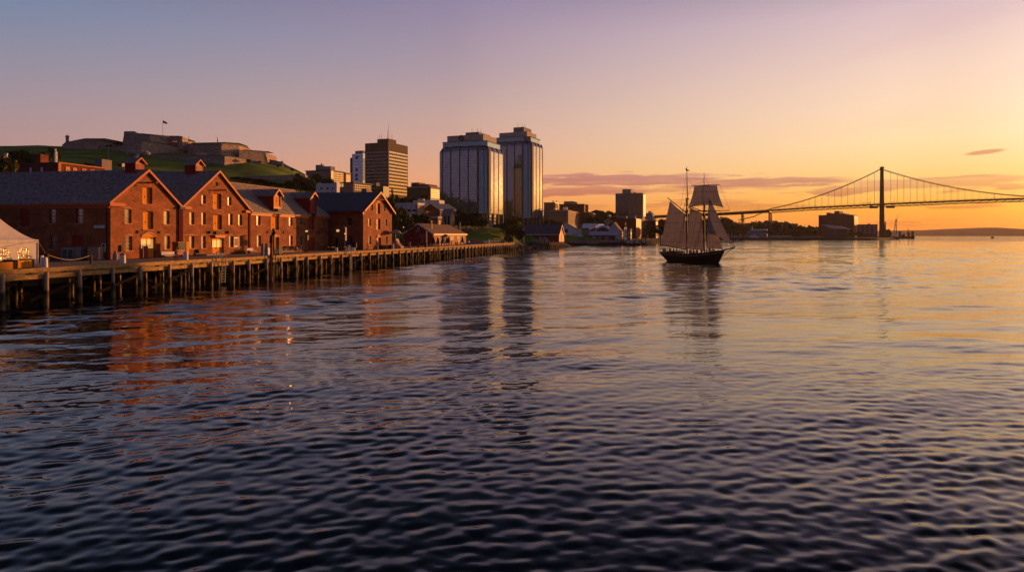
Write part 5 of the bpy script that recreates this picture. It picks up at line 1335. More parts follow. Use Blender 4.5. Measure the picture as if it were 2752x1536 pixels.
for i in range(14):
    z0_ = b.z(580) + (b.z(521) - b.z(580)) * i / 14; mb = MB(); mb.box(.4, b.wr - .4, -.9, -.02, z0_ + .2, z0_ + 1.1); mb.build('balcony', M_frame, b.o)
mb = MB(); mb.tube((3, b.L(1679), b.z(507)), (3, b.L(1679), b.z(505)), .3); mb.build('antenna', M_blackmetal, b.o)
b = Bld('apartment_block', 'small distant grey block just above the bridge approach, right of the apartment slab', 1754, 1000, 20, 1733.5, 1759)
b.body(b.z(572), M_conc2); b.body(b.z(567), M_conc2, 'plant_room', z0=b.z(572) + .01, x0=1, y0=b.L(1749), y1=b.L(1742)); b.bands('l', b.z(582), b.z(573), 2, M_midglass, frac=.4, split=9)
# office with gridded fronts
b = Bld('office_building', 'mid-rise tan office with gridded glowing right face and a white roof room', 1527, 560, 14, 1461, 1564, zb=8)
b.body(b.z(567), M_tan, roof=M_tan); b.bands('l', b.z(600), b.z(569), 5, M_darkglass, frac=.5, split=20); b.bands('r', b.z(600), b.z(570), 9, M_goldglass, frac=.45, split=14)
b.body(b.z(563), M_white, 'roof_room', z0=b.z(567) + .95, x0=2, x1=b.wr * .4, y0=b.L(1512), y1=b.L(1478)); b.body(b.z(558.5), M_white, 'roof_hatch', z0=b.z(563) + .01, x0=3, x1=6, y0=b.L(1492), y1=b.L(1486))
mb = MB(); mb.box(1, 5, b.L(1523.5), b.L(1512.5), b.z(567), b.z(556)); mb.build('lit_penthouse', M_goldglass, b.o)
b = Bld('office_building', 'lower tan wing behind the gridded office, brick on the left', 1584, 620, 14, 1564, 1604, zb=8)
b.body(b.z(572), M_brickf, roof=M_tan); b.bands('r', b.z(590), b.z(573), 4, M_goldglass, frac=.4, split=8)
b = Bld('brick_block', 'dark brick block topped by a square tower, on the ridge behind the gridded office', 1570, 700, 16, 1503, 1581, zb=20)
b.body(b.z(550), M_brick2, roof=M_brick2); b.body(b.z(540), M_tan, 'tower', z0=b.z(550) + .95, x0=1, x1=b.wr - 1, y0=b.L(1540), y1=b.L(1515)); b.body(b.z(547.5), M_conc2, 'upper_storey', z0=b.z(550) + .95, x0=1, y0=b.L(1566), y1=b.L(1546))
b = Bld('dark_apartment_block', 'dark block with roof masts just right of the taller mirror tower', 1492, 640, 16, 1462, 1499.5, zb=18)
b.body(b.z(546), M_brick2, roof=M_darkpanel); b.bands('l', b.z(560), b.z(547), 3, M_midglass, frac=.5, split=8)
for px in (1485, 1492):
    mb = MB(); y = b.L(min(px, 1491.5)); mb.tube((2 + (px > 1490) * 4, y, b.z(546)), (2 + (px > 1490) * 4, y, b.z(539)), .2); mb.ball((2 + (px > 1490) * 4, y, b.z(540.5)), .7, 8, 5); mb.build('mast', M_blackmetal, b.o)
b = gabled('low_school', 'low dark building with a shallow roof on the wooded ridge left of the apartment slab', 1620, 760, 20, 1583, 1632, 571, 564, M_brick2, M_slate, 20, 'x')

# ---- hotel-like slab and neighbours near the bridge tower
M_hotel = mat('purple_brown_precast', (.17, .10, .105), .85, noise=.1, nscale=.1)
b = Bld('hotel_slab', 'wide purple-brown slab block with stepped roof below the suspension bridge', 2293, 1000, 36, 2200, 2303.5, zb=2)
HOTELWR = b.wr
H_ = b.z(576.5); b.body(H_, M_hotel); b.body(b.z(573), M_hotel, 'upper_storeys', z0=H_ + .01, x0=.3, y0=b.L(2273), y1=b.L(2221)); b.body(b.z(566), M_hotel, 'lift_tower', z0=b.z(573) + .01, x0=1, y0=b.L(2255), y1=b.L(2242)); b.body(b.z(570), M_hotel, 'side_tower', z0=b.z(573) + .01, x0=1, y0=b.L(2231), y1=b.L(2220.5))
for i in range(13):
    z0_ = b.z(625) + (b.z(579) - b.z(625)) * i / 13; mb = MB(); n = 34
    for k in range(n):
        q = b.wl / n; mb.box(-.2, -.01, q * (k + .2), q * (k + .8), z0_ + .6, z0_ + 1.8)
    mb.build('window_row', M_darkglass, b.o)
for i in range(13):
    z0_ = b.z(625) + (b.z(579) - b.z(625)) * i / 13; mb = MB(); mb.box(.5, b.wr - .5, -1.5, -.02, z0_, z0_ + 1.2); mb.build('balcony', M_frame, b.o)
for k in range(9):
    mb = MB(); y = b.L(2272) + (b.L(2222) - b.L(2272)) * k / 8; mb.box(-.5, -.02, y - .5, y + .5, 2, b.z(574.5)); mb.build('fin', M_hotel, b.o)
b = Bld('office_building', 'purple-grey office block with white window strips left of the bridge tower', 2358, 1000, 30, 2304, 2372, zb=2, wr=14)
b.wr = 14; b.body(b.z(604), M_hotel, roof=M_hotel); b.bands('l', b.z(628), b.z(606), 4, M_signw, frac=.25, split=4); b.body(b.z(600.5), M_hotel, 'roof_room', z0=b.z(604) + .95, x0=1, y0=b.L(2338), y1=b.L(2332))
b = Bld('waterside_hall', 'low modern hall with sweeping roof and glowing glass edge in front of the hotel slab', 2278, 900, 29, 2210, 2290, zb=2.5, wr=30)
b.wr = 30
mb = MB(); mb.box(0, 26, 0, b.wl, 0, b.z(614.5)); mb.build('wall', mat('olive_wall', (.12, .105, .085), .9, noise=.2, nscale=.1), b.o)
mb = MB(); yl = b.wl; mb.prism([(-2, yl + 1, b.z(602.5)), (-2, yl * .72, b.z(604.5)), (-2, yl * .3, b.z(607)), (-2, -4, b.z(616)), (-2, yl * .7, b.z(612))], (28, 0, 0)); mb.build('roof', M_gr2, b.o)
mb = MB(); mb.box(-.4, -.05, 0, yl * .62, b.z(614.3), b.z(611.5)); mb.build('glazing', M_goldglass, b.o)
mb = MB()
b = Bld('domed_arena', 'pale green curved-roof arena with a white roof slab behind the shore', 2062, 880, 21, 2008, 2067, zb=2.5, wr=20)
b.wr = 20; yl = b.wl
mb = MB(); n = 9; mb.prism([(0, 0, 0)] + [(0, yl * i / (n - 1), b.z(634) + (b.z(617) - b.z(634)) * math.sin(math.pi * (.12 + .62 * i / (n - 1)))) for i in range(n)] + [(0, yl, 0)], (18, 0, 0)); mb.build('curved_wall', mat('pale_green_panels', (.24, .29, .30), .5, noise=.1, nscale=.1), b.o)
mb = MB(); mb.box(-.6, 19, .2, yl * .82, b.z(619), b.z(615.5)); mb.build('roof_slab', M_white, b.o)
mb = MB(); mb.tube((4, b.L(2021), b.z(618)), (4, b.L(2021), b.z(608)), .9, .1, 6); mb.build('spire', M_white, b.o)
b = Bld('low_shed', 'low reddish shed with a glowing end at the shore right of the ship', 2002, 850, 19, 1970, 2008, zb=2.5, wr=12)
b.wr = 12; b.body(b.z(627), M_brickf); mb = MB(); mb.box(-.3, -.02, .2, b.L(2001), b.z(637), b.z(629)); mb.build('lit_end', M_goldglass, b.o)  # gold strip by the corner stands for the sunlit end wall
b = Bld('white_tank_shed', 'long rounded white shed at the waterline left of the latticed bridge pier', 2038, 850, 20, 2012, 2040, zb=2.5, wr=8)
mb = MB(); yl = b.wl; mb.prism([(0, 0, 0)] + [(0, yl * i / 8, 1 + 3.2 * math.sin(math.pi * (.1 + .8 * i / 8))) for i in range(9)] + [(0, yl, 0)], (8, 0, 0)); mb.build('shell', M_white, b.o)
for px, w_, lb in ((2085, 12, 'long low dark shed right of the latticed bridge pier'), (2112, 14, 'low shed with a lit strip below the wooded hill'), (2168, 14, 'low purple-grey boat store left of the hotel slab')):
    b = Bld('low_shed', lb, px + w_, 870, 24, px - w_, px + w_ + 1, zb=2.5, wr=10); b.wr = 10; b.body(b.z(634.5), M_conc2, roof=M_white if px != 2168 else M_hotel); b.bands('l', .6, b.z(636), 1, M_goldglass if px == 2112 else M_midglass, frac=.6, split=8)

# ---- left background: brick building behind the first roof
M_brick3 = M_brickf
b = Bld('brick_school', 'long red brick building with cream windows and a square chimney above the first warehouse roof', 156, 160, math.degrees(TH) - 1, 52, 282, zb=3)
b.body(b.z(435.5), M_brick2); 
mb = MB(); mb.box(-.2, .6, -.3, -.02, 0, b.z(436)); mb.build('corner_strip', M_fascia, b.o)
mb = MB(); mb.box(-.1, b.wr + .1, -.35, -.03, b.z(438.5), b.z(435.2)); mb.build('eaves_board', M_fascia, b.o)
for i, px in enumerate((181.5, 200.5, 225.5, 247.5, 266)):
    u = b.Rt(px); mb = MB(); mb.box(u - .6, u + .6, -.12, -.02, b.z(468, u), b.z((448, 451, 453.5, 455.5, 457.5)[i], u)); wnd = mb.build('window', M_trimy, b.o)
    mb = MB(); mb.box(u - .08, u + .08, -.18, -.125, b.z(468, u), b.z(455, u)); mb.build('mullion', M_redpaint, wnd)
for px in (83, 113):
    y = b.L(px); mb = MB(); mb.box(-.12, -.02, y - .25, y + .25, b.z(464), b.z(449)); mb.build('window', M_cream, b.o)
mb = MB(); y = b.L(98); mb.box(1, 3.2, y - .1, y + 1.3, b.z(436), b.z(411)); mb.build('chimney', M_brickf, b.o)
for px, w_, t_ in ((158, .22, 399), (162.5, .16, 406)):
    mb = MB(); y = 1.0; x = b.Rt(px) if px > 157 else .8; mb.tube((x, y, b.z(436)), (x, y, b.z(t_)), w_); mb.build('steel_flue', M_white, b.o)
    mb = MB(); mb.tube((x, y, b.z(t_ + 9)), (x, y, b.z(t_ + 8)), w_ * 1.3); mb.build('flue_band', M_blackmetal, b.o)
b = Bld('roof_plant_box', 'tall blank tan box with blue-grey left side rising behind the brick building', 275, 175, math.degrees(TH), 255, 300.5, zb=3)
b.body(b.z(427.5), M_tan); mb = MB(); mb.box(-.15, -.02, 0, b.wl, 0, b.z(427.6)); mb.build('blue_side', mat('blue_grey_cladding', (.16, .20, .26), .6), b.o)
b = Bld('low_cream_block', 'low cream block peeping over the roof between the two red cupolas', 334, 190, math.degrees(TH), 332, 370, zb=3)
b.body(b.z(451), M_conc)
b = Bld('low_brick_block', 'low dark brick block left of the long brick building, small lit roof domes', 56, 165, math.degrees(TH), 20, 60, zb=3)
b.body(b.z(441), M_brick2); mb = MB(); mb.ball((2, b.L(43), b.z(441)), .75, 10, 6, .8); mb.build('roof_dome', M_trimy, b.o)
b = Bld('stair_tower', 'small glowing brick stair tower at the far left edge behind the leafy tree', 9, 150, math.degrees(TH), 2, 20, zb=3)
b.body(b.z(420), M_brickf); mb = MB(); mb.tube((1, .6, b.z(420)), (1, .6, b.z(410)), .4, .5, 8); mb.build('vent_cowl', M_grey, b.o)
# silver ventilator on the ridge
v = empty('roof_ventilator', P(101, 92, 3), ANG, 'silver round-topped ventilator above the ridge between second and third warehouse', 'ventilator')
D_ = v.location.y; px_ = 1376 + FPX * v.location.x / D_
mb = MB(); zt_ = zz(470, D_) - 3; zb_2 = zz(497, D_) - 3; mb.lathe([(.25, 0), (.25, zt_ - .9), (.42, zt_ - .85), (.42, zt_ - .3), (.25, zt_ - .05), (.05, zt_)], 12); mb.build('flue', M_grey, v)
mb = MB(); mb.tube((0, 0, zt_), (0, 0, zt_ + .5), .04); mb.build('finial', M_grey, v)

# ================================================================== CITADEL
ft = empty('citadel_fort', W(560, 500, 50), 0, 'star-shaped stone fort with grassed ramparts crowning the green hill', 'fort')
def fpart(mb, name, m, **k):
    o = mb.build(name, m, None, **k); o.data.transform(Matrix.Translation(-Vector(ft.location))); o.parent = ft; return o
M_turf = mat('rampart_turf', (.10, .13, .02), .95, noise=.4, nscale=.12)
def bastion(name, pts, base, cap=None, batter=.06, m=M_fstone, depth=24):
    """pts: (px, D, ytop) left to right along the outer foot; the solid runs back 'depth' metres"""
    top = [W(px, D, zz(y, D)) for px, D, y in pts]
    bot = [W(px, D, base) for px, D, y in pts]
    # batter: foot of the wall stands forward
    bot = [Vector((p.x, p.y - (t.z - base) * batter, base)) for p, t in zip(bot, top)]
    bk_t = [Vector((p.x, p.y + depth, p.z)) for p in top]; bk_b = [Vector((p.x, p.y + depth, base)) for p in top]
    mb = MB(); n = len(pts)
    for i in range(n - 1): mb.add([bot[i], bot[i + 1], top[i + 1], top[i]], [(0, 1, 2, 3)])
    for i in range(n - 1): mb.add([top[i], top[i + 1], bk_t[i + 1], bk_t[i]], [(0, 1, 2, 3)])
    mb.add([bot[0], top[0], bk_t[0], bk_b[0]], [(0, 1, 2, 3)]); mb.add([bot[-1], bk_b[-1], bk_t[-1], top[-1]], [(0, 1, 2, 3)])
    o = fpart(mb, name, m)
    mb = MB()
    for i in range(n - 1):      # coping stones
        a, b_ = top[i], top[i + 1]; mb.hexa([a + Vector((0, -.35, -.05)), b_ + Vector((0, -.35, -.05)), b_ + Vector((0, .6, -.05)), a + Vector((0, .6, -.05))], [a + Vector((0, -.35, .45)), b_ + Vector((0, -.35, .45)), b_ + Vector((0, .6, .45)), a + Vector((0, .6, .45))])
    c = mb.build('coping', M_conc2, None); c.data.transform(Matrix.Translation(-Vector(ft.location))); c.parent = o
    if cap:
        caph, cd = cap; mb = MB()
        L0 = [p + Vector((0, .6, .02)) for p in top]; L1 = [p + Vector((0, cd, caph)) for p in top]; L2 = [p + Vector((0, depth, caph)) for p in top]; L3 = [p + Vector((0, depth + 6, -3)) for p in top]
        L1[0].x += caph * 1.2; L1[-1].x -= caph * 1.2; L2[0].x += caph * 1.2; L2[-1].x -= caph * 1.2
        mb.grid([L0, L1, L2, L3]); g = mb.build('rampart', M_turf, None); g.data.transform(Matrix.Translation(-Vector(ft.location))); g.parent = o
    return o
bastion('bastion', [(167, 520, 392), (176, 506, 384), (206, 498, 378), (262, 498, 378), (300, 508, 385), (318, 518, 392)], 48, (3.0, 9))
bastion('bastion', [(330, 512, 385), (334, 510, 362), (368, 504, 362), (403, 496, 365.5), (440, 507, 369), (475, 518, 373), (491.5, 523, 374)], 50, (2.2, 8))
bastion('gun_battery', [(333, 511, 356.5), (336, 510, 354.5), (362, 507, 354.5), (372, 509, 361)], 70, None, 0, depth=10)
bastion('gun_battery', [(477, 512, 367.2), (480, 511, 366.6), (490, 511.5, 368), (492, 513, 372)], 70, None, 0, depth=8)
bastion('bastion', [(300, 503, 398), (340, 494, 390), (381, 480, 382), (400, 486, 384), (440, 499, 390), (491, 515, 400)], 38, (1.6, 7))
bastion('bastion', [(492, 522, 389.5), (595.5, 502, 388), (643, 518, 390.5)], 40, (2.9, 9))
bastion('bastion', [(643, 512, 405), (712.6, 532, 410), (717, 533, 424), (721, 534, 440)], 36, None)
mb = MB(); a = [W(644, 512, zz(405, 512)), W(712, 532, zz(410, 532))]
mb.grid([[p + Vector((0, .5, 0)) for p in a], [p + Vector((0, 8, 1.9)) for p in a], [p + Vector((0, 22, 1.9)) for p in a]]); fpart(mb, 'rampart', M_turf)
bastion('outer_wall', [(398, 472, 418), (500, 462, 420), (604, 442, 421.5), (661, 464, 430)], 30, (1.5, 6), depth=18)
bastion('outer_wall', [(670, 470, 432), (700, 476, 436), (722, 482, 441)], 34, None, depth=10)
bastion('outer_wall', [(724, 500, 430), (742, 498, 433), (757, 498, 437), (772, 500, 446), (798, 505, 458), (820, 508, 470)], 20, None, depth=6)
bastion('retaining_wall', [(655, 395, 476), (700, 398, 474.5), (745, 400, 474), (790, 404, 471), (812, 406, 475)], 24, None, depth=2)
for i, px in enumerate((456, 460.5, 465, 469.5, 474)):
    p = W(px, 510, zz(371.5, 510)); mb = MB(); mb.box(p.x - .45, p.x + .45, p.y, p.y + 1.5, p.z - 2, p.z + 1.9); fpart(mb, 'merlon', M_fstone)
def turret(px, D, yt, yb, r):
    p = W(px, D, zz(yb, D)); h = (yb - yt) * D / FPX; mb = MB(); mb.lathe([(r, -3), (r, h * .45), (r * 1.35, h * .5), (r * 1.25, h * .58), (r * .7, h * .68), (.12, h * .72), (.08, h)], 10, (p.x, p.y, p.z)); fpart(mb, 'turret', M_fstone, smooth=False)
turret(181, 508, 358, 377, 1.1); turret(757.5, 496, 428, 445, 1.0)
for px, yt, yb in ((508, 364, 412), (584, 367, 381)):
    p = W(px, 500, zz(yb, 500)); mb = MB(); mb.tube((p.x, p.y, p.z - 2), (p.x + (2 if px > 550 else 0) * 0, p.y, zz(yt, 500)), .3, .12); 
    if px > 550: mb.tube((p.x + .8, p.y, p.z - 1), (p.x - .2, p.y, zz(yt, 500)), .2, .1)
    fpart(mb, 'signal_mast', M_conc2)
mb = MB(); p = W(505, 521, 0)
mb.add([W(515, 505, 44), W(560, 503, 44), W(556, 504, zz(409, 503)), W(525, 505, zz(407, 503))], [(0, 1, 2, 3)]); fpart(mb, 'rubble_bank', M_conc)
fp = empty('flagpole', W(437.5, 505, zz(368, 505)), 0, 'tall thin flagpole with a small red flag on the fort', 'flagpole')
h_ = zz(323, 505) - zz(368, 505); mb = MB(); mb.tube((0, 0, -3), (0, 0, h_), .16, .08); mb.build('pole', M_conc2, fp)
mb = MB(); mb.grid([[(.1, 0, h_ - .1), (1.2, .25, h_ - .7), (2.4, -.1, h_ - 1.3), (3.3, .1, h_ - 1.9)], [(.1, 0, h_ - 2.2), (1.2, .25, h_ - 2.3), (2.4, -.1, h_ - 2.8), (3.3, .1, h_ - 2.9)]]); mb.build('flag', mat('red_flag', (.45, .03, .03), .7), fp)
# floodlight mast on the slope
fl = empty('floodlight_mast', W(291, 300, zz(428, 300)), 0, 'thin mast with two dark floodlight heads above the tan box', 'light mast')
h_ = zz(392, 300) - zz(428, 300); mb = MB(); mb.tube((0, 0, -8), (0, 0, h_), .14, .1); mb.build('pole', M_grey, fl)
for x in (-.9, .6): mb = MB(); mb.box(x, x + .9, -.3, .3, h_ - .5, h_ + .4); mb.build('floodlight', M_blackmetal, fl)
# rocky outcrop with a stream-like gravel chute
rk = empty('rock_outcrop', W(360, 330, 38), 0, 'pale jagged rocks at the left foot of the fort', 'rocks')
rg = random.Random(11); mb = MB()
def rock(mb, c, r, rg, sz=.7):
    n = 8; m = 5; vs = []; fs = []
    for k in range(m + 1):
        for i in range(n):
            q = 2 * math.pi * i / n; e = math.pi * k / m; j = rg.uniform(.72, 1.2)
            vs.append((c[0] + r * j * math.sin(e) * math.cos(q), c[1] + r * j * math.sin(e) * math.sin(q), c[2] - r * sz * j * math.cos(e)))
    for k in range(m):
        for i in range(n): fs.append((k * n + i, k * n + (i + 1) % n, (k + 1) * n + (i + 1) % n, (k + 1) * n + i))
    mb.add(vs, fs)
for px, py, r in ((346, 408, 2.6), (351, 412, 3), (356, 417, 3), (366, 411, 3), (372, 415, 3.2), (380, 420, 3.2), (392, 420, 3), (362, 421, 2.6), (349, 418, 2.5)):
    D = 446; p = W(px, D, zz(py, D)); p.z = hz(p.x, p.y) + r * .6 + .8; rock(mb, p, r * .85, rg)
o_ = mb.build('rocks', mat('pale_rock', (.36, .31, .30), .9, noise=.3, nscale=.5), None); o_.data.transform(Matrix.Translation(-Vector(rk.location))); o_.parent = rk
mb = MB(); L = []; Rr = []
for px, py, w, D in ((372, 418, 5, 432), (360, 428, 7, 415), (346, 438, 8, 400), (333, 447, 10, 385), (322, 453, 12, 375)):
    for Q, o_ in ((L, -w / 2), (Rr, w / 2)):
        p = W(px + o_, D); p.z = hz(p.x, p.y) + 1.7; Q.append(p)
mb.grid([L, Rr]); mb.grid([[p + Vector((0, 0, -3)) for p in L], L]); mb.grid([Rr, [p + Vector((0, 0, -3)) for p in Rr]])
o_ = mb.build('gravel_chute', mat('gravel', (.40, .35, .35), .95, noise=.3, nscale=.6), None); o_.data.transform(Matrix.Translation(-Vector(rk.location))); o_.parent = rk

# ================================================================== TREES
def leaf_cloud(rg, n_clump, n_leaf, leaf, shape='round'):
    """foliage in a unit crown (radius 1, height 2): clumps of small tilted leaf sprays with gaps"""
    rs = np.random.RandomState(rg); vs = []; fs = []
    for c in range(n_clump):
        while True:
            p = rs.uniform(-1, 1, 3)
            if (p ** 2).sum() < .8: break
        if shape == 'cone':
            h = rs.uniform(-1, .95); r = (1 - (h + 1) / 2) * .85 * rs.uniform(.4, 1); a = rs.uniform(0, 6.28); p = np.array([r * math.cos(a), r * math.sin(a), h])
        elif shape == 'round':
            n_ = np.linalg.norm(p); p = p / max(n_, .05) * (n_ ** .45) * .8; p[2] = p[2] * (1.0 if p[2] > 0 else .8)
        rad = rs.uniform(.2, .36) if shape != 'cone' else .16 + .18 * (1 - (p[2] + 1) / 2)
        for k in range(n_leaf):
            d = rs.normal(0, 1, 3); d /= np.linalg.norm(d); q = p + d * rad * rs.uniform(.45, 1.05)
            a = rs.normal(0, 1, 3); a /= np.linalg.norm(a); b = np.cross(a, rs.normal(0, 1, 3)); b /= np.linalg.norm(b); L = leaf * rs.uniform(.6, 1.3)
            o = len(vs); vs += [tuple(q - a * L), tuple(q - b * L * .6), tuple(q + a * L), tuple(q + b * L * .6)]; fs.append((o, o + 1, o + 2, o + 3))
    return vs, fs
CROWN = {}
def tree_proto(kind):
    if kind in CROWN: return CROWN[kind]
    out = []
    for k in range(3 if kind == 'round' else 2):
        mb = MB(); v, f = leaf_cloud(20 + k + (50 if kind == 'cone' else 0), 46 if kind == 'round' else 60, 62 if kind == 'round' else 34, .085 if kind == 'round' else .075, kind); mb.add(v, f)
        o = mb.build('crown_proto', M_leaf); out.append(o.data); bpy.data.objects.remove(o)
    CROWN[kind] = out
    return out
trunkm = None
def tree(px, D, ytop, wpx, ybot, label, kind='round', k=0, m=None, zg=None, name='broadleaf_tree', group='trees around the waterfront'):
    w = wpx * D / FPX; x = rr(px) * D
    zg = hz(x, D) if zg is None else zg
    zt = zz(ytop, D); zb_ = max(zz(ybot, D), zg + .4)
    e = empty(name, (x, D, zg), (px * 1.7) % 6.28, label, 'tree', group)
    H_ = max(zt - zb_, 1.5)
    for i in range(1):
        me = tree_proto(kind)[k % len(tree_proto(kind))]
        if m:
            key = (kind, k % len(tree_proto(kind)), m.name)
            if key not in CROWN:
                c = me.copy(); c.materials.clear(); c.materials.append(m); CROWN[key] = c
            me = CROWN[key]
        o = bpy.data.objects.new('crown', me); COL.objects.link(o); o.parent = e
        o.location = (0, 0, (zt + zb_) / 2 - zg); o.scale = (w / 2 * 1.1, w / 2 * 1.1, H_ / 2 * 1.06)
    mb = MB(); r = max(.12, w * .035); hh = (zt + zb_) / 2 - zg
    mb.tube((0, 0, -.6), (0, 0, hh), r, r * .5)
    for a in range(4):
        q = a * 1.57 + .4; mb.tube((0, 0, hh * .55), (math.cos(q) * w * .25, math.sin(q) * w * .25, hh + H_ * .12), r * .45, r * .15, 6)
    mb.build('trunk', M_bark, e)
    return e
# waterfront and park
for a in (
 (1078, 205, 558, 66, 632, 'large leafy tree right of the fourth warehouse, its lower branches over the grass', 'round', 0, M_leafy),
 (1092, 216, 590, 50, 636, 'lower bushy tree between the large tree and the shop shed', 'round', 1, M_leafy),
 (1060, 240, 556, 44, 620, 'tree partly hidden behind the right corner of the fourth warehouse', 'round', 2, None),
 (1115, 250, 574, 34, 607, 'left one of two round dark trees behind the shop roof', 'round', 1, None),
 (1139, 253, 573, 36, 607, 'right one of two round dark trees behind the shop roof', 'round', 0, None),
 (1233, 300, 562, 40, 610, 'dark tree right of the small glazed pavilion', 'round', 2, None),
 (1252, 300, 577, 54, 616, 'broad dark tree above the park path, in front of the shorter mirror tower', 'round', 0, None),
 (1276, 305, 572, 48, 614, 'broad dark tree above the park path, right of the first broad one', 'round', 1, None),
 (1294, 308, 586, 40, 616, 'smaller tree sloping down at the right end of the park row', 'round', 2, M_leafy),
 (1345, 300, 601, 46, 641, 'low dark tree below the gap between the two mirror towers', 'round', 2, None),
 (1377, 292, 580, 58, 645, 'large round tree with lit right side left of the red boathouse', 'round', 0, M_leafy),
 (1366, 270, 632, 26, 652, 'small dark bush at the foot of the large round tree', 'round', 1, None),
 (1395, 288, 612, 30, 646, 'narrow tree leaning against the large round tree on its right', 'round', 1, None)):
    tree(*a)
# above the warehouse roofs
i = 0
for px, D, yt, w, yb, lb in (
 (836, 330, 480, 42, 524, 'dark tree on the slope left of the white block'), (808, 340, 470, 48, 520, 'dark tree on the slope, second left of the white block'),
 (782, 345, 486, 44, 525, 'dark tree on the slope above the left end of the blue slate roof'), (756, 350, 492, 40, 528, 'dark tree behind the ridge of the third warehouse'),
 (724, 350, 488, 44, 525, 'dark tree near the middle of the third warehouse ridge'), (696, 350, 480, 46, 520, 'dark tree right of the thin flue on the ridge'),
 (664, 352, 478, 44, 515, 'dark tree above the right roof slope of the second warehouse'), (640, 360, 476, 38, 510, 'dark tree left of the silver ventilator'), (850, 420, 466, 30, 500, 'tree below the apartment block on the hill'),
 (880, 440, 478, 40, 500, 'tree between apartment block and white block'),
 (1054, 330, 508, 18, 560, 'tall narrow dark conifer in front of the brown office block'),
 (1066, 335, 525, 34, 560, 'dark tree right of the narrow conifer'), (1090, 345, 528, 40, 562, 'dark tree below the dark office building'), (1116, 350, 530, 40, 560, 'dark tree left of the white stair tower'),
 (1046, 300, 528, 34, 566, 'dark tree just right of the fourth warehouse gable'), (1140, 360, 520, 30, 545, 'dark tree left of the mirror tower behind the white wing')):
    tree(px, D, yt, w, yb, lb, 'cone' if 'conifer' in lb else 'round', i, None, group='trees above the warehouse roofs', name='conifer' if 'conifer' in lb else 'broadleaf_tree'); i += 1
for px, D, yt, w, yb, lb in (
 (16, 118, 422, 62, 480, 'yellow-green leafy tree at the far left edge above the slate roof'),
 (30, 300, 405, 44, 440, 'dark bushy tree on the hill just right of the yellow-green tree'), (62, 300, 404, 56, 446, 'dark bushy tree on the hill left of the brick chimney'),
 (92, 310, 412, 40, 442, 'dark bushy tree directly behind the brick chimney'), (118, 320, 408, 36, 440, 'dark bushy tree right of the brick chimney'), (142, 330, 394, 40, 436, 'dark bushy tree left of the steel flue'), (236, 300, 438, 44, 462, 'low dark tree behind the tan roof box')):
    tree(px, D, yt, w, yb, lb, 'round', i, M_leafy if px == 16 else None, group='trees on the left hillside'); i += 1
# on the fort slope
for px, D, y, w in ((668, 460, 433, 14), (698, 474, 437, 8), (724, 478, 441, 9), (747, 480, 445, 8), (785, 482, 455, 10), (800, 400, 470, 16)):
    e = tree(px, D, y - 5, w, y + 6, {668: 'dark round bush against the outer fort wall', 698: 'small bush right of the round bush on the fort slope', 724: 'bush at the right end of the fort wall', 747: 'small bush below the little stone turret', 785: 'bush on the descending wall right of the turret', 800: 'bush at the foot of the hill right of the retaining wall'}[px], 'round', i, None, name='bush', group='bushes on the fort slope'); i += 1
# right of the mirror towers
for px, D, yt, w, yb, lb, m_ in (
 (1478, 500, 590, 40, 612, 'dark tree at the foot of the gridded office', None), (1500, 500, 594, 36, 612, 'second dark tree at the foot of the gridded office', None),
 (1592, 560, 582, 44, 606, 'dark tree right of the brick wing', None), (1614, 640, 566, 40, 606, 'tree on the ridge left of the apartment slab', None), (1642, 660, 566, 44, 606, 'tree close to the left edge of the apartment slab', None), (1600, 455, 612, 22, 628, 'bush between museum roof and market hall', M_leafy),
 (1750, 500, 606, 34, 632, 'tree right of the glowing brick block', M_leafy), (1775, 510, 604, 40, 634, 'tree left of the mainsail', None), (1800, 520, 602, 40, 634, 'tree behind the mainsail of the ship', None),
 (1782, 620, 588, 40, 612, 'tree below the bridge approach left of the mainsail', None), (1850, 640, 590, 60, 634, 'tree behind the masts of the ship', None), (1900, 680, 586, 60, 636, 'tree behind the foremast of the ship', None),
 (1935, 760, 582, 44, 634, 'dark domed tree right of the jib under the bridge', None), (1956, 790, 583, 40, 634, 'second dark tree right of the jib under the bridge', None), (1980, 800, 596, 34, 636, 'dark tree left of the latticed pier', None),
 (2160, 880, 612, 44, 638, 'rounded tree at the shore left of the hotel slab', M_leafy), (2136, 880, 617, 36, 638, 'rounded tree second left of the hotel slab', None), (2120, 900, 622, 30, 638, 'low tree at the shore in the middle between pier and hotel', None), (2308, 880, 621, 20, 640, 'tree at the right corner of the hotel slab', M_leafy), (2330, 880, 627, 26, 641, 'low tree left of the bridge tower foot', M_leafy), (2285, 870, 622, 22, 640, 'dark tree in front of the hall with the sweeping roof', None), (2386, 945, 615, 18, 640, 'dark tree directly right of the bridge tower foot', None)):
    tree(px, D, yt, w, yb, lb, 'round', i, m_, group='trees on the far shore'); i += 1
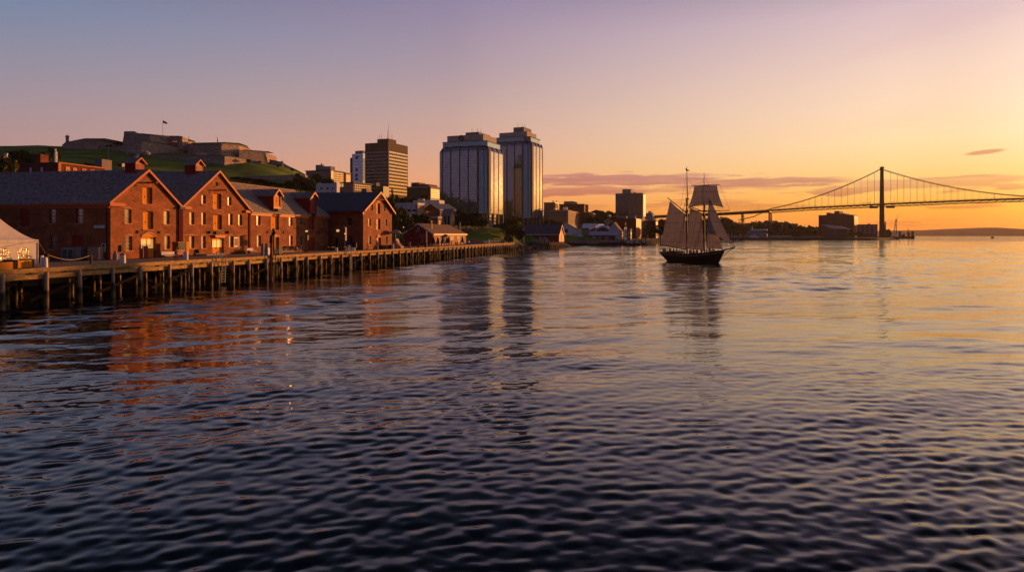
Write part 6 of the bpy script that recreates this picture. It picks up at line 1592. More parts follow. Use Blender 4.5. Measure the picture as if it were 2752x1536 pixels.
# far woods read as one mass
rs = np.random.RandomState(4); mb = MB(); vs = []; fs = []
cand = rs.uniform(0, 1, (9000, 2))
XX = -20 + cand[:, 0] * 600; YY = 930 + cand[:, 1] * 380
HH = height(XX, YY)
for x, y, h in zip(XX, YY, HH):
    if h < 5.5: continue
    r = rs.uniform(2.2, 4.5); zc = h + r * .6 + rs.uniform(0, 2)
    for k in range(5):
        d = rs.normal(0, 1, 3); d /= np.linalg.norm(d); q = np.array([x, y, zc]) + d * r * rs.uniform(.3, .9)
        a = rs.normal(0, 1, 3); a /= np.linalg.norm(a); b_ = np.cross(a, rs.normal(0, 1, 3)); b_ /= np.linalg.norm(b_); L = r * .55
        o_ = len(vs); vs += [tuple(q - a * L), tuple(q - b_ * L), tuple(q + a * L), tuple(q + b_ * L)]; fs.append((o_, o_ + 1, o_ + 2, o_ + 3))
mb.add(vs, fs); o_ = mb.build('far_woods', M_leaf); tag(o_, 'dark wooded ridge beyond the bridge approach', 'woods', kind='stuff')
# shrubs scattered on the hillsides (nobody could count them)
mb = MB(); vs = []; fs = []
for x, y in zip(rs.uniform(-430, -60, 2600), rs.uniform(225, 430, 2600)):
    h = hz(x, y) if False else None
cx_ = rs.uniform(-430, -60, 2400); cy_ = rs.uniform(225, 420, 2400); ch = height(cx_, cy_)
mask = (np.sin(cx_ / 21.0) + np.sin(cy_ / 17.0 + cx_ / 40.0) > .35) & (ch < 34) & (ch > 3.5)
for x, y, h in zip(cx_[mask], cy_[mask], ch[mask]):
    r = rs.uniform(.9, 2.4)
    for k in range(14):
        d = rs.normal(0, 1, 3); d /= np.linalg.norm(d); q = np.array([x, y, h + r * .5]) + d * r * rs.uniform(.4, 1.0)
        a = rs.normal(0, 1, 3); a /= np.linalg.norm(a); b_ = np.cross(a, rs.normal(0, 1, 3)); b_ /= np.linalg.norm(b_); L = .42
        o_ = len(vs); vs += [tuple(q - a * L), tuple(q - b_ * L), tuple(q + a * L), tuple(q + b_ * L)]; fs.append((o_, o_ + 1, o_ + 2, o_ + 3))
mb.add(vs, fs); o_ = mb.build('hillside_shrubs', M_leaf); tag(o_, 'scattered dark shrubs over the lower slope of the fort hill', 'shrubs', kind='stuff')
# rocks at the end of the wharf
mb = MB(); rg = random.Random(3)
for i_ in range(230):
    u = rg.random(); t_ = rg.random()
    a = P(264, 60); b_ = Vector((14, 322, 0)); c_ = a.lerp(b_, u) + Vector((rg.uniform(-7, 2.5), rg.uniform(-2, 2), 0))
    k_ = 1 - max(0, (c_.x - a.lerp(b_, u).x + 7) / 9.5)
    rock(mb, (c_.x, c_.y, .1 + 2.6 * k_), rg.uniform(.45, 1.1), rg)
tag(mb.build('rock_bank', mat('bank_rock', (.13, .105, .085), .95, noise=.35, nscale=.5)), 'loose rocks sloping into the water past the end of the wharf', 'rocks', kind='stuff')

# ================================================================== BRIDGE
M_steel = mat('bridge_steel', (.10, .085, .07), .6, noise=.1, nscale=.1)
M_cable = mat('bridge_cable', (.10, .09, .08), .6)
T0 = Vector((rr(2370) * 930, 930, 0)); BA = R(27)
BD = Vector((math.cos(BA), -math.sin(BA), 0)); BN = Vector((math.sin(BA), math.cos(BA), 0))
def B(L, n=0, z=0): return T0 + BD * L + BN * n + Vector((0, 0, z))
br = empty('suspension_bridge', T0.copy(), 0, 'long suspension bridge with one slender tower, sagging cables and latticed piers', 'bridge')
def bpart(mb, name, m, **k):
    o = mb.build(name, m, None, **k); o.data.transform(Matrix.Translation(-T0)); o.parent = br; return o
def pyL(px, py):        # photo point on the bridge's mid-plane -> (L, z)
    L = solve(px, T0, BD); return L, zz(py, B(L).y)
dk = [pyL(*q) for q in ((1690, 583), (1740, 580.3), (1850, 575), (1960, 570.5), (2070, 563.8), (2170, 557), (2270, 552), (2370, 547), (2480, 542.3), (2600, 537), (2752, 532), (2900, 529), (3100, 529))]
dk[0] = (dk[0][0] - 140, dk[0][1] - 2)
def deckz(L): return float(np.interp(L, [q[0] for q in dk], [q[1] for q in dk]))
LB, _ = pyL(2070, 560)
HWD = 6.6
def seg_deck(L0, L1, step, z0, z1, n0, n1, name, m):
    mb = MB(); Ls = np.arange(L0, L1, step)
    for a in Ls:
        b_ = min(a + step, L1)
        mb.hexa([B(a, n0, deckz(a) + z0), B(b_, n0, deckz(b_) + z0), B(b_, n1, deckz(b_) + z0), B(a, n1, deckz(a) + z0)], [B(a, n0, deckz(a) + z1), B(b_, n0, deckz(b_) + z1), B(b_, n1, deckz(b_) + z1), B(a, n1, deckz(a) + z1)])
    return bpart(mb, name, m)
LE = dk[-1][0]
seg_deck(dk[0][0], LE, 9, -1.7, 0, -HWD, HWD, 'deck', M_steel)
seg_deck(dk[0][0], LB, 9, -4.0, -1.72, -4.5, 4.5, 'approach_girder', M_steel)
for nn in (-HWD, HWD):       # stiffening truss
    mb = MB(); Ls = np.arange(LB, LE, 4.2)
    for k, a in enumerate(Ls):
        b_ = a + 4.2
        mb.tube(B(a, nn, deckz(a) - 4.4), B(b_, nn, deckz(b_) - 4.4), .32, n=4)
        mb.tube(B(a, nn, deckz(a) - (1.7 if k % 2 else 4.4)), B(b_, nn, deckz(b_) - (4.4 if k % 2 else 1.7)), .26, n=4)
        mb.tube(B(a, nn, deckz(a) - 4.4), B(a, nn, deckz(a) - .9), .18, n=4)
    bpart(mb, 'truss', M_steel)
    mb = MB(); Ls = np.arange(dk[0][0], LE, 6)
    for a in Ls:
        mb.tube(B(a, nn, deckz(a)), B(a, nn, deckz(a) + 1.3), .09, n=4); mb.tube(B(a, nn, deckz(a) + 1.25), B(a + 6, nn, deckz(a + 6) + 1.25), .1, n=4)
    bpart(mb, 'railing', M_steel)
# tower
zt = zz(453, 930)
for nn in (-HWD - .6, HWD + .6):
    mb = MB(); w0, w1 = 3.2, 1.9
    mb.hexa([B(-w0, nn - 1.6, 4), B(w0, nn - 1.6, 4), B(w0, nn + 1.6, 4), B(-w0, nn + 1.6, 4)], [B(-w1, nn - 1.2, zt), B(w1, nn - 1.2, zt), B(w1, nn + 1.2, zt), B(-w1, nn + 1.2, zt)])
    mb.hexa([B(-.5, nn - 1.95, 4), B(.5, nn - 1.95, 4), B(.5, nn - 1.61, 4), B(-.5, nn - 1.61, 4)], [B(-.35, nn - 1.5, zt - 2), B(.35, nn - 1.5, zt - 2), B(.35, nn - 1.21, zt - 2), B(-.35, nn - 1.21, zt - 2)])
    mb.hexa([B(-w1 - .6, nn - 1.6, zt), B(w1 + .6, nn - 1.6, zt), B(w1 + .6, nn + 1.6, zt), B(-w1 - .6, nn + 1.6, zt)], [B(-w1 - .6, nn - 1.6, zt + 1.6), B(w1 + .6, nn - 1.6, zt + 1.6), B(w1 + .6, nn + 1.6, zt + 1.6), B(-w1 - .6, nn + 1.6, zt + 1.6)])
    bpart(mb, 'tower_leg', M_steel)
for z0_ in (deckz(0) - 7, zt - 5, (zt + deckz(0)) / 2 + 4):
    mb = MB(); mb.hexa([B(-1.3, -HWD + 1, z0_), B(1.3, -HWD + 1, z0_), B(1.3, HWD - 1, z0_), B(-1.3, HWD - 1, z0_)], [B(-1.3, -HWD + 1, z0_ + 4), B(1.3, -HWD + 1, z0_ + 4), B(1.3, HWD - 1, z0_ + 4), B(-1.3, HWD - 1, z0_ + 4)]); bpart(mb, 'tower_strut', M_steel)
mb = MB(); mb.hexa([B(-6, -11, -2), B(8, -11, -2), B(8, 11, -2), B(-6, 11, -2)], [B(-5, -10, 4.5), B(6.5, -10, 4.5), B(6.5, 10, 4.5), B(-5, 10, 4.5)]); mb.hexa([B(8, -8, -2), B(20, -8, -2), B(20, 6, -2), B(8, 6, -2)], [B(8, -8, 2.6), B(19, -8, 2.6), B(19, 6, 2.6), B(8, 6, 2.6)]); bpart(mb, 'pier_footing', mat('dark_concrete', (.10, .09, .085), .9))
mb = MB(); mb.tube(B(0, -HWD, zt + 1.6), B(0, -HWD, zt + 4), .5, .2); bpart(mb, 'beacon', M_steel)
for sg in (-1, 1):
    mb = MB(); mb.hexa([B(sg * 5, -8, deckz(0) - 6.5), B(sg * 15, -8, deckz(0) - 6.5), B(sg * 15, -5, deckz(0) - 6.5), B(sg * 5, -5, deckz(0) - 6.5)], [B(sg * 5, -8, deckz(0) - 3.4), B(sg * 15, -8, deckz(0) - 3.4), B(sg * 15, -5, deckz(0) - 3.4), B(sg * 5, -5, deckz(0) - 3.4)]); bpart(mb, 'inspection_gantry', M_steel)
# cables
cl = [pyL(*q) for q in ((2070, 560.5), (2148, 543.5), (2211, 522.5), (2280, 494.5), (2350, 463), (2370, 453.5))]
crp = [pyL(*q) for q in ((2370, 453.5), (2460.6, 482), (2550, 504), (2642, 516.5), (2752, 525), (2850, 528), (2980, 527))]
def fit(ps): 
    c_ = np.polyfit([p[0] for p in ps], [p[1] for p in ps], 2); return lambda L: float(np.polyval(c_, L))
fL = fit(cl); fR = fit(crp)
def cz(L): return fL(L) if L < 0 else fR(L)
for nn in (-HWD, HWD):
    mb = MB(); pts = [B(L, nn, cz(L)) for L in np.linspace(LB, -.01, 34)]; mb.poly(pts, .34, 6); bpart(mb, 'main_cable', M_cable)
    mb = MB(); pts = [B(L, nn, cz(L)) for L in np.linspace(0.01, LE, 44)]; mb.poly(pts, .34, 6); bpart(mb, 'main_cable', M_cable)
    La, za = pyL(1985, 591); mb = MB(); mb.poly([B(LB, nn, cz(LB)), B((LB + La) / 2, nn, (cz(LB) + za) / 2 - 3), B(La, nn, za)], .34, 6); bpart(mb, 'anchor_cable', M_cable)
    L = -8.9
    while L > LB + 4:
        mb = MB(); mb.tube(B(L, nn, deckz(L)), B(L, nn, cz(L)), .10, n=4); bpart(mb, 'hanger', M_cable); L -= 8.2
    L = 10.6
    while L < 215:
        mb = MB(); mb.tube(B(L, nn, deckz(L)), B(L, nn, cz(L)), .10, n=4); bpart(mb, 'hanger', M_cable); L += 7.7
# latticed piers
def pier(px, w, zt_=None, base=2):
    L, _ = pyL(px, 570); zt_ = deckz(L) - 4.0
    mb = MB()
    cs = [(-w, -5), (w, -5), (w, 5), (-w, 5)]
    for a, n_ in cs: mb.tube(B(L + a, n_ * 1.15, base), B(L + a * .8, n_, zt_), .5, .42, 6)
    N_ = 6
    for i_ in range(N_):
        z0_ = base + (zt_ - base) * i_ / N_; z1_ = base + (zt_ - base) * (i_ + 1) / N_
        for n_ in (-5.4, 5.4):
            mb.tube(B(L - w * .9, n_, z0_), B(L + w * .9, n_, z1_), .22, n=4); mb.tube(B(L + w * .9, n_, z0_), B(L - w * .9, n_, z1_), .22, n=4); mb.tube(B(L - w * .9, n_, z1_), B(L + w * .9, n_, z1_), .22, n=4)
        for a in (-w * .9, w * .9):
            mb.tube(B(L + a, -5.4, z0_), B(L + a, 5.4, z1_), .2, n=4)
    mb.hexa([B(L - w - .6, -6.4, zt_ - .6), B(L + w + .6, -6.4, zt_ - .6), B(L + w + .6, 6.4, zt_ - .6), B(L - w - .6, 6.4, zt_ - .6)], [B(L - w - .6, -6.4, zt_), B(L + w + .6, -6.4, zt_), B(L + w + .6, 6.4, zt_), B(L - w - .6, 6.4, zt_)])
    bpart(mb, 'lattice_pier', M_steel)
pier(2070, 1.8); pier(1996, 1.3); pier(1925, 1.3); pier(1850, 1.3)
mb = MB(); L, _ = pyL(1758, 570); mb.hexa([B(L - 2, -5, 2), B(L + 2, -5, 2), B(L + 2, 5, 2), B(L - 2, 5, 2)], [B(L - 2, -5, deckz(L) - 3.5), B(L + 2, -5, deckz(L) - 3.5), B(L + 2, 5, deckz(L) - 3.5), B(L - 2, 5, deckz(L) - 3.5)]); bpart(mb, 'concrete_pier', M_conc2)
mb = MB()
for px in (2040, 2190, 2338, 2402, 2485, 2670, 2720):
    L, _ = pyL(px, 550); mb = MB(); mb.tube(B(L, -HWD, deckz(L)), B(L, -HWD, deckz(L) + 9), .16, .1, 5); mb.tube(B(L, -HWD, deckz(L) + 9), B(L + 2, -HWD + 1, deckz(L) + 9.3), .1, n=4); bpart(mb, 'lamp_post', M_steel)
L, _ = pyL(2327, 550); mb = MB()
for a in range(5): mb.tube(B(L - 6 + 3 * a, 4, deckz(L)), B(L - 6 + 3 * a, 4, deckz(L) + 4 - (a % 2)), .15, n=4)
mb.tube(B(L - 6, 4, deckz(L) + 2.5), B(L + 6, 4, deckz(L) + 2.5), .15, n=4); bpart(mb, 'sign_gantry', M_steel)

# cranes and vessels right of the tower
def vpart(mb, name, m, root): 
    o = mb.build(name, m, None); o.data.transform(Matrix.Translation(-Vector(root.location))); o.parent = root; return o
Dv = 1180
cr = empty('lattice_crane', W(2405, Dv, 3), 0, 'leaning latticed crane with a thin jib standing left on the moored barges', 'crane')
mb = MB(); a = W(2402, Dv, 8); b_ = W(2408, Dv, zz(591, Dv)); c_ = W(2406.5, Dv, 8); 
for o_ in (-1, 1): mb.tube(a + Vector((o_, 0, 0)), b_ + Vector((o_ * .6, 0, 0)), .35, n=5)
for i_ in range(10):
    p0 = a.lerp(b_, i_ / 10); p1 = a.lerp(b_, (i_ + 1) / 10); mb.tube(p0 + Vector((-1, 0, 0)), p1 + Vector((.8, 0, 0)), .22, n=4)
mb.tube(W(2409, Dv, 8), W(2409.6, Dv, zz(602, Dv)), .55, n=5); vpart(mb, 'boom', M_steel, cr)
mb = MB(); mb.tube(W(2409.6, Dv, zz(600, Dv)), W(2412, Dv, zz(573, Dv)), .4, .15, 5); vpart(mb, 'jib', M_steel, cr)
mb = MB(); mb.ball(tuple(W(2408, Dv, zz(590.5, Dv))), 1.1, 8, 5); vpart(mb, 'boom_head', M_blackmetal, cr)
bg1 = empty('work_barge', W(2400, Dv, 0), 0, 'dark barge with white deckhouse beside the leaning crane', 'barge')
mb = MB(); mb.hexa([W(2389, Dv, -1), W(2412, Dv, -1), W(2412, Dv + 14, -1), W(2389, Dv + 14, -1)], [W(2387, Dv, 4), W(2413, Dv, 4), W(2413, Dv + 14, 4), W(2387, Dv + 14, 4)]); vpart(mb, 'hull', M_darkpanel, bg1)
for a0, a1, h in ((2389, 2394, 6.5), (2395, 2399, 8), (2401, 2406, 7), (2408, 2411, 10)):
    mb = MB(); mb.hexa([W(a0, Dv + 3, 4), W(a1, Dv + 3, 4), W(a1, Dv + 9, 4), W(a0, Dv + 9, 4)], [W(a0, Dv + 3, h), W(a1, Dv + 3, h), W(a1, Dv + 9, h), W(a0, Dv + 9, h)]); vpart(mb, 'deckhouse', M_signw, bg1)
bg2 = empty('work_barge', W(2435, Dv, 0), 0, 'longer dark work vessel with glowing deckhouse and thin mast, right of the white-cabined barge', 'barge')
mb = MB(); mb.hexa([W(2414, Dv, -1), W(2457, Dv, -1), W(2457, Dv + 14, -1), W(2414, Dv + 14, -1)], [W(2413, Dv, 5), W(2459, Dv, 4), W(2459, Dv + 14, 4), W(2413, Dv + 14, 5)]); vpart(mb, 'hull', M_darkpanel, bg2)
for a0, a1, h, m_ in ((2415, 2421, 13, M_darkpanel), (2423, 2432, 8, M_darkpanel), (2439, 2445, 11, M_orange), (2449, 2456, 13, M_darkpanel), (2441, 2443, 16, M_orange)):
    mb = MB(); mb.hexa([W(a0, Dv + 3, 4), W(a1, Dv + 3, 4), W(a1, Dv + 9, 4), W(a0, Dv + 9, 4)], [W(a0, Dv + 3, h), W(a1, Dv + 3, h), W(a1, Dv + 9, h), W(a0, Dv + 9, h)]); vpart(mb, 'deckhouse', m_, bg2)
mb = MB(); mb.tube(W(2439, Dv, 8), W(2440.5, Dv, zz(606, Dv)), .4, .15, 5); vpart(mb, 'mast', M_steel, bg2)
bk = empty('chimney_building', W(2378, 1050, 3), 0, 'narrow building with a tall dark chimney just right of the bridge tower', 'building')
mb = MB(); mb.hexa([W(2374, 1050, 0), W(2381, 1050, 0), W(2381, 1060, 0), W(2374, 1060, 0)], [W(2374, 1050, zz(602, 1050)), W(2381, 1050, zz(602, 1050)), W(2381, 1060, zz(602, 1050)), W(2374, 1060, zz(602, 1050))]); vpart(mb, 'wall', M_hotel, bk)
mb = MB(); mb.tube(W(2379.5, 1048, 0), W(2379.5, 1048, zz(595.5, 1048)), .9, .8); vpart(mb, 'chimney', M_steel, bk)
sb = empty('small_boat', W(2667, 1330, 0), 0, 'tiny dark boat alone on the open water at the far right', 'boat')
mb = MB(); mb.hexa([(-3, -1, -.3), (3, -1, -.3), (3, 1, -.3), (-3, 1, -.3)], [(-3.3, -1.2, 1.5), (3.3, -1.2, 1.5), (3.3, 1.2, 1.5), (-3.3, 1.2, 1.5)]); mb.build('hull', M_blackmetal, sb)
mb = MB(); mb.hexa([(-1.8, -.9, 1.5), (1.8, -.9, 1.5), (1.8, .9, 1.5), (-1.8, .9, 1.5)], [(-1.1, -.7, 3.3), (1.1, -.7, 3.3), (1.1, .7, 3.3), (-1.1, .7, 3.3)]); mb.build('cabin', M_blackmetal, sb)

# motor boats by the market quay
def motorboat(px0, px1, D, label, hull, flip=1):
    Ln = (px1 - px0) * D / FPX; e = empty('motor_boat', W((px0 + px1) / 2, D, 0), 0 if flip > 0 else math.pi, label, 'boat', 'motor boats moored at the market quay')
    st = []
    for u in np.linspace(0, 1, 9):
        w = 1.6 * math.sin(math.pi * min(1, .35 + .65 * u)) ** .7 if u < 1 else 0.05; w = 1.6 * min(1, (u + .02) ** .5 * 1.2)
        x = -Ln / 2 + Ln * u; sh = 1.3 + .9 * (1 - u) ** 2
        st.append([(x, -w, sh), (x + .3 * (1 - u), -w * .75, .4), (x + .5 * (1 - u), 0, -.4), (x + .3 * (1 - u), w * .75, .4), (x, w, sh)])
    mb = MB(); mb.grid(st); n = len(st); mb.add(st[-1], [(0, 1, 2, 3, 4)]); mb.build('hull', hull, e, smooth=True, sharp=40)
    mb = MB(); mb.grid([[(s_[0][0], s_[0][1], s_[0][2] - .12), (s_[0][0], s_[4][1], s_[4][2] - .12)] for s_ in st]); mb.build('deck', M_white, e)
    mb = MB(); mb.hexa([(-Ln * .22, -1, 1.3), (Ln * .1, -1, 1.3), (Ln * .1, 1, 1.3), (-Ln * .22, 1, 1.3)], [(-Ln * .12, -.85, 3.1), (Ln * .1, -.85, 3.1), (Ln * .1, .85, 3.1), (-Ln * .12, .85, 3.1)]); c_ = mb.build('cabin', M_white, e)
    mb = MB(); mb.box(-Ln * .1, Ln * .08, -1.02, -.9, 2.2, 2.8); mb.build('window', M_darkglass, c_)
    mb = MB(); mb.tube((0, 0, 3.1), (0, 0, 5.2), .06); mb.box(-.6, .6, -.1, .1, 4.2, 4.3); mb.build('mast', M_white, e)
    return e
motorboat(1669, 1720, 415, 'white-topped motor boat with dark hull right of the glazed shop', M_darkpanel)
motorboat(1706, 1722, 424, 'small motor boat half hidden behind the stern of the white-topped one', M_white)
motorboat(1722, 1738, 438, 'small low boat just right of the white-topped motor boat', M_darkpanel)
qn = empty('finger_quay', W(1770, 560, 0), 0, 'low dark quay with mast-like posts behind the stern of the ship', 'quay')
mb = MB(); mb.hexa([W(1733, 545, -1), W(1830, 600, -1), W(1830, 612, -1), W(1733, 557, -1)], [W(1733, 545, 2.6), W(1830, 600, 2.6), W(1830, 612, 2.6), W(1733, 557, 2.6)]); vpart(mb, 'wall', M_conc2, qn)
for i_ in range(14):
    q = W(1736 + i_ * 4.2, 547 + i_ * 2.4); mb = MB(); mb.tube((q.x, q.y, 2.4), (q.x, q.y, 3 + rg.uniform(1, 4.5)), .16); vpart(mb, 'post', M_white if i_ % 3 else M_pile, qn)
for i_, px in enumerate((1958, 1966, 1974, 1979, 1986, 1991)):
    q = W(px, 835); e = empty('floodlight_mast', (q.x, q.y, 2.5), 0, ['pale mast right of the bowsprit, first of six before the latticed pier', 'pale mast, second of the six left of the latticed pier', 'pale mast, third of the six left of the latticed pier', 'pale mast, fourth of the six left of the latticed pier', 'pale mast, fifth of the six, almost touching the latticed pier', 'pale mast, last of the six beside the latticed pier'][i_], 'mast', 'pale masts on the far shore')
    mb = MB(); mb.tube((0, 0, 0), (0, 0, (18, 7, 21, 9, 17, 8)[i_]), .45, .35); mb.build('pole', M_white, e)

# ================================================================== SAILING SHIP
SB = Vector((37.2, 168, 0)); HD = Vector((10, -16.5, 0)).normalized(); HN = Vector((-HD.y, HD.x, 0))
sh = empty('sailing_ship', SB.copy(), math.atan2(HD.y, HD.x), 'two-masted schooner with dark hull, square topsail and tanned sails sailing across the harbour', 'sailing ship')
def spt(px, py, side=0.0):        # photo point on the centre plane -> ship coordinates
    r = rr(px); u = (r * SB.y - SB.x) / (HD.x - r * HD.y); D = SB.y + HD.y * u
    return Vector((u, side, zz(py, D)))
M_hull = mat('black_hull', (.018, .017, .018), .4)
M_spar = mat('dark_spar', (.085, .035, .02), .5)
M_sail = bpy.data.materials.new('sailcloth'); M_sail.use_nodes = True
def sailmat():
    t = M_sail.node_tree; b = t.nodes['Principled BSDF']; out = t.nodes['Material Output']
    b.inputs['Roughness'].default_value = .9; b.inputs['Specular IOR Level'].default_value = .1
    c = t.nodes.new('ShaderNodeTexCoord'); s = t.nodes.new('ShaderNodeSeparateXYZ'); t.links.new(c.outputs['Object'], s.inputs[0])
    def M(op, a, v=None):
        n = t.nodes.new('ShaderNodeMath'); n.operation = op
        for i, q in enumerate((a, v)):
            if q is None: continue
            if isinstance(q, (int, float)): n.inputs[i].default_value = q
            else: t.links.new(q, n.inputs[i])
        return n.outputs[0]
    u = M('ADD', M('ADD', s.outputs[0], M('MULTIPLY', s.outputs[1], 1.0)), M('MULTIPLY', s.outputs[2], -.12))
    seam = M('LESS_THAN', M('FRACT', M('DIVIDE', u, .72)), .10); reef = M('LESS_THAN', M('FRACT', M('DIVIDE', s.outputs[2], 2.3)), .035)
    nz = t.nodes.new('ShaderNodeTexNoise'); nz.inputs['Scale'].default_value = .9; nz.inputs['Detail'].default_value = 5; t.links.new(c.outputs['Object'], nz.inputs['Vector'])
    k = M('MULTIPLY', M('SUBTRACT', 1.0, M('MULTIPLY', M('MAXIMUM', seam, reef), .55)), M('ADD', .68, M('MULTIPLY', nz.outputs[0], .5)))
    vm = t.nodes.new('ShaderNodeVectorMath'); vm.operation = 'SCALE'; vm.inputs[0].default_value = (.42, .36, .325); t.links.new(k, vm.inputs['Scale'])
    t.links.new(vm.outputs[0], b.inputs['Base Color'])
    tr = t.nodes.new('ShaderNodeBsdfTranslucent'); t.links.new(vm.outputs[0], tr.inputs[0]); mx = t.nodes.new('ShaderNodeMixShader'); mx.inputs[0].default_value = .10
    t.links.new(b.outputs[0], mx.inputs[1]); t.links.new(tr.outputs[0], mx.inputs[2]); t.links.new(mx.outputs[0], out.inputs[0])
sailmat()
# hull by stations along u
HL = 19.3
rows = []
stn = np.linspace(0, 1, 17)
def sheer(u): return float(np.interp(u, [0, .15, .45, .7, 1], [2.25, 1.95, 1.7, 2.0, 3.0]))
def beam(u): return float(np.interp(u, [0, .08, .25, .5, .75, .9, 1], [1.5, 2.0, 2.5, 2.65, 2.2, 1.2, .08]))
def keelx(u, k):   # rake of stem and stern with depth k (0 top .. 1 bottom)
    x = u * HL; return x + (2.6 * k * (1 - u) ** 3 if u < .5 else 0) - (1.7 * k * max(0, u - .6) ** 2 / .16 if u > .6 else 0)
for u in stn:
    r_ = []
    sh_, w = sheer(u), beam(u)
    for k, (zf, wf) in enumerate(((1, 1), (.86, 1.0), (.6, .97), (.3, .86), (0, .6), (-.35, .12))):
        z = sh_ * zf if zf >= 0 else -.8
        w2 = w * (wf if u < .75 else wf * (1 - (1 - zf) * .35 * (u - .75) * 4))
        r_.append((keelx(u, min(1, 1 - zf)), w2, z))
    full = [(x, -w_, z) for x, w_, z in r_] + [(x, w_, z) for x, w_, z in r_[::-1]]
    rows.append(full)
mb = MB(); mb.grid(rows); mb.add(rows[0], [tuple(range(len(rows[0])))]); hull = mb.build('hull', M_hull, sh, smooth=True, sharp=45)
mb = MB()
for sg in (-1, 1): mb.poly([(keelx(u, .15), sg * (beam(u) + .03), sheer(u) * .83) for u in stn], .05, 5)
mb.build('rub_strake', mat('cream_stripe', (.33, .28, .22), .6), hull)
mb = MB()
for sg in (-1, 1): mb.poly([(keelx(u, 0), sg * beam(u), sheer(u) + .02) for u in stn], .07, 5)
mb.build('cap_rail', M_spar, hull)
mb = MB(); mb.grid([[(u * HL, -beam(u) + .08, sheer(u) - .55), (u * HL, beam(u) - .08, sheer(u) - .55)] for u in stn[:-1]]); mb.build('deck', M_deck, sh)
mb = MB()
for sg in (-1, 1):
    for a in np.linspace(.0, .3, 7): mb.tube((a * HL, sg * beam(a), sheer(a)), (a * HL, sg * beam(a), sheer(a) + .75), .035, n=4)
    mb.poly([(a * HL, sg * beam(a), sheer(a) + .75) for a in np.linspace(0, .3, 5)], .03, 4)
mb.tube((0, -1.5, sheer(0) + .75), (0, 1.5, sheer(0) + .75), .03); mb.build('stern_railing', M_blackmetal, sh)
for x0, x1, h in ((3.2, 5.4, 1.0), (9.6, 11.6, .8), (15.0, 16.2, .6)):
    mb = MB(); zd = 1.35; mb.box(x0, x1, -.8, .8, zd, zd + h); mb.box(x0 - .1, x1 + .1, -.9, .9, zd + h + .002, zd + h + .08); mb.build('deckhouse', M_spar, sh)
tip = spt(1976, 663.5); bh = Vector((HL - 2, 0, 2.55))
mb = MB(); mb.tube(bh, tip, .2, .1); mb.build('bowsprit', M_spar, sh)
# masts
mm_b = Vector((spt(1846.7, 680).x, 0, 1.0)); fm_b = Vector((spt(1893, 680).x, 0, 1.0))
mainx, forex = mm_b.x, fm_b.x
mz1 = spt(1845.5, 534).z; mz2 = spt(1844, 448).z; fz1 = spt(1892, 550).z; fz2 = spt(1891, 464).z
for x, z1, z2 in ((mainx, mz1, mz2), (forex, fz1, fz2)):
    mb = MB(); mb.tube((x, 0, .8), (x - .1, 0, z1), .21, .17); m_ = mb.build('mast', M_spar, sh)
    mb = MB(); mb.tube((x + .15, 0, z1 - 1.6), (x - .1, 0, z2), .11, .05); mb.build('topmast', M_spar, m_)
    mb = MB(); mb.box(x - .45, x + .55, -.6, .6, z1 - 1.65, z1 - 1.5); mb.box(x - .3, x + .35, -.25, .25, z1 - .1, z1 + .12); mb.build('crosstree', M_spar, m_)
def sail(name, pts, belly=.6, side=-1, n=9, m=None, off=0):
    """pts: four corners (a quad, or three with one doubled) in order; billows to the side"""
    a, b_, c_, d_ = [Vector(p) for p in pts]; rws = []
    for i in range(n):
        v = i / (n - 1); L_ = a.lerp(d_, v); R__ = b_.lerp(c_, v); r_ = []
        for j in range(n):
            u = j / (n - 1); p = L_.lerp(R__, u); p.y += side * belly * math.sin(math.pi * u) * math.sin(math.pi * (.15 + .8 * v)) + off; r_.append(tuple(p))
        rws.append(r_)
    mb = MB(); mb.grid(rws); return mb.build(name, M_sail, sh, smooth=True)
pk, th_, tk, ce = spt(1804.7, 539.6), spt(1842, 575), spt(1845.6, 667), spt(1782, 657)
sail('mainsail', [pk + Vector((0, -.5, 0)), th_, tk, ce + Vector((0, -.8, 0))], .7)
pk2, th2, tk2, ce2 = spt(1857.5, 556), spt(1886, 572), spt(1891, 668), spt(1851, 664.5)
sail('foresail', [pk2 + Vector((0, -.4, 0)), th2, tk2, ce2 + Vector((0, -.7, 0))], .6)
mb = MB(); mb.tube(spt(1798.6, 531.5) + Vector((0, -.55, 0)), Vector((mainx, 0, th_.z + .1)), .1, .12); mb.build('gaff', M_spar, sh)
mb = MB(); mb.tube(pk2 + Vector((0, -.45, .15)), Vector((forex, 0, th2.z + .15)), .1, .12); mb.build('gaff', M_spar, sh)
bz = tk.z - .25; mb = MB(); mb.tube(spt(1776.6, 656.5) + Vector((0, -.95, 0)), Vector((mainx, 0, bz)), .11, .13); mb.build('boom', M_spar, sh)
mb = MB(); mb.tube(ce2 + Vector((-.3, -.75, -.15)), Vector((forex, 0, tk2.z - .2)), .1, .11); mb.build('boom', M_spar, sh)
def jib(name, head, clew, tack, belly, foot):
    n = 11; rws = []
    for i in range(n):
        v = i / (n - 1); a = Vector(head).lerp(Vector(tack), v); b_ = Vector(head).lerp(Vector(clew), v); r_ = []
        for j in range(n):
            u = j / (n - 1); p = a.lerp(b_, u); p.y += -belly * math.sin(math.pi * u) * math.sin(math.pi * v * .85)
            p.z += -foot * math.sin(math.pi * u) * v ** 3; r_.append(tuple(p))
        rws.append(r_)
    mb = MB(); mb.grid(rws); mb.build(name, M_sail, sh, smooth=True)
jib('staysail', spt(1904, 560), spt(1902, 667) + Vector((0, -.4, 0)), spt(1943, 670), .35, -.1)
jib('jib', spt(1905, 531.5), spt(1907.5, 626) + Vector((0, -.9, 0)), spt(1969.5, 658.5), .6, -.5)
